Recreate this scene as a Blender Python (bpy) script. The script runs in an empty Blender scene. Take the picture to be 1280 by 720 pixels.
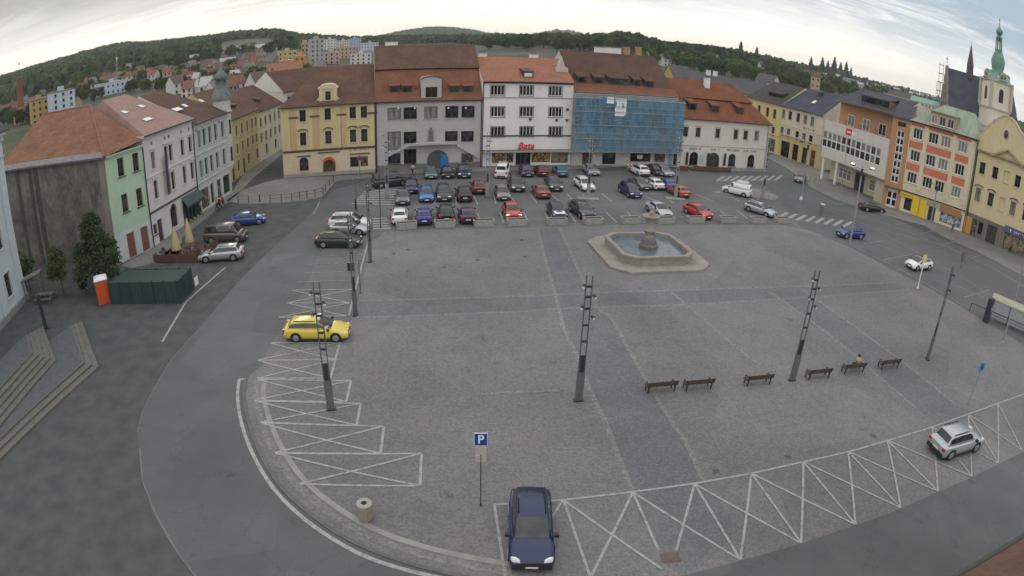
import bpy, math, random
from mathutils import Vector, Matrix
RND = random.Random(11)
rad = math.radians
C = bpy.context.scene.collection
SC = bpy.context.scene

# ------------------------------------------------------------------ camera
# the photograph is a wide-angle webcam picture; the lens is a fisheye polynomial
EYE = Vector((0, 0, 20.0))
KP = (0.0452651657878202, 3.596939391123565e-05, 1.240048268618512e-06, 1.9271238192044253e-07)
PITCH, ROLL = 0.399569, 0.032391
_c, _s = math.cos(ROLL), math.sin(ROLL)
_cp, _sp = math.cos(PITCH), math.sin(PITCH)
AX_R = Vector((_c, _s*_sp, _s*_cp))
AX_U = Vector((-_s, _c*_sp, _c*_cp))
AX_F = Vector((0, _cp, -_sp))
cd = bpy.data.cameras.new('camera')
cam = bpy.data.objects.new('camera', cd)
C.objects.link(cam)
cd.type = 'PANO'
cd.panorama_type = 'FISHEYE_LENS_POLYNOMIAL'
cd.fisheye_fov = rad(179)
cd.fisheye_polynomial_k0 = 0.0
cd.fisheye_polynomial_k1 = -KP[0]
cd.fisheye_polynomial_k2 = -KP[1]
cd.fisheye_polynomial_k3 = -KP[2]
cd.fisheye_polynomial_k4 = -KP[3]
cd.sensor_width = 36.0
cd.sensor_height = 20.25
cd.sensor_fit = 'HORIZONTAL'
cd.clip_start = 0.1
cd.clip_end = 20000
m = Matrix((AX_R, AX_U, -AX_F)).transposed().to_4x4()
m.translation = EYE
cam.matrix_world = m
SC.camera = cam

def ray(px, py):
    """direction of sight through a pixel of the 1280 x 720 photograph (survey help: where things stand on the ground)"""
    x, y = (px-640)*36/1280, (360-py)*36/1280
    r = math.hypot(x, y) + 1e-9
    th = KP[0]*r + KP[1]*r*r + KP[2]*r**3 + KP[3]*r**4
    s = math.sin(th)/r
    return AX_R*(x*s) + AX_U*(y*s) + AX_F*math.cos(th)
def G(px, py, z=0.0):
    d = ray(px, py)
    k = (z-EYE.z)/d.z
    return Vector((d.x*k, d.y*k, z))
def V2(p): return Vector((p[0], p[1]))

# ------------------------------------------------------------------ materials
MATS = {}
def mat(name, col, rough=0.8, metal=0.0, c2=None, scale=1.0, detail=4.0, mixlo=0.35, mixhi=0.65, bump=0.0, bscale=None,
        spec=0.5, coord='Object', stretch=None, grain=0.0, gscale=40, vary=0.0):
    if name in MATS: return MATS[name]
    M_ = bpy.data.materials.new(name); MATS[name] = M_
    M_.use_nodes = True
    nt = M_.node_tree; N = nt.nodes; L = nt.links
    bs = N['Principled BSDF']
    bs.inputs['Roughness'].default_value = rough
    bs.inputs['Metallic'].default_value = metal
    bs.inputs['Specular IOR Level'].default_value = spec
    bs.inputs['Base Color'].default_value = (*col, 1)
    out = None
    if c2 is not None or bump or grain or vary:
        tc = N.new('ShaderNodeTexCoord')
        vec = tc.outputs[coord] if coord != 'World' else N.new('ShaderNodeNewGeometry').outputs['Position']
        if stretch:
            mp = N.new('ShaderNodeMapping'); mp.inputs['Scale'].default_value = stretch
            L.new(vec, mp.inputs['Vector']); vec = mp.outputs['Vector']
    if c2 is not None:
        nz = N.new('ShaderNodeTexNoise'); nz.inputs['Scale'].default_value = scale; nz.inputs['Detail'].default_value = detail
        nz.inputs['Roughness'].default_value = 0.65
        L.new(vec, nz.inputs['Vector'])
        rp = N.new('ShaderNodeValToRGB')
        rp.color_ramp.elements[0].position = mixlo; rp.color_ramp.elements[0].color = (*col, 1)
        rp.color_ramp.elements[1].position = mixhi; rp.color_ramp.elements[1].color = (*c2, 1)
        L.new(nz.outputs['Fac'], rp.inputs['Fac']); out = rp.outputs['Color']
    if grain:
        n2 = N.new('ShaderNodeTexNoise'); n2.inputs['Scale'].default_value = gscale; n2.inputs['Detail'].default_value = 3
        L.new(vec, n2.inputs['Vector'])
        mr = N.new('ShaderNodeMapRange'); mr.inputs[1].default_value = 0.25; mr.inputs[2].default_value = 0.75
        mr.inputs[3].default_value = 1-grain; mr.inputs[4].default_value = 1+grain
        L.new(n2.outputs['Fac'], mr.inputs[0])
        mx = N.new('ShaderNodeMix'); mx.data_type = 'RGBA'; mx.blend_type = 'MULTIPLY'; mx.inputs[0].default_value = 1
        if out is not None: L.new(out, mx.inputs[6])
        else: mx.inputs[6].default_value = (*col, 1)
        L.new(mr.outputs[0], mx.inputs[7]); out = mx.outputs[2]
    if vary:
        oi = N.new('ShaderNodeObjectInfo')
        hs = N.new('ShaderNodeHueSaturation')
        mr = N.new('ShaderNodeMapRange'); mr.inputs[3].default_value = 1-vary; mr.inputs[4].default_value = 1+vary
        mh = N.new('ShaderNodeMapRange'); mh.inputs[3].default_value = 0.5-vary*0.06; mh.inputs[4].default_value = 0.5+vary*0.06
        L.new(oi.outputs['Random'], mr.inputs[0]); L.new(mr.outputs[0], hs.inputs['Value'])
        L.new(oi.outputs['Random'], mh.inputs[0]); L.new(mh.outputs[0], hs.inputs['Hue'])
        if out is not None: L.new(out, hs.inputs['Color'])
        else: hs.inputs['Color'].default_value = (*col, 1)
        out = hs.outputs['Color']
    if out is not None: L.new(out, bs.inputs['Base Color'])
    if bump:
        nb = N.new('ShaderNodeTexNoise'); nb.inputs['Scale'].default_value = bscale or scale*6; nb.inputs['Detail'].default_value = 3
        L.new(vec, nb.inputs['Vector'])
        bp = N.new('ShaderNodeBump'); bp.inputs['Strength'].default_value = bump; bp.inputs['Distance'].default_value = 0.05
        L.new(nb.outputs['Fac'], bp.inputs['Height']); L.new(bp.outputs['Normal'], bs.inputs['Normal'])
    return M_

def S(r, g, b):
    """sRGB 0-255 to linear"""
    return tuple(((c/255+0.055)/1.055)**2.4 if c > 10 else c/255/12.92 for c in (r, g, b))

def plaster(name, col, dirty=0.86):
    return mat(name, col, 0.88, c2=tuple(c*(dirty-.05) for c in col), scale=0.55, detail=8, mixlo=0.3, mixhi=0.7, bump=0.12, bscale=9, spec=0.25, grain=0.07, gscale=5, stretch=(1, 1, .38))

def tiles(name, c1, c2, course=0.33, strength=0.5, moss=None):
    """clay tile roof: courses along the height, patches of older tiles"""
    if name in MATS: return MATS[name]
    M_ = mat(name, c1, 0.85, c2=c2, scale=0.5, detail=7, mixlo=0.34, mixhi=0.66, spec=0.2, grain=0.16, gscale=3.5)
    nt = M_.node_tree; N = nt.nodes; L = nt.links; bs = N['Principled BSDF']
    tc = N.new('ShaderNodeTexCoord'); sp = N.new('ShaderNodeSeparateXYZ'); L.new(tc.outputs['Object'], sp.inputs[0])
    ad = N.new('ShaderNodeMath'); ad.operation = 'MULTIPLY_ADD'; ad.inputs[1].default_value = 0.6
    L.new(sp.outputs['Y'], ad.inputs[0]); L.new(sp.outputs['Z'], ad.inputs[2])
    cb = N.new('ShaderNodeCombineXYZ'); L.new(sp.outputs['X'], cb.inputs[0]); L.new(ad.outputs[0], cb.inputs[1])
    br = N.new('ShaderNodeTexBrick'); br.inputs['Scale'].default_value = 1.0
    br.inputs['Brick Width'].default_value = 0.26; br.inputs['Row Height'].default_value = course
    br.inputs['Mortar Size'].default_value = 0.035; br.inputs['Mortar Smooth'].default_value = 0.6
    br.inputs['Color1'].default_value = (1.08, 1.06, 1.04, 1); br.inputs['Color2'].default_value = (0.9, 0.9, 0.9, 1); br.inputs['Mortar'].default_value = (0.62, 0.6, 0.6, 1)
    L.new(cb.outputs[0], br.inputs['Vector'])
    src = bs.inputs['Base Color'].links[0].from_socket
    mx = N.new('ShaderNodeMix'); mx.data_type = 'RGBA'; mx.blend_type = 'MULTIPLY'; mx.inputs[0].default_value = strength
    L.new(src, mx.inputs[6]); L.new(br.outputs['Color'], mx.inputs[7]); L.new(mx.outputs[2], bs.inputs['Base Color'])
    bp = N.new('ShaderNodeBump'); bp.inputs['Strength'].default_value = 0.4; bp.inputs['Distance'].default_value = 0.04
    L.new(br.outputs['Fac'], bp.inputs['Height']); bp.invert = True
    L.new(bp.outputs['Normal'], bs.inputs['Normal'])
    return M_

def glass(name, col=(0.012, 0.015, 0.018), rough=0.06, c2=None):
    if name in MATS: return MATS[name]
    M_ = mat(name, col, rough, c2=c2, scale=0.9, detail=1, mixlo=0.45, mixhi=0.55, spec=0.6) if c2 else mat(name, col, rough, spec=0.6)
    return M_
GLASS = mat('window_glass', (0.014, 0.017, 0.02), 0.07, c2=(0.05, 0.053, 0.053), scale=0.9, detail=1, mixlo=0.42, mixhi=0.6, spec=0.6, vary=0.75)
GLASS_CURTAIN = mat('window_curtain', (0.10, 0.10, 0.095), 0.25, c2=(0.3, 0.3, 0.28), scale=1.5, stretch=(4, 1, 0.3), spec=0.6)
CARGLASS = mat('car_glass', (0.012, 0.014, 0.016), 0.05, spec=0.75, c2=(0.035, 0.038, 0.04), scale=1.6, detail=1)
WHITE = mat('white_paint', (0.72, 0.72, 0.69), 0.55, c2=(0.6, 0.6, 0.57), scale=2)
BROWNWOOD = mat('brown_wood', (0.07, 0.04, 0.025), 0.6, c2=(0.11, 0.065, 0.04), scale=4)
DARKFRAME = mat('dark_frame', (0.05, 0.045, 0.042), 0.5)
GREYMETAL = mat('grey_metal', (0.12, 0.125, 0.135), 0.5, 0.3, c2=(0.16, 0.165, 0.17), scale=3)
DARKMETAL = mat('dark_metal', (0.035, 0.037, 0.042), 0.5, 0.2)
ZINC = mat('zinc_pole', (0.28, 0.29, 0.30), 0.45, 0.5, c2=(0.36, 0.37, 0.38), scale=3)
BLACK = mat('black_rubber', (0.012, 0.012, 0.012), 0.7)

# ------------------------------------------------------------------ mesh builder
class MB:
    def __init__(s):
        s.v, s.f, s.m, s.sm, s.mats = [], [], [], [], []
    def mi(s, mt):
        if mt not in s.mats: s.mats.append(mt)
        return s.mats.index(mt)
    def add(s, vs, fs, mt, smooth=False):
        o = len(s.v); s.v += [tuple(p) for p in vs]; k = s.mi(mt)
        for f in fs:
            s.f.append(tuple(o+i for i in f)); s.m.append(k); s.sm.append(smooth)
        return s
    def face(s, pts, mt): return s.add(pts, [tuple(range(len(pts)))], mt)
    def box(s, x0, y0, z0, x1, y1, z1, mt):
        return s.add([(x0,y0,z0),(x1,y0,z0),(x1,y1,z0),(x0,y1,z0),(x0,y0,z1),(x1,y0,z1),(x1,y1,z1),(x0,y1,z1)],
                     [(3,2,1,0),(4,5,6,7),(0,1,5,4),(1,2,6,5),(2,3,7,6),(3,0,4,7)], mt)
    def cyl(s, p0, p1, r0, r1=None, n=8, mt=None, smooth=True, caps=True):
        r1 = r0 if r1 is None else r1
        p0, p1 = Vector(p0), Vector(p1); d = (p1-p0).normalized()
        a = d.orthogonal().normalized(); b = d.cross(a)
        vs = []
        for p, r in ((p0, r0), (p1, r1)):
            for i in range(n):
                t = 2*math.pi*(i+0.5)/n
                vs.append(p+a*(r*math.cos(t))+b*(r*math.sin(t)))
        s.add(vs, [(i, (i+1) % n, n+(i+1) % n, n+i) for i in range(n)], mt, smooth)
        if caps:
            s.add(vs[:n], [tuple(range(n-1, -1, -1))], mt); s.add(vs[n:], [tuple(range(n))], mt)
        return s
    def lathe(s, prof, c=(0,0), n=12, mt=None, smooth=True, rot=0.0):
        vs = []
        for r, z in prof:
            for i in range(n):
                t = 2*math.pi*(i+0.5)/n+rot
                vs.append((c[0]+r*math.cos(t), c[1]+r*math.sin(t), z))
        fs = [(j*n+i, j*n+(i+1) % n, (j+1)*n+(i+1) % n, (j+1)*n+i) for j in range(len(prof)-1) for i in range(n)]
        fs.append(tuple((len(prof)-1)*n+i for i in range(n)))
        return s.add(vs, fs, mt, smooth)
    def prism(s, poly, z0, z1, mt, top=None):
        n = len(poly); zf = z1 if callable(z1) else (lambda p: z1)
        vs = [(p[0], p[1], z0) for p in poly]+[(p[0], p[1], zf(p)) for p in poly]
        s.add(vs, [(i, (i+1) % n, n+(i+1) % n, n+i) for i in range(n)], mt)
        return s.add(vs[n:], [tuple(range(n))], top or mt)
    def bar(s, p0, p1, w, h, mt):
        p0, p1 = Vector(p0), Vector(p1); d = (p1-p0).normalized()
        up = Vector((0,0,1)) if abs(d.z) < 0.95 else Vector((0,1,0))
        a = d.cross(up).normalized()*(w/2); b = a.cross(d).normalized()*(h/2)
        vs = [p0-a-b, p0+a-b, p0+a+b, p0-a+b, p1-a-b, p1+a-b, p1+a+b, p1-a+b]
        return s.add(vs, [(3,2,1,0),(4,5,6,7),(0,1,5,4),(1,2,6,5),(2,3,7,6),(3,0,4,7)], mt)
    def mesh(s, name):
        me = bpy.data.meshes.new(name)
        me.from_pydata(s.v, [], s.f)
        for mt in s.mats: me.materials.append(mt)
        me.polygons.foreach_set('material_index', s.m)
        me.polygons.foreach_set('use_smooth', s.sm)
        me.update()
        return me
    def build(s, name, parent=None, loc=(0,0,0), rz=0.0):
        return link(name, s.mesh(name), parent, loc, rz)
def link(name, me, parent=None, loc=(0,0,0), rz=0.0):
    o = bpy.data.objects.new(name, me); C.objects.link(o)
    o.parent = parent; o.location = loc; o.rotation_euler = (0, 0, rz)
    return o
def tag(o, label, cat, group=None, kind=None):
    o['label'] = label; o['category'] = cat
    if group: o['group'] = group
    if kind: o['kind'] = kind
    return o
def thing(name, label, cat, loc=(0,0,0), rz=0.0, group=None):
    o = bpy.data.objects.new(name, None); C.objects.link(o)
    o.empty_display_size = 0.2
    o.location = loc; o.rotation_euler = (0, 0, rz)
    return tag(o, label, cat, group)
def struct(mb, name, label=None, cat=None):
    o = mb.build(name); o['kind'] = 'structure'
    if label: o['label'] = label
    if cat: o['category'] = cat
    return o
CHILD = {}
def dup(root, loc, rz, label, group=None, scale=None):
    kids = {}
    for o in bpy.data.objects:
        if o.parent: kids.setdefault(o.parent, []).append(o)
    def cp(o, par):
        c = o.copy(); C.objects.link(c)
        if par is not None: c.parent = par
        for k in kids.get(o, []): cp(k, c)
        return c
    r = cp(root, None); r.location = loc; r.rotation_euler = (0, 0, rz)
    r['label'] = label
    if group: r['group'] = group
    if scale: r.scale = scale
    return r

# ------------------------------------------------------------------ sky and light
w = bpy.data.worlds.new('World'); SC.world = w; w.use_nodes = True
nt = w.node_tree; N = nt.nodes; L = nt.links
bg = N['Background']; bg.inputs['Strength'].default_value = 0.1
SUN_AZ, SUN_EL = -27.0, 14.0         # degrees right of the view, above the horizon
sky = N.new('ShaderNodeTexSky'); sky.sky_type = 'NISHITA'; sky.sun_disc = False
sky.sun_elevation = rad(SUN_EL); sky.sun_rotation = rad(SUN_AZ); sky.air_density = 1.2; sky.dust_density = 2.0; sky.ozone_density = 1.0
tc = N.new('ShaderNodeTexCoord'); sp = N.new('ShaderNodeSeparateXYZ'); L.new(tc.outputs['Generated'], sp.inputs[0])
def math_(op, a, b=None, c=None):
    n = N.new('ShaderNodeMath'); n.operation = op
    for i, x in enumerate((a, b, c)):
        if x is None: continue
        if isinstance(x, (int, float)): n.inputs[i].default_value = x
        else: L.new(x, n.inputs[i])
    return n.outputs[0]
def mixc(f, a, b, mode='MIX'):
    n = N.new('ShaderNodeMix'); n.data_type = 'RGBA'; n.blend_type = mode
    for i, x in ((0, f), (6, a), (7, b)):
        if isinstance(x, (int, float)): n.inputs[i].default_value = x
        elif isinstance(x, tuple): n.inputs[i].default_value = (*x, 1)
        else: L.new(x, n.inputs[i])
    return n.outputs[2]
zz = math_('MAXIMUM', sp.outputs['Z'], 0.0)
den = math_('ADD', zz, 0.10)
cx = math_('DIVIDE', sp.outputs['X'], den); cy = math_('DIVIDE', sp.outputs['Y'], den)
cb = N.new('ShaderNodeCombineXYZ'); L.new(cx, cb.inputs[0]); L.new(cy, cb.inputs[1])
mp = N.new('ShaderNodeMapping'); mp.inputs['Rotation'].default_value = (0, 0, rad(-24)); mp.inputs['Scale'].default_value = (0.30, 0.72, 1)
L.new(cb.outputs[0], mp.inputs['Vector'])
def noise(scale, detail, rough, dist=0.0, vec=None):
    n = N.new('ShaderNodeTexNoise'); n.inputs['Scale'].default_value = scale; n.inputs['Detail'].default_value = detail
    n.inputs['Roughness'].default_value = rough; n.inputs['Distortion'].default_value = dist
    L.new(vec or mp.outputs[0], n.inputs['Vector']); return n.outputs['Fac']
def smooth(x, lo, hi, a=0.0, b=1.0):
    n = N.new('ShaderNodeMapRange'); n.interpolation_type = 'SMOOTHSTEP'
    n.inputs[1].default_value = lo; n.inputs[2].default_value = hi; n.inputs[3].default_value = a; n.inputs[4].default_value = b
    L.new(x, n.inputs[0]); return n.outputs[0]
n1 = noise(0.75, 8, 0.62, 1.1)
n2 = noise(2.2, 7, 0.66, 1.2)
cloud = smooth(math_('ADD', math_('MULTIPLY', n1, 0.62), math_('MULTIPLY', n2, 0.38)), 0.43, 0.57)
# azimuth of the glow where the evening sun stands behind the cloud
dotg = math_('ADD', math_('MULTIPLY', sp.outputs['X'], math.sin(rad(-14))), math_('MULTIPLY', sp.outputs['Y'], math.cos(rad(-14))))
glow_az = smooth(dotg, 0.2, 0.93)
low = smooth(math_('ADD', sp.outputs['Z'], math_('MULTIPLY', math_('SUBTRACT', n2, 0.5), 0.12)), 0.035, 0.125, 1.0, 0.0)
glow = math_('MULTIPLY', glow_az, low)
skyblue = mixc(0.2, (3.7, 4.6, 5.6), sky.outputs[0])
grey = mixc(smooth(n2, 0.35, 0.65), (4.5, 4.45, 4.15), (6.0, 5.9, 5.6))
bright = mixc(smooth(n2, 0.3, 0.7), (6.4, 6.6, 6.7), (8.6, 8.7, 8.6))
side = smooth(sp.outputs['X'], -0.25, 0.7)
base = mixc(cloud, mixc(side, (4.1, 4.05, 3.8), skyblue), mixc(math_('MULTIPLY', side, 0.9), grey, bright))
base = mixc(smooth(sp.outputs['Z'], 0.0, 0.09, 0.75, 0.0), base, (7.6, 7.6, 7.4))
base = mixc(glow, base, mixc(smooth(sp.outputs['Z'], 0.0, 0.08), (11.0, 10.3, 8.2), (9.6, 9.5, 8.9)))
# behind the camera and overhead the sky is one bright cloud sheet
back = smooth(sp.outputs['Y'], 0.35, -0.3)
up = smooth(sp.outputs['Z'], 0.35, 0.75)
base = mixc(math_('MAXIMUM', back, up), base, mixc(n1, (8.6, 8.6, 8.7), (10.7, 10.6, 10.6)))
L.new(base, bg.inputs['Color'])
sun = bpy.data.lights.new('sun', 'SUN'); sun.energy = 0.5; sun.angle = rad(30); sun.color = (1.0, 0.93, 0.82)
so = bpy.data.objects.new('sun', sun); C.objects.link(so)
sd = Vector((math.sin(rad(SUN_AZ))*math.cos(rad(SUN_EL)), math.cos(rad(SUN_AZ))*math.cos(rad(SUN_EL)), math.sin(rad(SUN_EL))))
so.rotation_euler = sd.to_track_quat('Z', 'Y').to_euler()
SC.view_settings.view_transform = 'Standard'; SC.view_settings.look = 'None'; SC.view_settings.gamma = 1; SC.view_settings.exposure = 0.36
SC.cycles.max_bounces = 6; SC.cycles.diffuse_bounces = 3; SC.cycles.glossy_bounces = 3; SC.cycles.transmission_bounces = 4
SC.cycles.use_denoising = True
SC.cycles.sample_clamp_indirect = 6.0
# ------------------------------------------------------------------ terrain
SKYLINE = [(-180,0.3,1500),(-75,1.5,1500),(-49,1.52,1700),(-44,1.67,1750),(-37,2.0,1850),(-33,1.7,1800),(-27.6,1.55,1500),(-22.5,1.45,1150),(-19.5,0.75,1050),(-14,0.35,1150),
           (-7,0.3,1200),(-3.6,0.35,1000),(0.7,0.4,850),(5,0.5,760),(10,0.95,700),(13,0.55,720),(18,0.72,760),(22.5,0.62,900),(25.5,0.42,1100),(30,0.45,1350),(34,0.3,1600),(40,0.3,1700),(60,0.3,1700),(180,0.3,1500)]
def lerp_tab(tab, x):
    for a, b in zip(tab, tab[1:]):
        if a[0] <= x <= b[0]:
            t = (x-a[0])/(b[0]-a[0]); t = t*t*(3-2*t)
            return tuple(a[i]+(b[i]-a[i])*t for i in range(1, len(a)))
    return tab[-1][1:]
def ss(x): x = max(0.0, min(1.0, x)); return x*x*(3-2*x)
def terrain(x, y):
    d = math.hypot(x, y)
    if d < 260: return 0.0
    az = math.degrees(math.atan2(x, y))
    e, D = lerp_tab(SKYLINE, az)
    zr = 20 + D*math.tan(rad(e)) - 11
    t = (d-260)/(D-260)
    if t < 1: z = zr*(0.42*t + 0.58*ss(t))
    else: z = max(zr - (d-D)*0.035, -30)
    z += (0.5*math.sin(x*0.013+1)+0.5*math.cos(y*0.011))*4*ss((d-300)/400)*ss((1.0-t)*4+0.2)
    far = (20+3600*math.tan(rad(.80)))*math.exp(-((az+7.4)/5.4)**2)*ss((d-1900)/1700)
    far2 = (20+4200*math.tan(rad(0.80)))*math.exp(-((az-4.0)/3.6)**2)*ss((d-2200)/1900)
    if d > 4600: far *= ss((9000-d)/4400); far2 *= ss((9000-d)/4400)
    return max(z, far, far2)
def at_terrain(px, py, dmin=150, dmax=4000):
    """the ground point seen through a pixel, on rolling terrain"""
    r = ray(px, py); h = math.hypot(r.x, r.y); d = dmin; step = 4.0; best = None
    while d < dmax:
        x, y = r.x/h*d, r.y/h*d
        z = EYE.z + r.z/h*d; t = terrain(x, y)
        if t >= z: return Vector((x, y, t))
        if d < 1700 and (best is None or (z-t)/d < best[0]): best = ((z-t)/d, Vector((x, y, t)))
        d += step*(1+d/400)
    return best[1]
def build_ground():
    azs = [a*1.0 for a in range(-80, 81)] + [float(a) for a in range(90, 271, 10)]
    ds = [1, 20, 60, 120, 180, 240, 270, 300, 340, 380, 430, 480, 540, 600, 660, 720, 780, 850, 920, 1000, 1080, 1160, 1250, 1350, 1450, 1550, 1650, 1750, 1850, 2000, 2250, 2500, 2800, 3100, 3400, 3700, 4100, 4600, 5200, 6000]
    vs, fs = [(0, 0, -0.004)], []
    n = len(azs)
    for d in ds:
        for a in azs:
            x, y = d*math.sin(rad(a)), d*math.cos(rad(a))
            vs.append((x, y, terrain(x, y)-0.004))
    for i in range(n): fs.append((0, 1+(i+1) % n, 1+i))
    for j in range(len(ds)-1):
        for i in range(n):
            a, b = 1+j*n+i, 1+j*n+(i+1) % n
            fs.append((a, b, b+n, a+n))
    mb = MB()
    mt = mat('town_ground', (0.085, 0.09, 0.085), 0.9, spec=0.2)
    nt = mt.node_tree; N = nt.nodes; L = nt.links; bs = N['Principled BSDF']
    geo = N.new('ShaderNodeNewGeometry')
    ln = N.new('ShaderNodeVectorMath'); ln.operation = 'LENGTH'; L.new(geo.outputs['Position'], ln.inputs[0])
    def nz(scale, c1, c2, lo, hi, detail=5):
        n = N.new('ShaderNodeTexNoise'); n.inputs['Scale'].default_value = scale; n.inputs['Detail'].default_value = detail
        L.new(geo.outputs['Position'], n.inputs['Vector'])
        r = N.new('ShaderNodeValToRGB'); r.color_ramp.elements[0].position = lo; r.color_ramp.elements[1].position = hi
        r.color_ramp.elements[0].color = (*c1, 1); r.color_ramp.elements[1].color = (*c2, 1)
        L.new(n.outputs['Fac'], r.inputs['Fac']); return r.outputs['Color']
    near = nz(0.8, (0.066, 0.071, 0.071), (0.092, 0.097, 0.096), 0.35, 0.65, 8)
    town = nz(0.03, (0.045, 0.058, 0.034), (0.09, 0.085, 0.07), 0.4, 0.62)
    wild = nz(0.004, (0.022, 0.036, 0.016), (0.06, 0.085, 0.035), 0.5, 0.66)
    def step(lo, hi):
        n = N.new('ShaderNodeMapRange'); n.inputs[1].default_value = lo; n.inputs[2].default_value = hi; L.new(ln.outputs['Value'], n.inputs[0]); return n.outputs[0]
    def mixn(f, a, b):
        n = N.new('ShaderNodeMix'); n.data_type = 'RGBA'; L.new(f, n.inputs[0]); L.new(a, n.inputs[6]); L.new(b, n.inputs[7]); return n.outputs[2]
    col = mixn(step(800, 1200), mixn(step(150, 200), near, town), wild)
    L.new(col, bs.inputs['Base Color'])
    mb.add(vs, fs, mt, True)
    o = mb.build('ground'); o['kind'] = 'structure'; o['label'] = 'ground of the town with the wooded hills behind it'
build_ground()

# ------------------------------------------------------------------ square: paving, roads, markings
def paving(name, c1, c2, scale=0.35, grain=0.22, gscale=9.0, bump=0.25, joint=True):
    if name in MATS: return MATS[name]
    M_ = mat(name, c1, 0.82, c2=c2, scale=scale, detail=9, mixlo=0.3, mixhi=0.7, spec=0.3, coord='World', grain=grain, gscale=gscale)
    nt = M_.node_tree; N = nt.nodes; L = nt.links; bs = N['Principled BSDF']
    geo = N.new('ShaderNodeNewGeometry')
    big = N.new('ShaderNodeTexNoise'); big.inputs['Scale'].default_value = 0.07; big.inputs['Detail'].default_value = 4; L.new(geo.outputs['Position'], big.inputs['Vector'])
    mr = N.new('ShaderNodeMapRange'); mr.inputs[1].default_value = 0.3; mr.inputs[2].default_value = 0.7; mr.inputs[3].default_value = 0.84; mr.inputs[4].default_value = 1.15
    L.new(big.outputs['Fac'], mr.inputs[0])
    src = bs.inputs['Base Color'].links[0].from_socket
    mx = N.new('ShaderNodeMix'); mx.data_type = 'RGBA'; mx.blend_type = 'MULTIPLY'; mx.inputs[0].default_value = 1
    L.new(src, mx.inputs[6]); L.new(mr.outputs[0], mx.inputs[7]); src = mx.outputs[2]
    # relaid patches: big irregular fields, each a shade of its own
    pa = N.new('ShaderNodeTexVoronoi'); pa.inputs['Scale'].default_value = 0.16; pa.inputs['Randomness'].default_value = 1.0; L.new(geo.outputs['Position'], pa.inputs['Vector'])
    pc = N.new('ShaderNodeSeparateColor'); L.new(pa.outputs['Color'], pc.inputs[0]); pr = N.new('ShaderNodeMapRange'); pr.inputs[3].default_value = 0.93; pr.inputs[4].default_value = 1.07; L.new(pc.outputs[0], pr.inputs[0])
    st = N.new('ShaderNodeTexNoise'); st.inputs['Scale'].default_value = 0.9; st.inputs['Detail'].default_value = 2; L.new(geo.outputs['Position'], st.inputs['Vector'])
    sr = N.new('ShaderNodeMapRange'); sr.inputs[1].default_value = 0.66; sr.inputs[2].default_value = 0.78; sr.inputs[3].default_value = 1.0; sr.inputs[4].default_value = 0.72; L.new(st.outputs['Fac'], sr.inputs[0])
    mm = N.new('ShaderNodeMath'); mm.operation = 'MULTIPLY'; L.new(pr.outputs[0], mm.inputs[0]); L.new(sr.outputs[0], mm.inputs[1])
    mp_ = N.new('ShaderNodeMix'); mp_.data_type = 'RGBA'; mp_.blend_type = 'MULTIPLY'; mp_.inputs[0].default_value = 1
    L.new(src, mp_.inputs[6]); L.new(mm.outputs[0], mp_.inputs[7]); src = mp_.outputs[2]
    if not joint:
        # hairline cracks in the asphalt
        ck = N.new('ShaderNodeTexVoronoi'); ck.feature = 'DISTANCE_TO_EDGE'; ck.inputs['Scale'].default_value = 0.22
        wn = N.new('ShaderNodeTexNoise'); wn.inputs['Scale'].default_value = 1.1; wn.inputs['Detail'].default_value = 6; L.new(geo.outputs['Position'], wn.inputs['Vector'])
        wa = N.new('ShaderNodeVectorMath'); wa.operation = 'MULTIPLY_ADD'; wa.inputs[1].default_value = (2.2, 2.2, 0); L.new(wn.outputs['Color'], wa.inputs[0]); L.new(geo.outputs['Position'], wa.inputs[2]); L.new(wa.outputs[0], ck.inputs['Vector'])
        cr = N.new('ShaderNodeMapRange'); cr.inputs[1].default_value = 0.0; cr.inputs[2].default_value = 0.012; cr.inputs[3].default_value = 0.84; cr.inputs[4].default_value = 1.0; L.new(ck.outputs['Distance'], cr.inputs[0])
        cm_ = N.new('ShaderNodeMix'); cm_.data_type = 'RGBA'; cm_.blend_type = 'MULTIPLY'; cm_.inputs[0].default_value = 1; L.new(src, cm_.inputs[6]); L.new(cr.outputs[0], cm_.inputs[7]); src = cm_.outputs[2]
    if joint:
        vo = N.new('ShaderNodeTexVoronoi'); vo.inputs['Scale'].default_value = 7.0; L.new(geo.outputs['Position'], vo.inputs['Vector'])
        rp = N.new('ShaderNodeMapRange'); rp.inputs[1].default_value = 0.0; rp.inputs[2].default_value = 1.0; rp.inputs[3].default_value = 0.87; rp.inputs[4].default_value = 1.13
        sc = N.new('ShaderNodeSeparateColor'); L.new(vo.outputs['Color'], sc.inputs[0]); L.new(sc.outputs[0], rp.inputs[0])
        m2 = N.new('ShaderNodeMix'); m2.data_type = 'RGBA'; m2.blend_type = 'MULTIPLY'; m2.inputs[0].default_value = 1
        L.new(src, m2.inputs[6]); L.new(rp.outputs[0], m2.inputs[7]); src = m2.outputs[2]
        bp = N.new('ShaderNodeBump'); bp.inputs['Strength'].default_value = bump; bp.inputs['Distance'].default_value = 0.02
        L.new(vo.outputs['Distance'], bp.inputs['Height']); bp.invert = True; L.new(bp.outputs['Normal'], bs.inputs['Normal'])
    L.new(src, bs.inputs['Base Color'])
    return M_
PAVE = paving('granite_setts', (0.142, 0.140, 0.140), (0.172, 0.168, 0.167))
BAND = paving('dark_granite_band', (0.124, 0.124, 0.130), (0.148, 0.147, 0.154))
ASPH = paving('road_asphalt', (0.090, 0.095, 0.097), (0.113, 0.118, 0.120), grain=0.14, gscale=14, joint=False)
LOT = paving('parking_asphalt', (0.112, 0.112, 0.114), (0.140, 0.138, 0.138), grain=0.14, joint=False)
SIDE = paving('pavement_stone', (0.17, 0.165, 0.155), (0.21, 0.205, 0.19))
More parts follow.
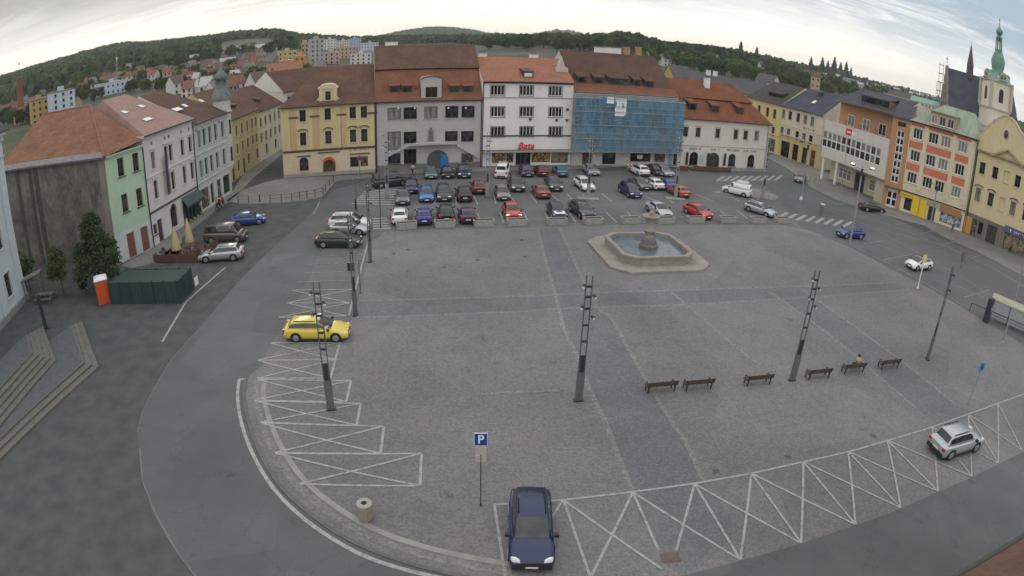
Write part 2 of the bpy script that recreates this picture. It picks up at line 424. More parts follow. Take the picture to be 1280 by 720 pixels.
LIGHTSETT = paving('light_setts', (0.155, 0.153, 0.15), (0.215, 0.212, 0.207), scale=2.0, grain=0.3, gscale=5)
KERB = mat('kerb_granite', (0.2, 0.2, 0.19), 0.8, c2=(0.27, 0.265, 0.25), scale=1.2)
def paint(name, c, lo, hi, under):
    return mat(name, under, 0.7, c2=c, scale=3.2, detail=8, mixlo=lo, mixhi=hi, spec=0.3, coord='World')
LINE = paint('road_paint', (0.33, 0.33, 0.318), 0.30, 0.54, (0.16, 0.16, 0.16))
LINEWORN = paint('worn_road_paint', (0.31, 0.31, 0.30), 0.36, 0.62, (0.13, 0.13, 0.13))

def curve(pts, n=6):
    """Catmull-Rom through points"""
    P = [V2(p) for p in pts]; out = []
    for i in range(len(P)-1):
        p0, p1, p2, p3 = P[max(i-1, 0)], P[i], P[i+1], P[min(i+2, len(P)-1)]
        for k in range(n):
            t = k/n
            out.append(0.5*((2*p1)+(p2-p0)*t+(2*p0-5*p1+4*p2-p3)*t*t+(3*p1-p0-3*p2+p3)*t**3))
    return out+[P[-1]]
def gp(pts): return [V2(G(*p)) for p in pts]
from mathutils.geometry import tessellate_polygon
def sheet(mb, poly, z, mt):
    P = [Vector((p[0], p[1], z)) for p in poly]
    tr = tessellate_polygon([P])
    fs = []
    for t in tr:
        a, b, c = (P[i] for i in t)
        fs.append(tuple(t) if (b-a).cross(c-a).z > 0 else tuple(reversed(t)))
    mb.add(P, fs, mt)
def strip(mb, pts, wd, z, mt):
    P = [V2(p) for p in pts]; vs = []
    for i, p in enumerate(P):
        d = (P[min(i+1, len(P)-1)]-P[max(i-1, 0)]).normalized(); n = Vector((-d.y, d.x))*wd/2
        vs += [(p.x-n.x, p.y-n.y, z), (p.x+n.x, p.y+n.y, z)]
    mb.add(vs, [(2*i, 2*i+2, 2*i+3, 2*i+1) for i in range(len(P)-1)], mt)
def raised(mb, poly, h, mt, edge=KERB):
    P = [V2(p) for p in poly]
    a = sum(P[i].x*P[(i+1) % len(P)].y-P[(i+1) % len(P)].x*P[i].y for i in range(len(P)))
    if a < 0: P.reverse()
    n = len(P)
    mb.add([(p.x, p.y, -0.05) for p in P]+[(p.x, p.y, h) for p in P], [(i, (i+1) % n, n+(i+1) % n, n+i) for i in range(n)], edge)
    sheet(mb, P, h, mt)

# roads
mb = MB()
sheet(mb, gp([(250,735),(237,710),(212,677),(190,640),(175,577),(172,540),(178,515),(187,496),(212,452),(260,397),(300,350),(345,306),(380,276),(404,250),(420,236),(470,224),(490,240),(470,300),(440,420),(480,520),(640,735)]), 0.0, ASPH)
struct(mb, 'road', 'grey asphalt road curving round the near corner of the square')
mb = MB()
sheet(mb, gp([(640,765),(640,715),(700,715),(860,690),(1000,655),(1130,615),(1290,530),(1440,590),(1300,765)]), 0.001, ASPH)
struct(mb, 'road', 'grey asphalt road along the bottom edge of the square')
mb = MB()
sheet(mb, gp([(960,200),(1000,214),(1040,240),(1110,270),(1180,300),(1300,350),(1420,410),(1420,520),(1290,440),(1190,400),(1120,360),(1040,318),(970,292),(950,270),(940,236),(860,212),(850,205),(940,212)]), 0.0, ASPH)
struct(mb, 'road', 'asphalt road running down the shop side of the square')
mb = MB()
sheet(mb, gp([(466,222),(600,214),(760,214),(860,210),(950,232),(985,262),(1000,282),(760,283),(480,292),(452,300),(440,260)]), 0.002, LOT)
struct(mb, 'car_park', 'asphalt car park before the long row of houses', 'car park')
mb = MB()
sheet(mb, gp([(325,455),(360,396),(385,350),(398,318),(412,300),(470,300),(455,345),(446,395)]), 0.002, LOT)
struct(mb, 'car_park', 'asphalt parking bays left of the square', 'car park')
# plaza
KC = gp([(308,474),(305,495),(309,520),(318,550),(334,583),(356,614),(388,643),(424,668),(462,687),(510,704),(560,717),(610,727),(660,735)])
kc = curve(KC, 4)
mb = MB()
sheet(mb, kc+gp([(730,735),(860,718),(925,701),(1000,680),(1069,657),(1125,636),(1172,615),(1214,597),(1248,580),(1290,560),(1330,540),(1330,470),(1270,425),(1215,392),(1165,362),(1120,340),(1060,308),(1012,288),(975,281),(760,281),(480,291),(466,300),(455,345),(446,385),(427,425),(380,425),(345,440)]), 0.006, PAVE)
struct(mb, 'square_paving', 'square paved with brownish granite setts', 'paving')
mb = MB()
B1u = [(450,376),(640,371),(745,366),(840,363),(935,360),(1040,357),(1120,353)]
B1l = [(445,397),(640,390),(699,386),(746,384),(852,381),(960,375),(1021,371),(1135,362)]
sheet(mb, gp(B1u+B1l[::-1]), 0.010, BAND)
LB = [(672,286),(683,330),(699,386),(706,415),(720,442),(737,487),(760,535),(773,572),(791,614)]
RB = [(700,285),(718,326),(746,384),(762,395),(780,427),(802,465),(827,507),(845,535),(862,562),(880,603)]
sheet(mb, gp(LB+RB[::-1]), 0.011, BAND)
sheet(mb, gp([(950,362),(980,377),(1045,425),(1097,470),(1145,510),(1180,536),(1228,520),(1195,507),(1147,467),(1080,417),(1021,375),(1000,360)]), 0.012, BAND)
sheet(mb, gp([(791,616),(880,604),(925,660),(880,705),(845,718)]), 0.0125, BAND)
struct(mb, 'paving_bands', 'darker granite bands crossing the square')
mb = MB(); zed = .0145
for pts in (B1u, B1l, LB, RB, [(840,366),(877,397),(897,415),(937,447),(951,456)], [(960,364),(980,377),(1045,425),(1097,470),(1145,510)], [(1000,360),(1021,375),(1080,417),(1147,467),(1195,507)],
            [(600,493),(640,491),(700,488)]):
    zed += .0007; strip(mb, curve(gp(pts), 3), 0.30, zed, LIGHTSETT)
for k in range(2):
    strip(mb, [p+ (p-Vector((12, 40))).normalized()*-(0.75+0.5*k) for p in kc], 0.4-0.1*k, 0.013+0.001*k, LIGHTSETT if k == 0 else KERB)
strip(mb, gp([(175,560),(178,600),(196,645),(222,690),(246,722)]), 0.09, 0.006, PAVE)
strip(mb, gp([(172,540),(178,515),(187,496),(212,452),(240,420)]), 0.07, 0.006, PAVE)
struct(mb, 'paving_edges', 'rows of pale setts edging the paving bands')
# low kerb along the curved corner
mb = MB()
P = kc
vs = []
for i, p in enumerate(P):
    d = (P[min(i+1, len(P)-1)]-P[max(i-1, 0)]).normalized(); n = Vector((-d.y, d.x))
    for off, z in ((-0.10, 0.0), (-0.10, 0.06), (0.08, 0.06), (0.08, 0.0)):
        vs.append((p.x+n.x*off, p.y+n.y*off, z))
mb.add(vs, [(4*i+k, 4*i+k+1, 4*i+5+k, 4*i+4+k) for i in range(len(P)-1) for k in range(3)], mat('dark_kerb', (0.09, 0.09, 0.088), 0.85, c2=(0.13, 0.13, 0.125), scale=2))
struct(mb, 'kerb', 'dark granite kerb curving round the corner of the square', 'kerb')
# markings
mb = MB()
WL = gp([(299,474),(297,497),(301,525),(311,556),(328,590),(350,620),(382,650),(420,676),(458,696),(506,712),(560,724),(620,734)])
strip(mb, curve(WL, 4), 0.21, 0.008, LINE)
strip(mb, gp([(299,474),(307,474)]), 0.2, 0.009, LINE)
struct(mb, 'white_edge_line', 'white painted line curving round the corner kerb')
Z0 = 0.024
mb = MB(); Lw = 0.13
top = [(618,631),(684,627),(704,625),(791,615),(868,604.5),(939,592),(1004,577.5),(1060,565),(1109,551),(1165,534),(1210,518),(1247,504.5),(1290,489)]
strip(mb, gp(top), Lw, Z0, LINE)
apex = [(738,722),(828,712),(925,700),(1001,679),(1069,656),(1125.5,635),(1172,614.5),(1214.5,596),(1247.5,579.5),(1277,563)]
tt = [(704,625),(791,615.5),(868,605),(939,592),(1004,577.5),(1060,565),(1109,551),(1165,534),(1210,518),(1247,504.5)]
zk = 0
for i, t in enumerate(tt):
    for j in (0, 1, -1):
        if 0 <= i+j+0 < len(apex):
            a = apex[i+j] if i+j >= 0 else None
            if j == -1 and i == 0: continue
            zk = zk+0.6
            if i == 1 and j == 0: a = (823,688)
            if i == 2 and j == -1: a = (845,688)
            strip(mb, gp([t, a]), Lw, Z0+0.001*(1+zk), LINE)
strip(mb, gp([(618,631),(632,722)]), Lw, Z0+0.002, LINE)
strip(mb, gp([(704,625),(688,650)]), Lw, Z0+0.003, LINE)
struct(mb, 'bay_markings', 'white crossed bay markings along the bottom of the square')
mb = MB()
def xb(p):
    tl, tr, bl, br = p
    for k, (a, b) in enumerate(((tl, tr), (bl, br), (tl, br), (tr, bl))):
        strip(mb, gp([a, b]), 0.13, Z0+0.001*k, LINE)
xb([(344,566.5),(527,567),(375,605),(525,607.5)])
xb([(325,528.5),(480,533),(344,566),(476,567)])
xb([(318,501),(451,504.5),(325,528),(446,532)])
xb([(322,474.5),(439,476),(318,500.5),(434,502.5)])
xb([(322,451),(423,449),(322,473),(412,473)])
xb([(338,429),(425,428.5),(322,450.5),(418,450)])
xb([(358,379),(437,379),(349,397),(433,395)])
xb([(365,363),(441,362),(358,379),(437,379)])
for a, b in (((527,567),(525,607.5)),((480,533),(476,567)),((451,504.5),(446,532)),((439,476),(433,502)),((425,428),(413,474)),((463,292),(436,395))):
    strip(mb, gp([a, b]), 0.15, Z0+0.005, LINE)
for a, b in (((372,353),(444,350)),((378,342),(448,339)),((384,331),(451,328)),((390,321),(453,318)),((396,311),(457,308)),((404,303),(460,300))):
    strip(mb, gp([a, b]), 0.12, Z0, LINEWORN)
struct(mb, 'bay_markings', 'white crossed parking bays stepping down the left side of the square')
mb = MB()
for a, b in (((480,273),(500,284)),((663,243),(671,254)),((690,244),(700,253)),((709,243),(718,252)),((728,243),(742,252)),((752,242),(765,252)),((778,243),(790,250)),((805,245),(822,252)),((830,246),(842,254)),
             ((545,246),(543,255)),((569,246),(571,256)),((592,244),(597,256)),((617,243),(620,255)),((636,243),(645,254)),((520,262),(519,270)),
             ((517,272),(518,280)),((544,272),(544,281)),((570,268),(572,280)),((597,267),(601,277)),((625,266),(630,279)),((655,266),(660,277)),((681,266),(688,279)),((712,267),(720,278)),((757,265),(771,278)),((784,265),(792,274)),((855,264),(866,274)),((900,263),(908,270)),((921,263),(935,274)),((870,243),(893,252)),((895,236),(925,252))):
    strip(mb, gp([a, b]), 0.16, Z0, LINE)
strip(mb, gp([(640,242),(760,242),(850,243)]), 0.12, Z0+0.001, LINEWORN)
strip(mb, gp([(480,291),(640,283),(760,279),(975,278)]), 0.15, Z0+0.001, LINEWORN)
for k in range(7):
    strip(mb, gp([(440+k*2.5,254.5-k*2.4),(494+k*0.4,256-k*3.2)]), 0.45, Z0, LINE)
for k in range(5):
    strip(mb, gp([(466,286-k*3.1),(488-k*1,285.5-k*3.2)]), 0.45, Z0, LINE)
strip(mb, gp([(282,334),(232,378),(203,427)]), 0.2, 0.006, LINE)
strip(mb, gp([(400,251),(392,268)]), 0.15, Z0, LINEWORN)
struct(mb, 'parking_markings', 'white parking lines and hatched zones of the car park')
mb = MB()
for k in range(9):
    x = 896+k*9.0
    strip(mb, gp([(x,226.5-k*0.1),(x+9,220.5-k*0.1)]), 0.5, Z0, LINE)
for k in range(8):
    x = 976+k*11.5
    strip(mb, gp([(x-3,272+k*1.7),(x+8,266+k*1.6)]), 0.55, Z0, LINE)
strip(mb, gp([(960,262),(1000,285),(1060,305),(1135,342),(1200,380)]), 0.14, Z0+.001, LINEWORN)
strip(mb, gp([(1095,286),(1180,307),(1250,340),(1290,365)]), 0.14, Z0+.002, LINE)
strip(mb, gp([(1035,262),(1090,285),(1140,312),(1200,345),(1270,390)]), 0.12, Z0+.001, LINEWORN)
for a, b in (((1080,300),(1117,313)),((1105,325),(1140,318)),((1078,305),(1108,301)),((1120,338),(1150,332)),((1195,357),(1230,372)),((1205,372),(1238,362)),((1160,301),(1140,293)),((1095,275),(1160,300)),((1100,272),(1130,269)),((1120,281),(1150,277)),((1150,292),(1178,287)),((1180,305),(1207,300)),((1215,322),(1240,316)),((1035,245),(1065,258)),((1042,256),(1078,252))):
    strip(mb, gp([a, b]), 0.14, Z0+.003, LINEWORN)
struct(mb, 'road_markings', 'white zebra crossings and bay lines along the shop side road')

# pavements
mb = MB()
raised(mb, gp([(283,252),(300,240),(330,229),(352,224.5),(471,218.5),(470,221.5),(421,226),(404,245.5),(380,251),(345,254.5),(300,256)]), 0.12, SIDE)
raised(mb, gp([(471,216),(600,207),(712,205),(840,203),(842,206),(712,211.5),(600,214.5),(520,217),(471,220)]), 0.125, SIDE)
raised(mb, gp([(842,203),(955,209),(958,214),(900,214),(860,209),(842,206.5)]), 0.12, SIDE)
struct(mb, 'pavement', 'pale stone pavement in front of the long row of houses', 'pavement')
mb = MB()
raised(mb, gp([(152,333),(192,311),(249,268),(291,240),(304,219),(335,196),(350,186),(354,192),(345,200),(318,222),(296,245),(255,275),(228,297),(225,322),(165,336)]), 0.12, SIDE)
struct(mb, 'pavement', 'grey pavement along the white houses left of the square', 'pavement')
mb = MB()
raised(mb, gp([(968,192),(1024,212),(1050,225),(1122,260),(1205,288),(1290,326),(1420,380),(1420,408),(1330,372),(1270,341),(1219,314),(1185,299),(1154,282),(1103,268.5),(1075,260),(1042,249),(1012,234),(1004,226),(985,212),(958,197)]), 0.12, SIDE)
struct(mb, 'pavement', 'grey pavement along the shops opposite the square', 'pavement')
mb = MB()
raised(mb, gp([(905,236),(925,232),(960,240),(975,247),(968,251),(930,245),(890,241)]), 0.1, SIDE)
struct(mb, 'traffic_island', 'small paved island beside the white van', 'traffic island')
# ------------------------------------------------------------------ buildings
WIN_CACHE = {}
class WS:
    """window style"""
    def __init__(s, frame=WHITE, nx=2, nz=2, pane=None, trim=None, sill=True, hood=None, recess=0.16, tw=0.14, curtain=0.25, ft=0.07):
        s.__dict__.update(locals()); s.key = id(s)
def rect_hole(b, u, z, w, h, arch=False): b.open.append((u-w/2, u+w/2, z, z+h, arch))
class Bld:
    def __init__(s, name, label, A, B, H, depth, wallm, cat='house', back=None):
        s.A, s.B = V2(A), V2(B); d = (s.B-s.A); s.W = d.length; d.normalize()
        s.d = d; s.n = Vector((-d.y, d.x)); s.H, s.depth, s.wm = H, depth, wallm
        s.root = thing(name, label, cat, (s.A.x, s.A.y, 0), math.atan2(d.y, d.x))
        s.open, s.zones, s.wall = [], [], MB(); s.back = back or wallm; s.sideopen = []
    def at(s, px, py, y=0.0):
        """the point seen through a pixel on the upright plane at depth y behind the front: (along, up)"""
        r = ray(px, py); o = V2(EYE)-s.A-s.n*y
        k = -(o.dot(s.n))/V2(r).dot(s.n)
        p = V2(EYE)+V2(r)*k
        return (p-s.A).dot(s.d), EYE.z+r.z*k
    def us(s, pts): return [s.at(*p)[0] for p in pts]
    def part(s, name, mb): return mb.build(name, s.root)
    def window(s, u, z, w, h, st, arch=False, y=0.0, parent=None, hole=True, name='window'):
        if hole and y == 0: rect_hole(s, u, z, w, h, arch)
        w, h = round(w, 2), round(h, 2)
        cur = RND.random() < st.curtain
        k = (w, h, st.key, arch, cur)
        if k not in WIN_CACHE:
            r = st.recess; f = MB(); t = st.ft
            f.box(-w/2, r, 0, -w/2+t, r+0.07, h, st.frame); f.box(w/2-t, r, 0, w/2, r+0.07, h, st.frame)
            f.box(-w/2+t, r, 0, w/2-t, r+0.07, t, st.frame); f.box(-w/2+t, r, h-t, w/2-t, r+0.07, h, st.frame)
            for i in range(1, st.nx):
                x = -w/2+w*i/st.nx; f.box(x-t*0.5, r+0.004, t, x+t*0.5, r+0.066, h-t, st.frame)
            for i in range(1, st.nz):
                zz_ = h*i/st.nz if st.nz != 2 else h*0.64
                f.box(-w/2+t, r+0.006, zz_-t*0.4, w/2-t, r+0.064, zz_+t*0.4, st.frame)
            fr = f.mesh('window')
            p = MB(); p.face([(-w/2+t*.5, r+0.035, t*.5), (w/2-t*.5, r+0.035, t*.5), (w/2-t*.5, r+0.035, h-t*.5), (-w/2+t*.5, r+0.035, h-t*.5)], st.pane or (GLASS_CURTAIN if cur else GLASS))
            tr = None
            if st.trim or st.sill:
                q = MB(); tw = st.tw; tm = st.trim or st.frame
                if st.trim and not arch:
                    q.box(-w/2-tw, -0.05, 0, -w/2, 0.02, h, tm); q.box(w/2, -0.05, 0, w/2+tw, 0.02, h, tm); q.box(-w/2-tw, -0.05, h, w/2+tw, 0.02, h+tw, tm)
                if st.trim and arch:
                    R_ = w/2; zc = h-R_; n = 10
                    for sx in (-1, 1): q.box(min(sx*R_, sx*(R_+tw)), -0.05, 0, max(sx*R_, sx*(R_+tw)), 0.02, zc, tm)
                    for i in range(n):
                        a0, a1 = math.pi*i/n, math.pi*(i+1)/n
                        c = [(R_*math.cos(a0), zc+R_*math.sin(a0)), (R_*math.cos(a1), zc+R_*math.sin(a1)), ((R_+tw)*math.cos(a1), zc+(R_+tw)*math.sin(a1)), ((R_+tw)*math.cos(a0), zc+(R_+tw)*math.sin(a0))]
                        q.face([(x, -0.05, z_) for x, z_ in (c[3], c[2], c[1], c[0])], tm)
                        q.face([(c[3][0], -0.05, c[3][1]), (c[3][0], 0.02, c[3][1]), (c[2][0], 0.02, c[2][1]), (c[2][0], -0.05, c[2][1])], tm)
                if st.sill: q.box(-w/2-tw*1.2, -0.12, -0.09, w/2+tw*1.2, 0.1, -0.002, tm)
                if st.hood == 'flat': q.box(-w/2-tw*1.6, -0.2, h+tw+0.12, w/2+tw*1.6, 0.02, h+tw+0.26, tm); q.box(-w/2-tw, -0.04, h+tw, w/2+tw, 0.02, h+tw+0.12, tm)
                if st.hood == 'arch':
                    n = 8; R_ = w/2+tw*1.7; zc = h+tw+0.05; hh = 0.34
                    for i in range(n):
                        a0, a1 = math.pi*i/n, math.pi*(i+1)/n
                        p0, p1 = (R_*math.cos(a0), zc+hh*math.sin(a0)), (R_*math.cos(a1), zc+hh*math.sin(a1))
                        q.bar((p0[0], -0.09, p0[1]), (p1[0], -0.09, p1[1]), 0.22, 0.12, DARKTRIM)
                tr = q.mesh('surround')
            WIN_CACHE[k] = (fr, p.mesh('pane'), tr)
        fr, pm, tr = WIN_CACHE[k]
        o = link(name, fr, parent or s.root, (u, y, z))
        link('pane', pm, o)
        if tr: link('surround', tr, o)
        return o
    def row(s, centres, w, h, st, arch=False, level=True):
        """a row of windows whose middles are seen through the given pixels"""
        uz = [s.at(*c) for c in centres]; z = sum(q[1] for q in uz)/len(uz)
        return [s.window(u, (z if level else zi)-h/2, w, h, st, arch) for u, zi in uz]
    def rowu(s, us, zc, w, h, st, arch=False): return [s.window(u, zc-h/2, w, h, st, arch) for u in us]
    def plate(s, name, u0, u1, z0, z1, mt, y0=-0.06, y1=0.02):
        mb = MB(); mb.box(u0, y0, z0, u1, y1, z1, mt); return s.part(name, mb)
    def door(s, u, w, h, mt, arch=False, z=0.0, glazed=False, handle=True):
        rect_hole(s, u, z, w, h, arch)
        mb = MB(); mb.box(-w/2, 0.18, 0, w/2, 0.26, h, mt)
        for sx in (-1, 1):
            for k in range(2):
                a, b = sorted((sx*0.08*w, sx*0.42*w)); mb.box(a, 0.15, 0.15*h+k*0.38*h, b, 0.182, 0.45*h+k*0.38*h, GLASS if glazed else mt)
        o = mb.build('door', s.root, (u, 0, z))
        if handle:
            hb = MB(); hb.box(0.03, 0.11, 1.0, 0.09, 0.152, 1.16, ZINC); hb.build('handle', o)
        return o
    def shop(s, u0, u1, z0, z1, pane, frame=DARKFRAME, n=2):
        rect_hole(s, (u0+u1)/2, z0, u1-u0, z1-z0)
        w, h = u1-u0, z1-z0; mb = MB(); t = 0.09
        mb.box(-w/2, 0.2, 0, w/2, 0.27, t, frame); mb.box(-w/2, 0.2, h-t, w/2, 0.27, h, frame)
        for i in range(n+1):
            x = -w/2+t/2+(w-t)*i/n; mb.box(x-t/2, 0.198, 0.002, x+t/2, 0.272, h-0.002, frame)
        o = mb.build('shop_window', s.root, ((u0+u1)/2, 0, z0))
        p = MB(); p.face([(-w/2, 0.24, 0), (w/2, 0.24, 0), (w/2, 0.24, h), (-w/2, 0.24, h)], pane); p.build('pane', o)
        return o
    def finish(s, reveal=None):
        mb = s.wall; W, H = s.W, s.H
        xs = sorted({0, W} | {round(x, 3) for o in s.open for x in o[:2] if 0 < x < W})
        zs = sorted({0, H} | {round(x, 3) for o in s.open for x in o[2:4] if 0 < x < H} | {z for z, _ in s.zones if 0 < z < H})
        def zmat(z):
            r = s.wm
            for zz_, m_ in s.zones:
                if z >= zz_: r = m_
            return r
        for z0, z1 in zip(zs, zs[1:]):
            zc = (z0+z1)/2; run = None
            for x0, x1 in zip(xs, xs[1:]):
                xc = (x0+x1)/2
                hole = any(o[0] < xc < o[1] and o[2] < zc < o[3] for o in s.open)
                if not hole:
                    if run is None: run = [x0, x1]
                    else: run[1] = x1
                if (hole or x1 == xs[-1]) and run:
                    mb.face([(run[0], 0, z0), (run[1], 0, z0), (run[1], 0, z1), (run[0], 0, z1)], zmat(zc)); run = None
        for x0, x1, z0, z1, arch in s.open:
            x0, x1, z0, z1 = max(x0, 0), min(x1, W), max(z0, 0), min(z1, H)
            mt = reveal or zmat((z0+z1)/2); r = 0.3; zt = z1-(x1-x0)/2 if arch else z1
            mb.face([(x0, 0, z0), (x0, 0, zt), (x0, r, zt), (x0, r, z0)], mt); mb.face([(x1, 0, zt), (x1, 0, z0), (x1, r, z0), (x1, r, zt)], mt)
            mb.face([(x1, 0, z0), (x0, 0, z0), (x0, r, z0), (x1, r, z0)], mt)
            if not arch: mb.face([(x0, 0, z1), (x1, 0, z1), (x1, r, z1), (x0, r, z1)], mt)
            else:
                R_ = (x1-x0)/2; xc = (x0+x1)/2; n = 10
                for i in range(n):
                    a0, a1 = math.pi*i/n, math.pi*(i+1)/n
                    p0, p1 = (xc+R_*math.cos(a0), zt+R_*math.sin(a0)), (xc+R_*math.cos(a1), zt+R_*math.sin(a1))
                    mb.face([(p0[0], 0, p0[1]), (p0[0], 0, z1+0.0), (p1[0], 0, z1+0.0), (p1[0], 0, p1[1])], mt)
                    mb.face([(p0[0], 0, p0[1]), (p1[0], 0, p1[1]), (p1[0], r, p1[1]), (p0[0], r, p0[1])], mt)
        D = s.depth
        mb.face([(W, 0, 0), (W, D, 0), (W, D, H), (W, 0, H)], s.back); mb.face([(0, D, 0), (0, 0, 0), (0, 0, H), (0, D, H)], s.back)
        mb.face([(W, D, 0), (0, D, 0), (0, D, H), (W, D, H)], s.back)
        s.part('wall', mb)
    def roof(s, prof, mats, gableL=True, gableR=True, name='roof', capmat=None, fascia=DARKFRAME):
        """prof: (depth, height, left end, right end) from the front eave over the ridge to the back eave"""
        mb = MB(); n = len(prof)
        if not isinstance(mats, (list, tuple)): mats = [mats]*(n-1)
        for i in range(n-1):
            a, b = prof[i], prof[i+1]
            mb.face([(a[2], a[0], a[1]), (a[3], a[0], a[1]), (b[3], b[0], b[1]), (b[2], b[0], b[1])], mats[i])
        for side, g in ((2, gableL), (3, gableR)):
            tgt, mt = (s.wall, capmat or s.back) if g else (mb, mats[0])
            i, j = 0, n-1
            while i+1 <= j-1:
                a, b, c, d = prof[i], prof[i+1], prof[j-1], prof[j]
                q = [(p[side], p[0], p[1]) for p in ((a, b, c, d) if i+1 != j-1 else (a, b, d))]
                if side == 3: q.reverse()
                tgt.face(q, mt); i += 1; j -= 1
        a, z = prof[0], prof[-1]
        # soffit and eave board
        mb.box(a[2], a[0]-0.03, a[1]-0.16, a[3], a[0]+0.10, a[1]-0.004, fascia)
        mb.face([(a[2], a[0], a[1]-0.1), (a[2], 0, a[1]-0.1), (a[3], 0, a[1]-0.1), (a[3], a[0], a[1]-0.1)], fascia)
        return s.part(name, mb)
    def cornice(s, z, h=0.35, out=0.3, mt=None, name='cornice', u0=None, u1=None):
        mb = MB(); a = 0.02 if u0 is None else u0; b = s.W-0.02 if u1 is None else u1
        mb.box(a, -out, z+h*0.55, b, 0.05, z+h, mt); mb.box(a+0.03, -out*0.55, z, b-0.03, 0.05, z+h*0.55-0.003, mt)
        return s.part(name, mb)
    def chimney(s, u, y, z0, z1, w=0.9, mt=None):
        mb = MB(); mb.box(u-w/2, y-0.35, z0, u+w/2, y+0.35, z1, mt or WHITE); mb.box(u-w/2-0.08, y-0.43, z1, u+w/2+0.08, y+0.43, z1+0.15, KERB)
        for k in (-1, 1): mb.cyl((u+k*w*0.22, y, z1+0.15), (u+k*w*0.22, y, z1+0.45), 0.12, n=6, mt=DARKFRAME)
        return s.part('chimney', mb)
    def gutter(s, y, z, u0=0, u1=None):
        mb = MB(); u1 = s.W if u1 is None else u1
        mb.cyl((u0, y, z), (u1, y, z), 0.09, n=6, mt=DARKMETAL)
        return s.part('gutter', mb)
    def downpipe(s, u, z1, mt=None):
        mb = MB(); mb.cyl((u, -0.1, 0), (u, -0.1, z1), 0.07, n=6, mt=mt or DARKMETAL); return s.part('downpipe', mb)
    def marks(s, name, u0, u1, z0, z1, mt, y=-0.08, seed=1, fill=0.75):
        """a line of small raised letters too small to read"""
        r = random.Random(seed); mb = MB(); u = u0; h = z1-z0
        while u < u1:
            w_ = h*r.uniform(0.35, 0.7)
            if r.random() < fill:
                mb.box(u, y, z0, u+w_*0.3, y+0.05, z1, mt); mb.box(u+w_*0.3+0.002, y, z0 if r.random() < .5 else z1-h*0.3, u+w_, y+0.05, z0+h*0.3 if r.random() < .5 else z1, mt) if False else mb.box(u+w_*0.3+.002, y, z1-h*0.3, u+w_, y+0.05, z1, mt)
                if r.random() < 0.6: mb.box(u+w_*0.3+.002, y, z0, u+w_, y+0.05, z0+h*0.28, mt)
            u += w_+h*0.22
        return s.part(name, mb)
    def dormer(s, u, y, z, w, h, roofm, wallm, pane=GLASS, back=2.5, name='dormer', slope=0.25):
        """flat-topped dormer standing on the roof slope"""
        mb = MB()
        mb.box(-w/2, 0, -0.6, w/2, back, h, wallm)
        o = mb.build(name, s.root, (u, y, z))
        r = MB(); r.add([(-w/2-.12, -.2, h+.003), (w/2+.12, -.2, h+.003), (w/2+.12, back, h+.003+back*slope), (-w/2-.12, back, h+.003+back*slope), (-w/2-.12, -.2, h+.12), (w/2+.12, -.2, h+.12), (w/2+.12, back, h+.12+back*slope), (-w/2-.12, back, h+.12+back*slope)],
                        [(3,2,1,0),(4,5,6,7),(0,1,5,4),(1,2,6,5),(2,3,7,6),(3,0,4,7)], roofm); r.build('dormer_roof', o)
        g = MB(); g.box(-w/2+.12, -.03, .08, w/2-.12, -.002, h-.1, DARKFRAME); g.face([(-w/2+.18, -.035, .14), (w/2-.18, -.035, .14), (w/2-.18, -.035, h-.16), (-w/2+.18, -.035, h-.16)], pane)
        g.build('window', o); return o
    def dormer_px(s, px, py, seg, w, h, roofm, wallm, back=None, **k):
        """a dormer whose sill is seen through the given pixel, standing on the roof slope seg"""
        (y0, z0), (y1, z1) = seg; sl = (z1-z0)/(y1-y0); lo, hi = y0-.2, y1+.5
        for _ in range(40):
            y = (lo+hi)/2; u, z = s.at(px, py, y)
            if z > z0+(y-y0)*sl: lo = y
            else: hi = y
        if s.at(px, py, y0-.2)[1] < z0: y = y0+.15; u = s.at(px, py, y)[0]
        return s.dormer(u, y, z0+(y-y0)*sl, w, h, roofm, wallm, back=back or h/sl*1.25+.3, **k)
    def skylight(s, u, y, z, w, h, slope, mt=None):
        """roof light lying in the slope"""
        c, sn = math.cos(slope), math.sin(slope); mb = MB()
        def P(a, b, n): return (a, b*c-n*sn, b*sn+n*c)
        mb.add([P(-w/2, 0, .01), P(w/2, 0, .01), P(w/2, h, .01), P(-w/2, h, .01), P(-w/2, 0, .1), P(w/2, 0, .1), P(w/2, h, .1), P(-w/2, h, .1)],
               [(0,1,5,4),(1,2,6,5),(2,3,7,6),(3,0,4,7),(4,5,6,7)], ZINC)
        mb.face([P(-w/2+.08, .08, .104), P(w/2-.08, .08, .104), P(w/2-.08, h-.08, .104), P(-w/2+.08, h-.08, .104)], mt or GLASS)
        return mb.build('roof_window', s.root, (u, y, z))
    def text(s, name, body, u, z, size, mt, y=-0.1, shear=0.0, parent=None, bold=0.0, rx=90):
        cu = bpy.data.curves.new(name, 'FONT'); cu.body = body; cu.size = size; cu.align_x = 'CENTER'; cu.align_y = 'CENTER'
        cu.extrude = 0.03; cu.shear = shear; cu.offset = bold; cu.materials.append(mt)
        t_ = bpy.data.objects.new(name, cu); C.objects.link(t_); bpy.context.view_layer.update()
        me = bpy.data.meshes.new_from_object(t_); bpy.data.objects.remove(t_)
        o = bpy.data.objects.new(name, me); C.objects.link(o); o.parent = parent or s.root
        o.location = (u, y, z); o.rotation_euler = (rad(rx), 0, 0); return o
DARKTRIM = mat('dark_hood', (0.09, 0.075, 0.06), 0.8)
def on_row(P0, dirv, px, py):
    """where the upright plane through P0 along dirv is met, as a ground point"""
    d = V2(dirv).normalized(); n = Vector((-d.y, d.x)); r = ray(px, py)
    k = (V2(P0)-V2(EYE)).dot(n)/V2(r).dot(n)
    return V2(EYE)+V2(r)*k
FP0, FD = (-34.6, 86.6), (0.9676, 0.2525)
fr = lambda x, y: on_row(FP0, FD, x, y)
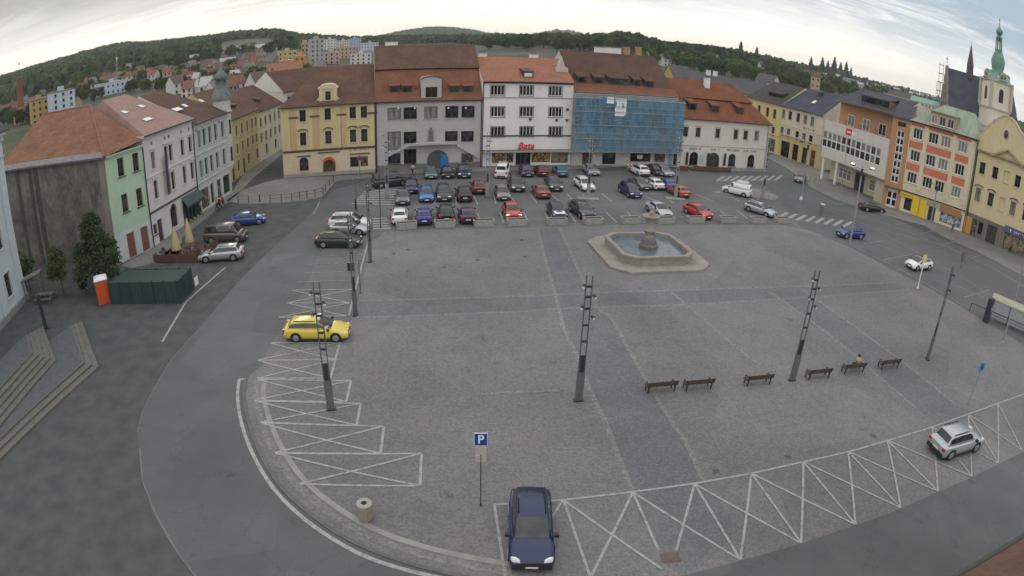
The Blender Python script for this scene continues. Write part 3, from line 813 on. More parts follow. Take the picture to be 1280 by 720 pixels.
P_ = [fr(355, 223), fr(470.5, 217), fr(601.5, 208.5), fr(712, 208), fr(841, 206), fr(956, 212)]

# materials of the houses
T_BROWN = tiles('brown_tiles', (0.10, 0.058, 0.044), (0.145, 0.082, 0.06))
T_BROWN2 = tiles('dark_brown_tiles', (0.085, 0.052, 0.041), (0.125, 0.072, 0.053))
T_RED = tiles('weathered_red_tiles', (0.24, 0.088, 0.044), (0.13, 0.064, 0.042))
T_REDBROWN = tiles('red_brown_tiles', (0.155, 0.075, 0.05), (0.22, 0.098, 0.058))
T_ORANGE = tiles('orange_tiles', (0.27, 0.13, 0.075), (0.165, 0.088, 0.058), course=.46, strength=1.0)
T_SALMON = tiles('salmon_tiles', (0.33, 0.15, 0.095), (0.26, 0.125, 0.085))
T_PINK = tiles('pink_sheet_roof', (0.31, 0.205, 0.17), (0.25, 0.165, 0.14), course=0.6, strength=0.25)
T_SLATE = tiles('slate', (0.06, 0.065, 0.077), (0.085, 0.09, 0.102))
T_DGREY = tiles('grey_shingles', (0.055, 0.053, 0.05), (0.08, 0.076, 0.07))
T_BLUE = tiles('blue_slate', (0.052, 0.06, 0.08), (0.075, 0.085, 0.108))
COPPER = mat('green_copper', (0.16, 0.23, 0.16), 0.6, 0.1, c2=(0.25, 0.31, 0.21), scale=0.5, detail=6, stretch=(3, 0.5, 0.5), grain=0.1, gscale=4)
COPPER_B = mat('verdigris_copper', (0.10, 0.21, 0.17), 0.55, 0.15, c2=(0.18, 0.30, 0.25), scale=0.9, detail=6)

# --- yellow baroque house
YEL = plaster('yellow_plaster', (0.61, 0.515, 0.28)); PEACH = plaster('peach_plaster', (0.55, 0.38, 0.21)); CREAM = plaster('cream_plaster', (0.63, 0.53, 0.38))
zA = lambda x, y: (340+x/4.5, 70+y/4.5)
b = Bld('yellow_house', 'yellow baroque house with peach pilasters and brown hipped roof at the street corner', P_[0], P_[1], 10.7, 13, YEL)
b.H = b.at(*zA(330, 272))[1]; H = b.H
zb = b.at(*zA(320, 525))[1]
b.zones = [(0, CREAM), (zb, YEL)]
WY = WS(frame=BROWNWOOD, nx=2, nz=2, trim=CREAM, hood=None, curtain=0.1); WY2 = WS(frame=BROWNWOOD, nx=2, nz=2, trim=CREAM, hood='arch', curtain=0.1)
b.row([zA(172, 333), zA(313, 325), zA(454, 320), zA(517, 320)], 0.95, 1.75, WY)
b.row([zA(175, 462), zA(317, 457), zA(456, 451), zA(519, 451)], 0.95, 1.95, WY2)
zg = 0.9
u = b.at(*zA(181, 622))[0]; b.window(u, zg, 1.4, 2.1, WS(frame=DARKFRAME, trim=CREAM, curtain=0), True)
u = b.at(*zA(322, 618))[0]; b.door(u, 1.9, 2.75, BROWNWOOD, True)
RED = mat('red_awning', (0.42, 0.06, 0.03), 0.7); mb = MB()
for i in range(8):
    a0, a1 = math.pi*i/8, math.pi*(i+1)/8
    mb.face([(math.cos(a0)*.95, -.55, 1.75+math.sin(a0)*.95), (math.cos(a0)*.95, .02, 1.85+math.sin(a0)*.98), (math.cos(a1)*.95, .02, 1.85+math.sin(a1)*.98), (math.cos(a1)*.95, -.55, 1.75+math.sin(a1)*.95)], RED)
    mb.face([(math.cos(a1)*.95, -.55, 1.75+math.sin(a1)*.95), (math.cos(a1)*.8, -.56, 1.6+math.sin(a1)*.85), (math.cos(a0)*.8, -.56, 1.6+math.sin(a0)*.85), (math.cos(a0)*.95, -.55, 1.75+math.sin(a0)*.95)], RED)
mb.build('awning', b.root, (u, 0, 0))
DISPLAY = mat('shop_display', (0.05, 0.04, 0.04), 0.2, c2=(0.35, 0.25, 0.2), scale=2.2, detail=3, mixlo=0.45, mixhi=0.62)
us = b.us([zA(440, 605), zA(488, 605), zA(498, 605), zA(540, 605)])
b.shop(us[0], us[1], 1.0, 2.55, GLASS, n=1); b.shop(us[2], us[3], 1.0, 2.55, DISPLAY, n=1)
for c, wd in ((178, 78), (320, 125), (495, 115)):
    u0, u1 = b.us([zA(c-wd/2, 560), zA(c+wd/2, 560)]); zz0 = {178: 3.1, 320: 3.45, 495: 2.95}[c]; b.plate('lintel', u0, u1, zz0, zz0+.16, DARKTRIM, -0.16)
u0, u1 = b.us([zA(437, 542), zA(548, 542)]); b.marks('shop_lettering', u0, u1, 3.55, 3.85, mat('red_letters', (0.45, 0.04, 0.03), 0.5), seed=4)
b.cornice(zb-.15, .32, .18, DARKTRIM, 'string_course'); b.cornice(H-.32, .32, .38, YEL)
for c in (90, 120, 215, 250, 380, 402, 565):
    uu = b.at(*zA(c, 420))[0]; wd = .85 if c in (120, 250, 402) else .6
    b.plate('pilaster', uu-wd/2, uu+wd/2, zb+.18, H-.34, PEACH if c in (120, 250, 402) else YEL, -.09, .01)
for c in (120, 240, 390, 565):
    uu = b.at(*zA(c, 330))[0]; b.plate('capital', uu-.75, uu+.75, H-1.75, H-1.5, DARKTRIM, -.16, .01)
c0, c1 = b.us([zA(275, 330), zA(352, 330)]); b.plate('bay_panel', c0+.1, c1-.1, zb+.18, H-.36, CREAM, -.03, .01) if False else None
b.plate('plinth', 0.03, b.W-.03, 0, .55, plaster('plinth_grey', (0.36, 0.34, 0.3)), -.07)
ry = 7.0; rl, rz = b.at(*zA(283, 60), ry); rr, rz2 = b.at(*zA(592, 46), ry); rz = (rz+rz2)/2
b.roof([(-.45, H, -.4, b.W+.0), (ry, rz, rl, b.W), (13.4, H, -.4, b.W)], T_BROWN, gableL=False)
du, dz = b.at(*zA(316, 262), .5)
mb = MB(); dw = 1.35
mb.box(-dw, 0, -.1, dw, 3.2, 2.1, YEL); mb.box(-dw-.15, -.12, 2.1, dw+.15, 3.2, 2.28, CREAM)
mb.box(-dw-.75, -.1, -.25, dw+.75, .35, .0, CREAM)
for sx in (-1, 1):
    mb.box(min(sx*dw*.98, sx*dw*.66), -.1, .002, max(sx*dw*.98, sx*dw*.66), -.002, 2.09, CREAM)
    mb.face([(sx*(dw+.002), .1, .0), (sx*(dw+.7), .1, .0), (sx*(dw+.002), .1, .95)][::(1 if sx > 0 else -1)], CREAM)
o = mb.build('dormer', b.root, (du, .35, H+.28)); b.window(0, .35, .85, 1.35, WS(frame=BROWNWOOD, trim=CREAM, recess=-.06, curtain=0), True, y=-.02, parent=o)
mb = MB()
for i in range(8):
    a0, a1 = math.pi*i/8, math.pi*(i+1)/8
    mb.add([(dw*.95*math.cos(a0), -.1, 2.28+.5*math.sin(a0)), (dw*.95*math.cos(a1), -.1, 2.28+.5*math.sin(a1)), (dw*.95*math.cos(a1), 2.8, 2.28+.5*math.sin(a1)), (dw*.95*math.cos(a0), 2.8, 2.28+.5*math.sin(a0)), (0, -.1, 2.28)], [(0,3,2,1),(0,1,4)], CREAM)
mb.build('pediment', o)
b.gutter(-.5, H-.05); b.downpipe(b.W-.05, H); b.finish()

# --- grey town house with double stair
GREYW = plaster('grey_plaster', (0.44, 0.42, 0.41), 0.93)
zB = lambda x, y: (460+x/4.2375, 50+y/4.2375)
b = Bld('grey_house', 'wide grey house with tall red-brown mansard roof and arched canopy over its door', P_[1], P_[2], 11, 14, GREYW)
H = b.H = (b.at(*zB(40, 325))[1]+b.at(*zB(598, 320))[1])/2
STONE = plaster('grey_stone', (0.2, 0.19, 0.18), .8)
WG = WS(frame=DARKFRAME, nx=2, nz=2, trim=GREYW, curtain=.3, recess=.2)
b.row([zB(139, 385), zB(223, 385), zB(333, 385), zB(444, 385), zB(530, 385)], 2.0, 1.85, WG)
z2 = b.at(*zB(450, 540))[1]
for c, t_, hgt in ((139, 485, 95), (223, 485, 62), (442, 482, 55), (527, 482, 57)):
    uu, zt = b.at(*zB(c, t_)); hh = hgt/4.2375*.1265; b.window(uu, zt-hh, 1.95, hh, WG)
for c, wd, t_, bt in ((139, 60, 600, 655), (223, 60, 578, 655), (527, 62, 600, 660)):
    uu, zt = b.at(*zB(c, t_)); hh = max(1.5, (bt-t_)/4.2375*.128); b.window(uu, max(.7, zt-hh), 1.9, zt-max(.7, zt-hh), WS(frame=DARKFRAME, nx=3, nz=1, curtain=0, pane=DISPLAY if c == 527 else None))
ud = b.at(*zB(370, 640))[0]; b.door(ud, 3.3, 3.0, mat('grey_gate', (0.09, 0.09, 0.1), .6), True, handle=False)
BLUEP = mat('blue_panel', (0.03, 0.17, 0.42), .5)
u0 = b.at(*zB(405, 640))[0]; b.plate('blue_door_leaf', u0-.6, u0+.6, .1, 2.35, BLUEP, .02, .1)
# canopy and stair parapets
mb = MB(); pts = []
uL, zL = b.at(*zB(205, 562)); uR, zR = b.at(*zB(478, 562)); uM, zM = b.at(*zB(340, 545)); n = 12
for i in range(n+1):
    t = i/n; uu = uL+(uR-uL)*t; zz_ = zL+(zM-zL)*math.sin(math.pi*t); out = -.25-1.6*math.sin(math.pi*t); pts.append((uu, out, zz_))
for a, c in zip(pts, pts[1:]):
    mb.add([(a[0], 0, a[2]), (c[0], 0, c[2]), (c[0], c[1], c[2]), (a[0], a[1], a[2]), (a[0], 0, a[2]+.28), (c[0], 0, c[2]+.28), (c[0], c[1], c[2]+.28), (a[0], a[1], a[2]+.28)], [(0,1,2,3),(7,6,5,4),(3,2,6,7)], mat('pale_canopy', (0.42, 0.41, 0.40), .7))
b.part('canopy', mb)
for (xa, ya), (xb_, yb) in (((105, 612), (212, 556)), ((470, 556), (590, 622))):
    a, c = b.at(*zB(xa, ya)), b.at(*zB(xb_, yb)); mb = MB(); mb.bar((a[0], -.22, a[1]), (c[0], -.22, c[1]), .4, .3, MATS['pale_canopy']); b.part('stair_parapet', mb)
b.plate('plinth', .03, ud-1.7, 0, 1.0, STONE, -.08); b.plate('plinth', ud+1.7, b.W-.03, 0, 1.0, STONE, -.08)
# statue on the wall
us_, zs_ = b.at(*zB(332, 520)); mb = MB(); BRZ = mat('stone_figure', (0.10, 0.10, 0.085), .8, c2=(.16, .15, .13), scale=4)
mb.box(us_-.4, -.5, zs_-.3, us_+.4, .02, zs_, STONE); mb.lathe([(.34, zs_), (.3, zs_+.5), (.24, zs_+.9), (.3, zs_+1.15), (.1, zs_+1.3), (.17, zs_+1.42), (.16, zs_+1.6), (.02, zs_+1.7)], (us_, -.28), 8, BRZ)
b.part('statue', mb)
for c in (160, 247, 424, 515):
    uu, zz_ = b.at(*zB(c, 358)); mb = MB(); mb.cyl((uu, 0, zz_+.1), (uu, -.5, zz_+.1), .03, n=5, mt=ZINC); mb.cyl((uu, -.5, zz_+.12), (uu, -.5, zz_-.1), .1, .17, n=8, mt=WHITE); b.part('wall_lamp', mb)
by = 3.2; bz = b.at(*zB(320, 148), by)[1]; ry = 7.5; rz = b.at(*zB(350, 24), ry)[1]
b.roof([(-.35, H, 0, b.W), (by, bz-.25, 0, b.W), (by-.25, bz, 0, b.W), (ry, rz, 0, b.W), (14.3, H, 0, b.W)], [T_REDBROWN, DARKFRAME, T_BROWN, T_BROWN])
for c in (140, 207, 457, 528):
    b.dormer_px(*zB(c, 277), ((-.35, H), (by, bz-.25)), 1.45, .95, T_REDBROWN, DARKFRAME, slope=.3)
# arched wall dormer
uu = b.at(*zB(336, 260))[0]; zt = b.at(*zB(336, 205))[1]; dw = 1.5; z0 = H-.3; mb = MB()
hd = zt-H-.1
mb.box(-dw, 0, 0, dw, 3.0, hd-.3+.3, GREYW)
for i in range(8):
    a0, a1 = math.pi*i/8, math.pi*(i+1)/8
    mb.add([(dw*math.cos(a0), 0, hd+.45*math.sin(a0)), (dw*math.cos(a1), 0, hd+.45*math.sin(a1)), (dw*math.cos(a1), 3.2, hd+.45*math.sin(a1)), (dw*math.cos(a0), 3.2, hd+.45*math.sin(a0)), (0, 0, hd)], [(0,3,2,1),(0,1,4)], GREYW)
    mb.bar(((dw+.08)*math.cos(a0), -.02, hd+.5*math.sin(a0)), ((dw+.08)*math.cos(a1), -.02, hd+.5*math.sin(a1)), .3, .1, DARKFRAME)
o = mb.build('wall_dormer', b.root, (uu, -.05, H+.0)); b.window(0, .45, 1.75, 1.6, WS(frame=DARKFRAME, nx=2, nz=1, trim=GREYW, recess=-.06), y=-.02, parent=o)
b.cornice(H-.28, .26, .25, GREYW); b.downpipe(.12, H); b.downpipe(b.W-.12, H); b.gutter(-.4, H-.04)
b.chimney(b.at(*zB(125, 20), 8)[0], 8.3, rz-1, rz+.55, 2.0, WHITE); b.finish()

# --- white shop house
WHT = plaster('white_plaster', (0.72, 0.70, 0.685), .94)
zC = lambda x, y: (590+x/4.5, 60+y/4.5)
b = Bld('white_shop_house', 'tall white shop house with red lettering and pale orange roof', P_[2], P_[3], 13.5, 14, WHT)
H = b.H = (b.at(*zC(60, 187))[1]+b.at(*zC(550, 196))[1])/2
W4 = WS(frame=mat('grey_white_frame', (.55, .55, .54), .5), nx=4, nz=1, trim=mat('grey_trim', (.2, .19, .19), .8), tw=.1, curtain=.0, ft=.1)
for y_ in (238, 357, 468): b.row([zC(145, y_-1), zC(307, y_+2), zC(470, y_+7)], 2.15, 1.55, W4)
zt1 = b.at(*zC(300, 283))[1]; zt2 = b.at(*zC(300, 497))[1]
b.cornice(zt1, .18, .1, plaster('trim_grey', (.42, .38, .36)), 'string_course'); b.cornice(zt2, .22, .15, DARKTRIM, 'string_course'); b.cornice(H-.3, .3, .35, DARKTRIM)
zc = b.at(*zC(300, 575))[1]
REDL = mat('red_sign', (.62, .012, .02), .35)
ut, ztx = b.at(*zC(302, 552))
sg = MB()
for uu in (ut-1.1, ut+1.1): sg.box(uu-.05, -.16, ztx-.55, uu+.05, .02, ztx-.38, DARKMETAL)
so_ = sg.build('shop_sign', b.root); b.text('lettering', 'Bata', ut, ztx+.05, 1.5, REDL, -.2, .22, so_, .015)
mb = MB(); mb.box(-.0, -1.3, zc-.1, b.W, -.0, zc+.12, DARKTRIM); mb.box(0, -1.32, zc-.12, b.W, -1.301, zc+.22, mat('awning_edge', (.3, .28, .26), .7)); b.part('canopy', mb)
DISPY = mat('yellow_display', (.06, .04, .03), .3, c2=(.55, .36, .08), scale=2.5, detail=3, mixlo=.45, mixhi=.58)
DISPM = mat('mixed_display', (.3, .22, .13), .3, c2=(.08, .09, .09), scale=1.8, detail=3, mixlo=.42, mixhi=.6)
us = b.us([zC(112, 620), zC(190, 620), zC(232, 620), zC(245, 620), zC(330, 620), zC(335, 620), zC(440, 620), zC(445, 620), zC(540, 620)])
b.shop(us[0], us[1], .7, 2.6, DISPY, n=2); b.shop(us[1]+.08, us[2], .7, 2.6, DISPLAY, n=1); b.shop(us[3], us[4], .25, 2.6, GLASS, n=3); b.shop(us[5], us[6], .7, 2.6, DISPY, n=2); b.shop(us[7], us[8], .55, 2.6, DISPM, n=2)
u0 = b.at(*zC(90, 620))[0]; b.plate('light_box', u0-.35, u0+.35, 1.2, 2.2, mat('light_box', (.55, .62, .72), .3), -.25)
b.plate('plinth', .03, b.W-.03, 0, .24, STONE, -.06)
ry = 6.5; rz = b.at(*zC(280, 52), ry)[1]
b.roof([(-.4, H, -.05, b.W+.05), (ry, rz, -.05, b.W), (14.4, H, -.05, b.W)], T_SALMON)
b.dormer_px(*zC(316, 165), ((-.4, H), (ry, rz)), 1.6, .85, T_BROWN, DARKFRAME, pane=WHITE, slope=.15)
# gable chimney at the right end
uu, zz_ = b.at(*zC(503, 110), 3.0); mb = MB(); GC = plaster('gable_chimney', (.5, .46, .41))
mb.box(uu-1.0, 2.6, zz_-2.2, uu+1.0, 3.4, zz_, GC); mb.add([(uu-.75, 2.6, zz_), (uu+.5, 2.6, zz_), (uu+.5, 3.4, zz_), (uu-.75, 3.4, zz_), (uu-.12, 2.6, zz_+1.9), (uu-.12, 3.4, zz_+1.9)], [(0,1,4),(3,5,2),(1,2,5,4),(0,4,5,3)], GC)
b.part('gable_chimney', mb)
for x_, y_ in ((535, 345), (532, 405), (327, 400), (475, 405)):
    a_, z_ = b.at(*zC(x_, y_)); mb = MB(); mb.box(a_-.16, -.3, z_-.16, a_+.16, .02, z_+.16, DARKMETAL); b.part('wall_box', mb)
for u_ in (u for u in b.us([zC(120, 50), zC(430, 45)])): b.chimney(u_, 8.2, rz-1.2, rz+.5, 1.4, WHITE)
b.downpipe(.1, H); b.gutter(-.45, H-.04); b.finish()

# --- scaffolded house under blue netting
PALE = plaster('pale_grey_plaster', (.5, .48, .46))
zD = lambda x, y: (700+x/4.5, 60+y/4.5)
b = Bld('scaffolded_house', 'house wrapped in blue scaffold netting below a big brown roof', P_[3], P_[4], 12, 16, PALE)
H = b.H = (b.at(*zD(66, 242))[1]+b.at(*zD(608, 272))[1])/2
WD = WS(frame=WHITE, nx=2, nz=2, trim=PALE, curtain=.1)
zn = b.at(*zD(350, 580))[1]
uw = b.us([zD(x, 340) for x in (110, 200, 290, 380, 460, 540)])
for zc in (H-2.1, H-5.0): b.rowu(uw, zc, 1.2, 1.9, WD)
us = b.us([zD(x, 620) for x in (125, 180, 238, 312, 395, 510, 530, 590)])
b.door((us[0]+us[1])/2, us[1]-us[0], 2.5, BROWNWOOD); b.shop(us[2], us[3], .3, 2.7, GLASS, n=2); b.shop(us[4], us[5], .8, 2.5, GLASS, n=2); b.shop(us[6], us[7], .8, 2.5, DISPLAY, n=1)
u0 = b.at(*zD(450, 622))[0]; b.plate('shop_sign', u0-.5, u0+.5, 1.3, 1.9, WHITE, .1, .16)
b.plate('lettering_board', b.W-.9, b.W-.3, .1, 2.9, mat('teal_board', (.1, .35, .36), .5), -.08)
b.cornice(H-.4, .4, .4, WHT)
ry = 8.0; rl, rz = b.at(*zD(22, 16), ry); rr, rz2 = b.at(*zD(530, 48), ry); rz = (rz+rz2)/2
by = 1.5; bz = H+1.15
b.roof([(-.45, H, 0, b.W), (by, bz, 0, b.W-.3), (ry, rz, 0, rr), (16.4, H, 0, b.W)], [T_REDBROWN, T_BROWN2, T_BROWN2], gableR=False)
for c, wd in ((122, 1.5), (215, 1.4), (330, 3.6), (432, 1.4), (503, 1.6)):
    b.dormer_px(*zD(c, 206+(c-120)*.04), ((by, bz), (ry, rz)), wd, 1.0, T_BROWN2, DARKFRAME, slope=.3)
b.gutter(-.5, H-.05)
BRK = plaster('yellow_brick', (.42, .27, .13), .7)
for x_, w_, z_ in ((220, 1.6, .9), (262, 1.1, 1.0), (295, 1.1, 1.0), (325, 1.0, 1.0), (372, 1.2, 1.2), (440, 1.0, 1.4)):
    b.chimney(b.at(*zD(x_, 20), 9)[0], 9, rz-1, rz+z_, w_, WHITE if x_ < 330 else BRK)
b.finish()
# the scaffold is a thing of its own
sc_ = thing('scaffolding', 'blue netted scaffolding covering the upper floors of the house', 'scaffolding', b.root.location, b.root.rotation_euler.z)
netm = mat('blue_netting', (.06, .165, .25), .75, c2=(.15, .29, .385), scale=.5, detail=6, mixlo=.3, mixhi=.7, stretch=(2.2, 1, .35), grain=.2, gscale=2)
nt = netm.node_tree; bs = nt.nodes['Principled BSDF']; _n = nt.nodes.new('ShaderNodeTexNoise'); _n.inputs['Scale'].default_value = .35; _n.inputs['Detail'].default_value = 4
_t = nt.nodes.new('ShaderNodeTexCoord'); nt.links.new(_t.outputs['Object'], _n.inputs['Vector']); _r = nt.nodes.new('ShaderNodeMapRange')
for _i, _v in ((1, .38), (2, .62), (3, .50), (4, .86)): _r.inputs[_i].default_value = _v
nt.links.new(_n.outputs['Fac'], _r.inputs[0]); nt.links.new(_r.outputs[0], bs.inputs['Alpha'])
nl, nr = -.1, b.W+.6; zt = H-.55; yf = -1.5; mb = MB(); nx, nz_ = 44, 18
r_ = random.Random(5); vs = []
for j in range(nz_+1):
    for i in range(nx+1):
        uu = nl+(nr-nl)*i/nx; edge = (i % 4 == 0)
        vs.append((uu, yf-.06+(0 if edge else .22*math.sin(i*2.1+j*.7)*r_.random()-.12*math.sin(j*math.pi/4.5)**2), zn+.1+(zt-zn-.1)*j/nz_))
mb.add(vs, [(j*(nx+1)+i, j*(nx+1)+i+1, (j+1)*(nx+1)+i+1, (j+1)*(nx+1)+i) for j in range(nz_) for i in range(nx)], netm, True)
mb.face([(nr, yf-.05, zn+.1), (nr, -.05, zn+.1), (nr, -.05, zt), (nr, yf-.05, zt)], netm)
mb.build('netting', sc_)
mb = MB()
for i in range(12):
    uu = nl+.1+(nr-nl-.2)*i/11
    for yy in (yf+.1, -.35): mb.cyl((uu, yy, zn-.1 if 0 < i < 11 else 0), (uu, yy, zt+.4), .04, n=5, mt=ZINC)
mb.build('standards', sc_)
for k in range(5):
    z_ = zn-.05+(zt-zn)*k/4.2; mb = MB(); mb.box(nl, yf+.15, z_, nr, -.3, z_+.06, mat('scaffold_board', (.3, .24, .16), .8)); mb.build('platform', sc_)
    mb = MB(); mb.cyl((nl, yf-.3, z_+.2), (nr, yf-.3, z_+.2), .05, n=5, mt=ZINC); mb.cyl((nl, yf-.3, z_+1.1), (nr, yf-.3, z_+1.1), .03, n=5, mt=ZINC); mb.build('guard_rail', sc_)
u0, z0 = b.at(*zD(306, 382), -1.6); u1, z1 = b.at(*zD(374, 286), -1.6)
mb = MB(); mb.box(u0, yf-.22, z0, u1, yf-.17, z1, mat('white_banner', (.74, .74, .74), .6)); o = mb.build('white_banner', sc_)
GL = mat('grey_letters', (.4, .42, .45), .6)
for k in range(5):
    mb = MB(); r_ = random.Random(k); zz_ = z1-.35-k*.42; uu = u0+.2
    while uu < u1-.35: w_ = r_.uniform(.1, .35); mb.box(uu, yf-.228, zz_-.16, uu+w_, yf-.221, zz_, GL); uu += w_+.09
    mb.build('lettering', o)
u0, z0 = b.at(*zD(236, 310), -1.6); u1, z1 = b.at(*zD(305, 278), -1.6)
mb = MB(); mb.box(u0, yf-.22, z0, u1-.03, yf-.17, z1, MATS['white_banner']); mb.box(u0, yf-.23, z0, u0+.75, yf-.221, z1, BLUEP); mb.build('blue_white_banner', sc_)

# --- low white house with arches
WARMW = plaster('warm_white_plaster', (.64, .60, .55), .93)
zE = lambda x, y: (820+x/4.5, 90+y/4.5)
b = Bld('arched_white_house', 'low white house with arched ground floor and rust red mansard roof', P_[4], P_[5], 9.3, 13, WARMW)
H = b.H = (b.at(*zE(100, 252))[1]+b.at(*zE(620, 297))[1])/2
WE = WS(frame=DARKFRAME, nx=2, nz=2, trim=mat('warm_trim', (.5, .46, .41), .85), hood='flat', curtain=.1)
b.row([zE(103, 327), zE(167, 332), zE(237, 338), zE(347, 346), zE(449, 354), zE(504, 359), zE(565, 365)], .95, 1.65, WE)
za = .35
for c, cy_, w_, h_ in ((100, 475, 1.3, 2.4), (213, 480, 1.75, 2.4), (427, 497, 1.6, 2.35), (534, 503, 1.6, 2.35)):
    b.window(b.at(*zE(c, cy_))[0], za, w_, h_, WS(frame=DARKFRAME, nx=2, nz=2, curtain=0), True)
uc = b.at(*zE(322, 495))[0]; b.door(uc, 2.7, 2.75, DARKFRAME, True, glazed=True, handle=False)
zm = b.at(*zE(400, 425))[1]; b.cornice(zm, .16, .1, MATS['warm_trim'], 'string_course'); b.cornice(H-.3, .3, .35, WARMW)
for c in (172, 290, 385): uu = b.at(*zE(c, 480))[0]; b.plate('banner', uu-.22, uu+.22, .5, 2.7, mat('black_banner', (.03, .03, .03), .6), -.25, -.2)
uu = b.at(*zE(258, 480))[0]; b.plate('menu_board', uu-.35, uu+.35, .8, 2.3, mat('teal_white', (.35, .45, .48), .5), -.12)
LT = mat('grey_lettering', (.2, .17, .14), .7)
for k, (a_, c_, y_) in enumerate(((188, 250, 424), (312, 352, 438), (398, 480, 441), (492, 565, 450))):
    u0, z0 = b.at(*zE(a_, y_+3)); u1, z1 = b.at(*zE(c_, y_+3)); b.marks('wall_lettering', u0, u1, zm-.62, zm-.3, LT, seed=k+9, y=-.05)
by = 3.0; bz = b.at(*zE(300, 152), by)[1]; ry = 6.8; rr, rz = b.at(*zE(420, 66), ry); rb = b.at(*zE(538, 176), by)[0]
b.roof([(-.45, H, -.05, b.W+.45), (by, bz-.2, -.05, rb), (by-.25, bz, -.05, rb+.15), (ry, rz, -.05, rr), (13.4-by, bz, -.05, rb), (13.4, H, -.05, b.W+.45)], [T_RED, DARKFRAME, T_RED, T_RED, T_RED], gableR=False)
for c, y_ in ((110, 195), (205, 200), (332, 213), (472, 222)):
    b.dormer_px(*zE(c, y_+14), ((-.45, H), (by, bz-.2)), 1.55, 1.15, T_RED, DARKFRAME, slope=.35)
uu, zz_ = b.at(*zE(287, 45), 5.5); b.chimney(uu, 5.5, zz_-1.5, zz_+.4, 1.0, WHITE)
b.gutter(-.5, H-.05); b.downpipe(b.W-.3, H, ZINC); b.finish()
# ------------------------------------------------------------------ houses on the far right street and the shop side
zF = lambda x, y: (930+x/4.5, 90+y/4.5)
YEL2 = plaster('pale_yellow_plaster', (.62, .52, .25)); CREAM2 = plaster('cream_wall', (.63, .57, .44)); CREAMY = plaster('deep_cream_wall', (.58, .45, .2))
b = Bld('corner_yellow_house', 'pale yellow house with dark roof and wide dormer beyond the arched white house', (54.0, 141.0), (56.9, 126.5), 11.2, 14, YEL2)
b.H = H = 11.2; WR = WS(frame=BROWNWOOD, nx=1, nz=1, trim=YEL2, curtain=0)
b.row([zF(85, 210), zF(132, 225), zF(172, 238)], 1.2, 2.1, WR)
z2 = b.at(*zF(160, 332))[1]; b.rowu([b.W-10.5, b.W-6.6, b.W-2.8], z2, 1.2, 2.0, WR)
b.shop(b.W-9, b.W-6, .3, 3.2, GLASS); b.shop(b.W-4.5, b.W-1.5, .3, 3.2, DISPLAY)
b.cornice(4.1, .3, .2, CREAM2, 'string_course'); b.cornice(H-.35, .35, .3, CREAM2)
b.roof([(-.4, H, -.2, b.W), (6, H+4.6, 2, b.W), (13, H, -.2, b.W)], T_DGREY, gableL=False)
uu, zz_ = b.at(*zF(165, 145), 2.0); b.dormer(b.W-5.5, 1.6, H+.5, 6, 1.7, T_DGREY, DARKFRAME, pane=GLASS, back=3, slope=.2)
b.gutter(-.45, H-.05); b.finish()

b = Bld('arcaded_cream_house', 'long cream house with blue slate roof and dark shop arcade', (56.9, 126.5), (61.2, 114.3), 11.2, 15, CREAM2)
H = b.H = 11.2; z1 = b.at(*zF(300, 258))[1]; z2 = b.at(*zF(300, 358))[1]
b.zones = [(0, CREAMY), (4.9, CREAM2)]
WR2 = WS(frame=DARKFRAME, nx=2, nz=2, trim=CREAM2, curtain=.35)
b.row([zF(222, 232), zF(260, 244), zF(305, 257), zF(345, 268), zF(385, 281)], 1.1, 1.9, WR2)
b.row([zF(214, 332), zF(250, 343), zF(298, 358), zF(337, 370), zF(375, 383)], 1.1, 1.9, WR2)
us = b.us([zF(205, 440), zF(252, 455), zF(268, 470), zF(300, 480), zF(322, 490), zF(350, 500), zF(368, 510), zF(395, 515)])
for i in range(0, 8, 2): b.shop(us[i], us[i+1], .15, 3.6, GLASS if i != 6 else DISPLAY, n=2)
u0, z0 = b.at(*zF(330, 340)); u1, _ = b.at(*zF(392, 350)); b.marks('wall_lettering', u0, u1, (z1+z2)/2-.1, (z1+z2)/2+.35, LT, seed=3, y=-.05)
b.cornice(4.85, .3, .2, CREAM2, 'string_course'); b.cornice((z1+z2)/2-.5, .15, .1, CREAM2, 'string_course'); b.cornice(H-.35, .35, .3, CREAM2)
ry = 7.0; rl, rz = b.at(*zF(358, 92), ry)
b.roof([(-.4, H, 0, b.W), (ry, rz, 0, b.W), (15, H, 0, b.W)], T_BLUE)
uu, zz_ = b.at(*zF(385, 190), 2.5); b.skylight(uu, 2.5, H+(rz-H)*2.9/7.4, 1.0, 1.2, math.atan((rz-H)/7.4), WHITE)
uu, zz_ = b.at(*zF(432, 120), 5.5); b.chimney(uu, 5.5, zz_-2, zz_+.3, 1.0, DARKFRAME)
b.gutter(-.45, H-.05); b.finish()

# --- white concrete block on columns with orange storey above
zG = lambda x, y: (1020+x/4.5, 110+y/4.5)
CONC = plaster('pale_concrete', (.60, .56, .51), .93); ORG = plaster('orange_plaster', (.46, .25, .14), .92); GROUNDC = plaster('cream_ground_floor', (.52, .47, .36))  # ground floor in cream plaster, a little darker than the concrete
A_, B_ = Vector((56.3, 104.5)), Vector((60.6, 87.9))
b = Bld('modern_office_block', 'white concrete block with ribbon windows on columns and an orange storey set back on top', A_, B_, 11.2, 16, CONC)
z0 = b.at(*zG(375, 515))[1]; z1 = (b.at(*zG(400, 290))[1]+b.at(*zG(35, 182))[1])/2
W = b.W
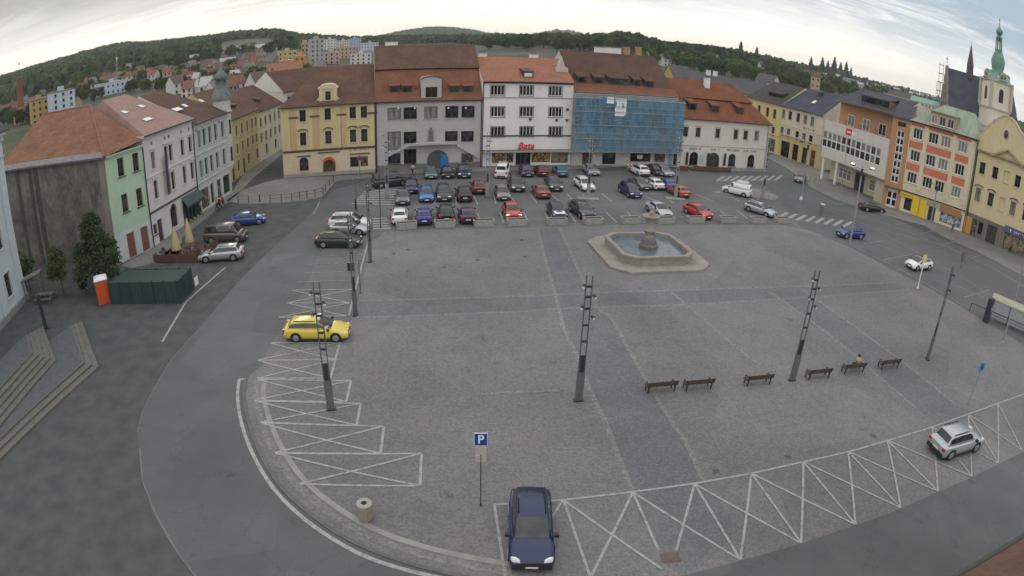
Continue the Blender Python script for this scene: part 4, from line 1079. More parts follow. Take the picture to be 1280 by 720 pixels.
# the box is the wall above the ground floor; the ground floor stands back
rb = b.us([zG(40, 262), zG(365, 372)]); zt = (b.at(*zG(42, 235))[1]+b.at(*zG(362, 340))[1])/2; zb_ = (b.at(*zG(42, 325))[1]+b.at(*zG(355, 440))[1])/2
mb = b.wall
def boxwall(mb, u0, u1, y0, y1, za, zc, mt): mb.box(u0, y0, za, u1, y1, zc, mt)
boxwall(mb, 0, W, 0, 8, z0, zb_, CONC); boxwall(mb, 0, W, 0, 8, zt, z1, CONC); boxwall(mb, 0, rb[0], 0, 8, zb_, zt, CONC); boxwall(mb, rb[1], W, 0, 8, zb_, zt, CONC)
boxwall(mb, rb[0], rb[1], .6, 8, zb_, zt, DARKFRAME)
nb = 12; pw = (rb[1]-rb[0])/nb
wf = WS(frame=WHITE, nx=1, nz=1, trim=None, sill=False, recess=.05, ft=.11, curtain=.3)
for i in range(nb):
    for k in range(2):
        hh = (zt-zb_)/2; o = b.window(rb[0]+pw*(i+.5), zb_+hh*k, pw-.02, hh-.02, wf, y=.001)
# recessed ground floor
g0 = 3.0
boxwall(mb, 0, W-2.6, g0, 8, 0, z0-.01, GROUNDC); boxwall(mb, W-2.6, W, 1.0, 8, 0, z0-.01, GROUNDC)
for u_, w_, nx_ in ((b.at(*zG(165, 480), g0)[0], 3.6, 3), (b.at(*zG(335, 545), g0)[0], 3.2, 2)):
    b.window(u_, 1.1, w_, 2.0, WS(frame=WHITE, nx=nx_, nz=2, trim=None, recess=-.1, ft=.12, curtain=.2), y=g0-.02)
ud = b.at(*zG(243, 540), g0)[0]; mb2 = MB(); mb2.box(ud-1.3, g0-.06, 0, ud+1.3, g0+.02, 3.4, DARKFRAME); mb2.box(ud-1.1, g0-.08, .1, ud-.05, g0-.061, 3.2, GLASS); mb2.box(ud+.05, g0-.08, .1, ud+1.1, g0-.061, 3.2, GLASS); b.part('door', mb2)
for u_ in (.5, b.at(*zG(105, 460))[0], ): mb2 = MB(); mb2.cyl((u_, .45, 0), (u_, .45, z0), .28, n=12, mt=WHITE); b.part('column', mb2)
# orange storey
ut0 = b.at(*zG(150, 90), 3.0)[0]; zt_ = 15.4
mb2 = MB(); mb2.box(ut0, 2.5, z1+.003, W, 8.003, zt_, ORG); mb2.box(ut0-.1, 2.2, zt_, W, 2.9, zt_+.25, plaster('orange_trim', (.5, .3, .2))); b.part('upper_storey', mb2)
for c, y_ in ((200, 185), (285, 205), (375, 235)):
    u_, z_ = b.at(*zG(c, y_), 2.5); b.window(u_, z1+.15, 1.9, 2.1, WS(frame=WHITE, nx=2, nz=1, trim=None, sill=False, recess=-.08, ft=.12, curtain=.6), y=2.48, name='balcony_door')
    mb2 = MB()
    for k in range(9): mb2.box(u_-1.3+k*.32, 1.6, z1, u_-1.27+k*.32, 1.63, z1+.9, DARKMETAL)
    mb2.box(u_-1.33, 1.58, z1+.9, u_+1.33, 1.66, z1+.96, DARKMETAL); b.part('railing', mb2)
ry = 7.5; rz = 18.5
b.roof([(2.0, zt_+.1, ut0-.2, W), (ry, rz, ut0+.6, W), (15, zt_, ut0-.2, W)], T_SLATE, gableL=False, capmat=CONC)
uD = b.us([zG(265, 100), zG(480, 150)]); u_ = (ut0+W)/2+.6; b.dormer(u_, 3.2, zt_+.75, 7.5, 1.25, T_SLATE, mat('weathered_timber', (.2, .14, .1), .8), back=3, slope=.18)
o = Bld.plate(b, 'parapet', 0, W, z1, z1+.25, CONC, -.03, .25)
mb2 = MB(); mb2.face([(W, 0, 0), (W, 0, .01), (W, .01, .01), (W, .01, 0)], CONC)
b.part('wall', b.wall)

# --- orange stair tower house
b = Bld('orange_stair_house', 'narrow orange house with a tall glazed stair strip', (60.9, 87.9), (63.4, 85.5), 15.4, 14, ORG)
b.A = V2((60.9, 87.9)); H = b.H = 15.4
zs0 = b.at(*zG(450, 535))[1]; zs1 = b.at(*zG(470, 235))[1]; uc = b.W*.5
n = 7; hh = (zs1-zs0)/n
for k in range(n): b.window(uc, zs0+hh*k, 1.5, hh-.06, WS(frame=WHITE, nx=2, nz=1, trim=None, sill=False, ft=.17, curtain=.0))
b.window(uc, zs1+.6, 1.5, .75, WS(frame=DARKFRAME, nx=2, nz=1, trim=None, sill=False, curtain=0))
b.door(uc, 1.9, 3.3, WHITE, glazed=True); b.plate('canopy', .2, b.W-.2, 3.45, 3.6, DARKTRIM, -1.0)
b.cornice(H-.3, .3, .35, plaster('orange_trim', (.5, .3, .2)))
b.roof([(-.4, H, 0, b.W), (7, H+3, 0, b.W), (14, H, 0, b.W)], T_SLATE); b.finish()

# --- red and cream shop house with copper roof
zH = lambda x, y: (1110+x/3.6, 120+y/3.6)
CRM = plaster('ivory_plaster', (.66, .58, .42), .94); REDP = plaster('brick_red_plaster', (.56, .19, .12), .9)
b = Bld('copper_roof_house', 'ivory and red four-storey shop house with green copper roof', (63.4, 85.5), G(1203, 291), 15.4, 13, CRM)
H = b.H = (b.at(*zH(97, 108))[1]+b.at(*zH(384, 188))[1])/2; W = b.W
W5 = WS(frame=WHITE, nx=3, nz=1, trim=None, sill=True, curtain=.25, ft=.09)
rows = [((135, 165), (205, 189), (260, 207), (335, 237)), ((124, 264), (193, 288), (246, 309), (321, 341)), ((110, 360), (180, 388), (233, 409), (306, 444))]
zr = []; us_all = None
for r_ in rows:
    uz = [b.at(*zH(*p)) for p in r_]; zr.append(sum(q[1] for q in uz)/4); us_all = [q[0] for q in uz] if us_all is None else us_all
for zc in zr: b.rowu(us_all, zc, 1.75, 1.75, W5)
dz = zr[0]-zr[1]
up = b.us([zH(78, 260), zH(158, 280), zH(285, 320), zH(362, 345)])
edges = [up[0]+.35, up[1]-.35, up[1]+.35, up[2]-.35, up[2]+.35, up[3]-.3]
for k in range(3):
    zz_ = zr[k]-dz/2 if k < 2 else None
    for e in range(3):
        if zz_: b.plate('spandrel', edges[2*e], edges[2*e+1], zz_-.62, zz_+.55, REDP, -.03)
for e in range(3): b.plate('spandrel', edges[2*e], edges[2*e+1], zr[0]+1.15, H-.42, REDP, -.03)
for u_ in up: b.plate('pilaster', max(u_-.36, .02), min(u_+.36, W-.02), 4.3, H-.42, CRM, -.16, .02)
b.cornice(H-.4, .4, .45, REDP); zc = b.at(*zH(200, 470))[1]; b.cornice(zc, .2, .3, DARKTRIM, 'string_course')
YS = mat('yellow_sign', (.68, .50, .02), .5); BS = mat('brown_sign', (.36, .17, .06), .6)
u0, u1 = b.us([zH(62, 400), zH(142, 435)]); o = b.plate('shop_sign', u0, u1, zc-.85, zc-.15, YS, -.18); mk = MB()
for k in range(7): mk.box(u0+.5+k*.3, -.2, zc-.62, u0+.7+k*.3, -.181, zc-.38, mat('dark_letters', (.15, .12, .02), .6))
mk.build('lettering', o)
u0, u1 = b.us([zH(235, 490), zH(330, 520)]); b.plate('shop_sign', u0, u1, zc-1.25, zc-.2, BS, -.16)
u0, u1 = b.us([zH(142, 450), zH(232, 480)]); b.plate('fascia', u0+.05, u1-.05, zc-1.0, zc-.2, plaster('dull_fascia', (.4, .38, .28)), -.12)
us = b.us([zH(72, 480), zH(105, 490), zH(180, 520), zH(205, 560), zH(232, 550), zH(325, 585)])
b.shop(us[0], us[1], .5, 2.9, GLASS, n=2); b.shop(us[2], us[3], .1, 2.9, GLASS, n=2)
COLD = mat('coloured_display', (.5, .5, .5), .3, c2=(.06, .12, .2), scale=2.2, detail=3, mixlo=.42, mixhi=.58); b.shop(us[4], us[5], .5, 2.7, COLD, n=3)
for c in (122, 157): u_ = b.at(*zH(c, 505))[0]; b.plate('yellow_panel', u_-.6, u_+.6, .15, 3.1, YS, -.3, -.02)
ry = 6.5; (rl, rz), (rr, rz2) = b.at(*zH(255, 42), ry), b.at(*zH(395, 78), ry); rz = (rz+rz2)/2
b.roof([(-.55, H, -.3, W+.3), (ry, rz, rl, rr), (13.2, H, -.3, W+.3)], COPPER, False, False)
mb2 = MB()
u0, u1 = b.us([zH(190, 110), zH(300, 145)]); z0 = H+.1; mb2.box(u0, -.05, z0-.2, u1, 4.5, z0+2.3, plaster('orange_dormer', (.5, .3, .19)))
mb2.box(u0-.2, -.35, z0+2.3, u1+.2, 5.5, z0+2.45, COPPER); o = mb2.build('dormer', b.root)
for k in range(3): b.window(u0+(u1-u0)*(k+.5)/3, z0+.35, 1.15, 1.5, WS(frame=WHITE, nx=2, nz=1, trim=None, recess=-.07, curtain=.2), y=-.06, parent=o)
b.gutter(-.6, H-.05); b.downpipe(W-.1, H); b.finish()

# --- yellow house with scroll gable
YB = plaster('soft_yellow_plaster', (.62, .53, .32), .94)
A_ = G(1204, 291); dirv = V2(G(1280, 325))-V2(A_); dirv.normalize()
b = Bld('scroll_gable_house', 'soft yellow baroque house with pediment and curved scroll gable', A_, V2(A_)+dirv*21, 11.5, 15, YB)
uP, zP = b.at(*zH(545, 243)); uPl, zPl = b.at(*zH(465, 268)); H = b.H = b.at(*zH(400, 240))[1]; W = b.W
uT, zT = b.at(*zH(540, 92)); W6 = WS(frame=DARKFRAME, nx=2, nz=2, trim=CREAM, curtain=.15); W6h = WS(frame=DARKFRAME, nx=2, nz=2, trim=CREAM, hood='arch', curtain=.3)
W6b = WS(frame=YB, nx=1, nz=1, trim=CREAM, pane=YB, curtain=0)
z1 = sum(b.at(*zH(*p))[1] for p in ((425, 322), (482, 346)))/2; z2 = sum(b.at(*zH(*p))[1] for p in ((408, 445), (463, 466)))/2
us = b.us([zH(425, 322), zH(482, 346), zH(533, 364), zH(583, 386)]); st_ = us[1]-us[0]; us += [us[3]+st_, us[3]+2*st_, us[3]+3*st_]
for k, u_ in enumerate(us):
    if u_ < W-1: b.window(u_, z1-.95, 1.1, 1.85, W6b if k == 2 else W6); b.window(u_, z2-1.05, 1.1, 2.1, W6b if k == 2 else W6h)
zc = b.at(*zH(420, 520))[1]
b.zones = [(0, plaster('dark_stone_base', (.2, .18, .15), .8)), (3.6, YB)]
b.cornice(H-.2, .45, .5, plaster('ochre_cornice', (.4, .33, .2))); b.plate('attic', 0, W, H+.25, H+1.9, YB, -.05, .5)  # cornice and pediment plaster, a duller and darker yellow than the wall
mb2 = MB(); a0, a1 = uPl, 2*uP-uPl
mb2.bar((a0, -.3, zPl), (uP, -.3, zP), .55, .3, MATS['ochre_cornice']); mb2.bar((uP, -.3, zP), (a1, -.3, zPl), .55, .3, MATS['ochre_cornice']); b.part('pediment', mb2)
# scroll gable
mb2 = MB(); hw = 5.6; n = 22; prof = []
for i in range(n+1):
    x = -1+2*i/n; ax = abs(x)
    h_ = (1.0-.28*(ax/.42)**2 if ax < .42 else .72-.60*ss((ax-.42)/.58)-.05)
    prof.append((uT+x*hw, H+1.9+max(.02, h_)*(zT-H-1.9)))
for p, q in zip(prof, prof[1:]):
    mb2.add([(p[0], -.04, H+1.9), (q[0], -.04, H+1.9), (q[0], -.04, q[1]), (p[0], -.04, p[1]), (p[0], .5, H+1.9), (q[0], .5, H+1.9), (q[0], .5, q[1]), (p[0], .5, p[1])], [(0,1,2,3),(5,4,7,6),(3,2,6,7)], YB)
    mb2.bar((p[0], .2, p[1]+.06), (q[0], .2, q[1]+.06), .75, .12, CREAM)
o = mb2.build('scroll_gable', b.root)
q = MB(); q.lathe([(.55, 0), (.55, .05)], (0, 0), 14, GLASS); q.lathe([(.75, -.02), (.75, .03)], (0, 0), 14, CREAM); g_ = q.build('oval_window', o, (uT+.1, -.06, H+1.9+(zT-H-1.9)*.42)); g_.rotation_euler = (rad(90), 0, 0); g_.scale = (.75, 1.25, 1)
us = b.us([zH(352, 560), zH(372, 570), zH(395, 590), zH(425, 600), zH(445, 620), zH(480, 640), zH(515, 640)])
b.plate('orange_panel', us[0]-.3, us[1]+.2, .2, 2.9, mat('orange_panel', (.5, .25, .05), .6), -.15); b.shop(us[1]+.3, us[2]+.1, .2, 2.9, DISPLAY, n=1); b.shop(us[2]+.4, us[3], .8, 2.8, GLASS, n=1); b.door((us[4]+us[5])/2, 1.9, 3.0, DARKFRAME)
b.shop(us[6]+.3, us[6]+4.6, .4, 2.9, DISPM, n=3); b.shop(us[6]+5.2, us[6]+9, .4, 2.9, GLASS, n=3)
SB = mat('slate_blue_sign', (.09, .11, .2), .5); o = b.plate('shop_sign', us[6]+.1, us[6]+6.5, 3.0, 4.0, SB, -.25)
mk = MB(); mk.box(us[6]+1.2, -.27, 3.25, us[6]+1.35, -.251, 3.75, WHITE)
for k in range(9): mk.box(us[6]+2+k*.38, -.27, 3.38, us[6]+2.25+k*.38, -.251, 3.62, mat('pale_letters', (.45, .47, .55), .6))
mk.build('lettering', o)
b.roof([(.5, H+.4, 0, W), (7, H+5.5, 0, W), (15, H, 0, W)], T_RED); b.downpipe(.1, H); b.finish()

# ------------------------------------------------------------------ church
def az_el(px, py): r = ray(px, py); return math.atan2(r.x, r.y), r.z/math.hypot(r.x, r.y)
CH_D = 140.0
def chp(px, py, d=CH_D): a, e = az_el(px, py); return Vector((d*math.sin(a), d*math.cos(a), 20+d*e))
zI = lambda x, y: (1150+x/4.5, 20+y/4.5)
TW = plaster('tower_white', (.68, .64, .53), .93); TTRIM = plaster('tower_trim', (.5, .47, .38))
c = chp(*zI(437, 300)); tz = chp(*zI(400, 352)).z; tcx, tcy = c.x, c.y
th = thing('church_tower', 'white church tower with green onion dome and lantern', 'church tower', (tcx, tcy, 0), rad(-16))
tw = 2.75
mb = MB(); mb.box(-tw, -tw, 0, tw, tw, tz, TW); zc1 = chp(*zI(400, 520)).z
for z_, o_ in ((zc1, .28), (tz-.4, .4), (zc1-4.2, .18)): mb.box(-tw-o_, -tw-o_, z_, tw+o_, tw+o_, z_+.38, TTRIM)
for sx in (-1, 1):
    for sy in (-1, 1): mb.box(sx*tw-.35+(-.06 if sx < 0 else .06), sy*tw-.35+(-.06 if sy < 0 else .06), zc1+.4, sx*tw+.35+(-.06 if sx < 0 else .06), sy*tw+.35+(-.06 if sy < 0 else .06), tz-.42, TTRIM)
mb.build('wall', th)
zw = chp(*zI(400, 440)).z
for k in range(4):
    q = MB(); n = 8; w_, h_ = .62, 2.6
    pts = [(-w_, -tw-.03, -h_/2), (w_, -tw-.03, -h_/2)]+[(w_*math.cos(math.pi*i/n), -tw-.03, h_/2-w_+w_*math.sin(math.pi*i/n)+.3) for i in range(n+1)]
    q.face(pts, mat('louvre', (.035, .03, .028), .7)); 
    o = q.build('belfry_window', th, (0, 0, zw), k*math.pi/2)
    q2 = MB(); q2.lathe([(.95, 0), (.95, .06)], (0, 0), 18, TTRIM); q2.lathe([(.78, .02), (.78, .1)], (0, 0), 18, mat('clock_face', (.12, .11, .09), .5))
    q2.box(-.04, -.0, .1, .04, .6, .13, mat('clock_hand', (.6, .5, .2), .4)); q2.box(0, -.04, .1, .42, .04, .13, MATS['clock_hand'])
    o = q2.build('clock', th, (0, 0, 0), 0); o.rotation_euler = (rad(90), 0, k*math.pi/2); a = k*math.pi/2; rr_ = tw+.34
    o.location = (rr_*math.sin(a), -rr_*math.cos(a), tz+.75)
    g = MB(); g.box(-1.3, -tw-.25, tz, 1.3, -tw+.6, tz+1.0, TW)
    for i in range(8):
        a0, a1 = math.pi*i/8, math.pi*(i+1)/8; g.add([(1.3*math.cos(a0), -tw-.25, tz+1+.9*math.sin(a0)), (1.3*math.cos(a1), -tw-.25, tz+1+.9*math.sin(a1)), (1.3*math.cos(a1), -tw+1.2, tz+1+.9*math.sin(a1)), (1.3*math.cos(a0), -tw+1.2, tz+1+.9*math.sin(a0)), (0, -tw-.25, tz+1)], [(0,3,2,1),(0,1,4)], TW if i < 0 else COPPER_B)
    g.build('clock_gable', th, (0, 0, 0), k*math.pi/2)
zz = lambda y: chp(1248, zI(0, y)[1]).z
z_bulb0, z_bulbm, z_bulb1 = zz(308), zz(255), zz(195); z_l1 = zz(118); z_s0, z_sm, z_s1 = zz(108), zz(86), zz(60); z_top = zz(8)
mb = MB(); mb.lathe([(tw*1.28, tz), (tw*1.1, tz+.8), (tw*.62, z_bulb0-.8), (tw*.5, z_bulb0), (1.55, z_bulb0+.5), (1.75, z_bulbm), (1.4, (z_bulbm+z_bulb1)/2), (.95, z_bulb1-.3), (.9, z_bulb1)], (0, 0), 16, COPPER_B, True, rad(22.5)); mb.build('onion_dome', th)
mb = MB()
for k in range(8): a = 2*math.pi*k/8; mb.cyl((.82*math.cos(a), .82*math.sin(a), z_bulb1), (.62*math.cos(a), .62*math.sin(a), z_l1), .13, n=5, mt=COPPER_B)
mb.lathe([(.95, z_bulb1), (.95, z_bulb1+.3)], (0, 0), 12, COPPER_B); mb.lathe([(.8, z_l1-.3), (.85, z_l1), (.35, z_l1+.3)], (0, 0), 12, COPPER_B); mb.lathe([(.62, (z_bulb1+z_l1)/2+.6), (.58, z_l1-.3)], (0, 0), 8, DARKFRAME); mb.build('lantern', th)
mb = MB(); mb.lathe([(.3, z_l1+.2), (.8, (z_s0+z_sm)/2), (.92, z_sm), (.6, (z_sm+z_s1)/2), (.16, z_s1), (.07, z_s1+1.4), (.04, z_top)], (0, 0), 12, COPPER_B); mb.lathe([(.02, z_s1+1.3), (.28, z_s1+1.55), (.02, z_s1+1.8)], (0, 0), 8, mat('gilt', (.5, .38, .12), .4, .8)); mb.build('spire', th)
# nave: ridge from the scaffolded gable to behind the tower
n0, n1 = chp(*zI(147, 316), 146), chp(*zI(520, 372), 150)
th = thing('church', 'church nave with steep dark roof and scaffolded gable beside its tower', 'church', (n0.x, n0.y, 0), math.atan2(n1.y-n0.y, n1.x-n0.x))
Ln = math.hypot(n1.x-n0.x, n1.y-n0.y); rz = (n0.z+n1.z)/2; ez = 12.5; hw = 7.5; NS = tiles('church_slate', (0.075, 0.085, 0.105), (0.10, 0.112, 0.135))
mb = MB(); mb.face([(0, -hw, ez), (Ln, -hw, ez), (Ln, 0, rz), (0, 0, rz)], NS); mb.face([(Ln, hw, ez), (0, hw, ez), (0, 0, rz), (Ln, 0, rz)], NS)
mb.face([(Ln, -hw, ez), (Ln+5, 0, ez), (Ln, 0, rz)], NS); mb.face([(Ln+5, 0, ez), (Ln, hw, ez), (Ln, 0, rz)], NS); mb.build('roof', th)
GREYS = plaster('weathered_stone', (.30, .28, .25), .75); mb = MB(); mb.box(.02, -hw+.3, 0, Ln, hw-.3, ez-.02, GREYS)
for k in range(6): x = 2+k*(Ln-3)/5.5; mb.box(x-.5, -hw-.9, 0, x+.5, -hw+.32, ez-1.2, GREYS); mb.box(x-.35, -hw-.5, ez-1.2, x+.35, -hw+.3, ez+.5, plaster('pinnacle_stone', (.5, .48, .44)))
mb.build('wall', th)
mb = MB(); k_ = 7
mb.face([(-.05, -hw, ez), (-.05, 0, rz+.3), (-.05, hw, ez)], GREYS); mb.face([(.35, -hw, ez), (.35, hw, ez), (.35, 0, rz+.3)], GREYS)
for i in range(k_):
    t0, t1 = i/k_, (i+1)/k_
    for sy in (-1, 1): ya, yb = sorted((sy*hw*(1-t0), sy*hw*(1-t1))); mb.box(-.1, ya, ez+(rz-ez)*t0, .4, yb, ez+(rz-ez)*t1+.45, GREYS)
mb.box(-.05, -hw, 0, .35, hw, ez, GREYS); mb.build('gable', th)
mb = MB(); mb.cyl((.1, 0, rz+.6), (.1, 0, rz+2.6), .06, n=5, mt=DARKMETAL); mb.box(-.3, -.05, rz+1.9, .5, .05, rz+2.02, DARKMETAL); mb.build('gable_cross', th)
sp0 = chp(*zI(272, 352), 148); spt = chp(*zI(277, 158), 148); k = (Vector((sp0.x, sp0.y))-Vector((n0.x, n0.y))).length
mb = MB(); mb.lathe([(1.0, rz-1.2), (.85, rz+1.6), (.95, rz+1.7), (.06, spt.z), (.02, spt.z+1)], (k, 0), 8, mat('spire_lead', (.085, .07, .085), .6), False); mb.build('ridge_turret', th)
s2 = thing('church_scaffolding', 'thin pole scaffolding standing round the church gable', 'scaffolding', th.location, th.rotation_euler.z)
mb = MB()
for y_ in (-7.5, -5, -2.5, 0, 2.5, 5):
    h_ = ez+(rz-ez)*(1-abs(y_)/8)+1
    for x_ in (-.7, -1.7): mb.cyl((x_, y_, 0), (x_, y_, h_), .06, n=4, mt=ZINC)
for z_ in range(4, 30, 2):
    wd = 7.6 if z_ < ez else 7.6*(1-(z_-ez)/(rz-ez+2))
    if wd > .5:
        for x_ in (-.7, -1.7): mb.cyl((x_, -wd, z_), (x_, wd, z_), .05, n=4, mt=ZINC)
        mb.box(-1.65, -wd, z_-.12, -.75, wd, z_-.05, MATS['scaffold_board'])
mb.build('frame', s2)

# ------------------------------------------------------------------ left side: white and green houses along the street
MINT = plaster('mint_plaster', (.42, .55, .42), .93); ROUGH = mat('rough_weathered_wall', (.085, .078, .066), .95, c2=(.21, .195, .165), scale=.5, detail=10, mixlo=.36, mixhi=.66, stretch=(1, 1, .6), bump=.5, bscale=3, grain=.25, gscale=3)
zJ = lambda x, y: (x/4.5, 90+y/4.5); zK = lambda x, y: (110+x/5.143, 110+y/5.143); zL_ = lambda x, y: (110+x/5.143, 220+y/5.143)
zM_ = lambda x, y: (170+x/5.538, 90+y/5.538); zN = lambda x, y: (220+x/5.143, 170+y/5.143); zO = lambda x, y: (250+x/5.538, 90+y/5.538)
PG = V2((-40.5, 50.2)); PL2 = V2((-39.0, 55.6)); PL3 = V2((-39.1, 67.4)); PL4 = V2((-39.6, 78.4))
# mint house: the rough gable side faces the square's corner
bs_ = Bld('mint_green_house', 'mint green corner house with rough grey side wall and orange tiled roof', PG+Vector((-17.5, -.9)), PG, 11.4, 5.6, ROUGH)
b = bs_; W = b.W; H = 11.4
for c in (95, 165): u_, z_ = b.at(*zJ(c, 560)); b.plate('wall_strip', u_-.3, u_+.3, .1, H-.5, mat('dark_stain_plaster', (.05, .05, .042), .95, c2=(.09, .085, .07), scale=1.5), -.02, .01)
u_ = b.at(*zJ(200, 560))[0]; b.plate('wall_strip', u_-.35, u_+.35, .1, H-.3, MATS['dark_stain_plaster'], -.04, .01)
b.H = H; b.back = ROUGH
mb = MB(); FL = mat('flashing_sheet', (.13, .12, .13), .5, .3, c2=(.2, .19, .2), scale=1.2); ry, rz = 8.5, 16.1
al = (PL2-PG); gW = al.length
e = b.W; B0 = Vector((e, 0)); lz = lambda p: ((V2(p)-b.A).dot(b.d), (V2(p)-b.A).dot(b.n))
l2 = lz(PL2); la = lz((-50.3, 60.3))
mb.face([(-.3, -.35, H), (e+.25, -.35, H), (la[0], la[1], rz), (-.3, la[1]-.2, rz)], T_ORANGE)
mb.face([(e+.25, -.35, H), (l2[0]+.25, l2[1], H+.55), (la[0], la[1], rz)], T_ORANGE)
mb.face([(l2[0]+.25, l2[1], H+.55), (l2[0]-11, l2[1]+4, H), (la[0], la[1], rz)], T_ORANGE); mb.face([(-.3, la[1]-.2, rz), (la[0], la[1], rz), (l2[0]-11, l2[1]+6, H), (-.3, 13, H)], T_ORANGE)
mb.box(-.3, -.45, H-.18, e+.25, -.25, H-.003, FL)
b.part('roof', mb)
for a_, c_ in (((e+.25, -.35, H), (la[0], la[1], rz)), ((-.3, la[1]-.2, rz), (la[0], la[1], rz))): mb = MB(); mb.cyl(a_, c_, .16, n=7, mt=mat('ridge_tile', (.17, .075, .045), .85, c2=(.24, .12, .08), scale=2)); b.part('ridge_tiles', mb)
mb = MB(); k = .9; mb.face([(-.3, -.5, H+.02), (e+.2, -.5, H+.02), (e-.4, k-.35, H+.04+k*(rz-H)/(la[1]+.35)), (-.3, k-.35, H+.04+k*(rz-H)/(la[1]+.35))], FL); b.part('flashing', mb)
b.open = []; mb = b.wall
mb.face([(0, 0, 0), (e, 0, 0), (e, 0, H), (0, 0, H)], ROUGH); mb.face([(0, 9, 0), (0, 0, 0), (0, 0, H), (0, 9, H)], ROUGH)
mb.box(e-.9, -.05, 0, e+.02, .0, H-.2, plaster('patched_corner', (.26, .24, .21), .7)); b.part('wall', mb)
g_ = Bld('facade_helper', 'x', PG, PL2, H, 8, MINT); g_.root.parent = b.root; g_.root.location = (e, 0, 0); g_.root.rotation_euler = (0, 0, math.atan2(g_.d.y, g_.d.x)-math.atan2(b.d.y, b.d.x)); g_.root.name = 'street_front'
for k in ('label', 'category'): del g_.root[k]
zm = g_.at(*zL_(220, 350))[1]; g_.zones = [(0, plaster('pale_base', (.55, .57, .58))), (max(3.2, zm-.3), MINT)]
WM = WS(frame=BROWNWOOD, nx=2, nz=2, trim=None, sill=True, curtain=0)
z1 = (g_.at(*zK(212, 515))[1]+g_.at(*zK(307, 467))[1])/2; z2 = (g_.at(*zL_(235, 187))[1]+g_.at(*zL_(325, 125))[1])/2
u1, u2 = g_.at(*zK(212, 515))[0], g_.at(*zK(307, 467))[0]
for z_ in (z1, z2):
    for u_ in (u1, u2): g_.window(u_, z_-1.0, .9, 1.95, WM)
RDOOR = mat('red_brown_door', (.2, .075, .06), .6)
g_.door(u1+.1, 1.15, 2.7, RDOOR); g_.door(u2, 1.15, 2.7, RDOOR); g_.cornice(H-.3, .3, .3, MINT); g_.downpipe(g_.W-.08, H); g_.finish()
# child of a child stays within part / sub-part depth
root_ = bs_.root
for o in [o for o in bpy.data.objects if o.parent == g_.root]:
    pass

PKW = plaster('pinkish_white_plaster', (.62, .58, .57), .94)
b = Bld('pink_roof_house', 'white three-storey house with pale pink roof between the mint and the grey house', PL2, PL3, 12.3, 15, PKW)
H = b.H = 12.3; WP = WS(frame=BROWNWOOD, nx=2, nz=2, trim=PKW, hood='flat', curtain=.1)
z1 = sum(b.at(*zK(*p))[1] for p in ((420, 485), (517, 422), (605, 376), (655, 350)))/4; z2 = sum(b.at(*zK(*p))[1] for p in ((435, 660), (527, 612), (660, 525)))/3
us = b.us([zK(420, 485), zK(502, 430), zK(530, 410), zK(605, 376), zK(655, 350)])
for z_, h_ in ((z1, 1.9), (z2, 2.1)): b.rowu(us, z_, .85, h_, WP)
for x, y in ((408, 342), (492, 300), (517, 290), (597, 253), (645, 230)): u_, z_ = b.at(*zK(x, y)); b.window(u_, H-1.35, .4, .4, WS(frame=DARKFRAME, nx=1, nz=1, trim=None, sill=False, curtain=0))
u_, zt = b.at(*zK(478, 430)); zb2 = b.at(*zK(488, 690))[1]; b.plate('long_banner', u_-.28, u_+.28, zb2, zt, mat('dark_banner', (.05, .045, .06), .7), -.5, -.44)
zc = b.at(*zL_(500, 190))[1]; b.cornice(zc, .22, .18, DARKTRIM, 'string_course'); b.cornice((z1+z2)/2-.1, .16, .12, PKW, 'string_course'); b.cornice(H-.35, .35, .4, PKW)
b.door(b.at(*zL_(468, 345))[0], 1.1, 2.6, DARKFRAME); b.window(b.at(*zL_(557, 290))[0], .6, 1.7, 2.8, WS(frame=BROWNWOOD, trim=PKW, curtain=0), True); b.window(b.at(*zL_(437, 360))[0], 1.2, .8, 1.2, WM)
GRN = mat('dark_green_shopfront', (.018, .05, .042), .45, c2=(.03, .07, .06), scale=2); u0, u1 = b.us([zL_(612, 200), zL_(716, 130)]); u1 = min(u1, b.W-.2)
b.shop(u0, u1, .2, 3.3, GLASS, frame=GRN, n=4)
mb = MB(); zc2 = zc-.2; mb.add([(u0-.3, -.05, zc2), (u1+.2, -.05, zc2), (u1+.3, -.95, zc2-1.0), (u0-.4, -.95, zc2-1.0), (u1+.3, -.95, zc2-1.3), (u0-.4, -.95, zc2-1.3)], [(0,1,2,3),(3,2,4,5),(0,3,5),(1,4,2)], GRN); b.part('green_awning', mb)
for k in range(5): u_ = u0+(u1-u0)*k/4; b.plate('shopfront_pier', u_-.16, u_+.16, 0, zc2-1.1, GRN, -.12, .02)
ry = 10.5; rl, rz = b.at(*zK(95, 95), ry); rr, rz2 = b.at(*zK(345, 0), ry); rz = (rz+rz2)/2
slope = math.atan((rz-H)/(ry+.4)); b.roof([(-.4, H, 0, b.W), (ry, rz, max(rl, 0), b.W), (15.5, H, max(rl, 0), b.W)], T_PINK, gableL=False)
for x, y, w_, h_ in ((240, 160, .9, .9), (347, 122, .9, .9), (385, 205, 1.6, .8), (580, 142, 1.8, 1.0)):
    yy = 4.0
    for _ in range(12):
        u_, z_ = b.at(*zK(x, y), yy); yy += ((z_-H)/math.tan(slope)-.4-yy)*.5
    b.skylight(u_, yy-.3, H+(yy+.1)*math.tan(slope), w_, h_, slope, WHITE if y < 200 else None)
b.gutter(-.5, H-.05); b.downpipe(b.W-.1, H, DARKMETAL); b.finish()

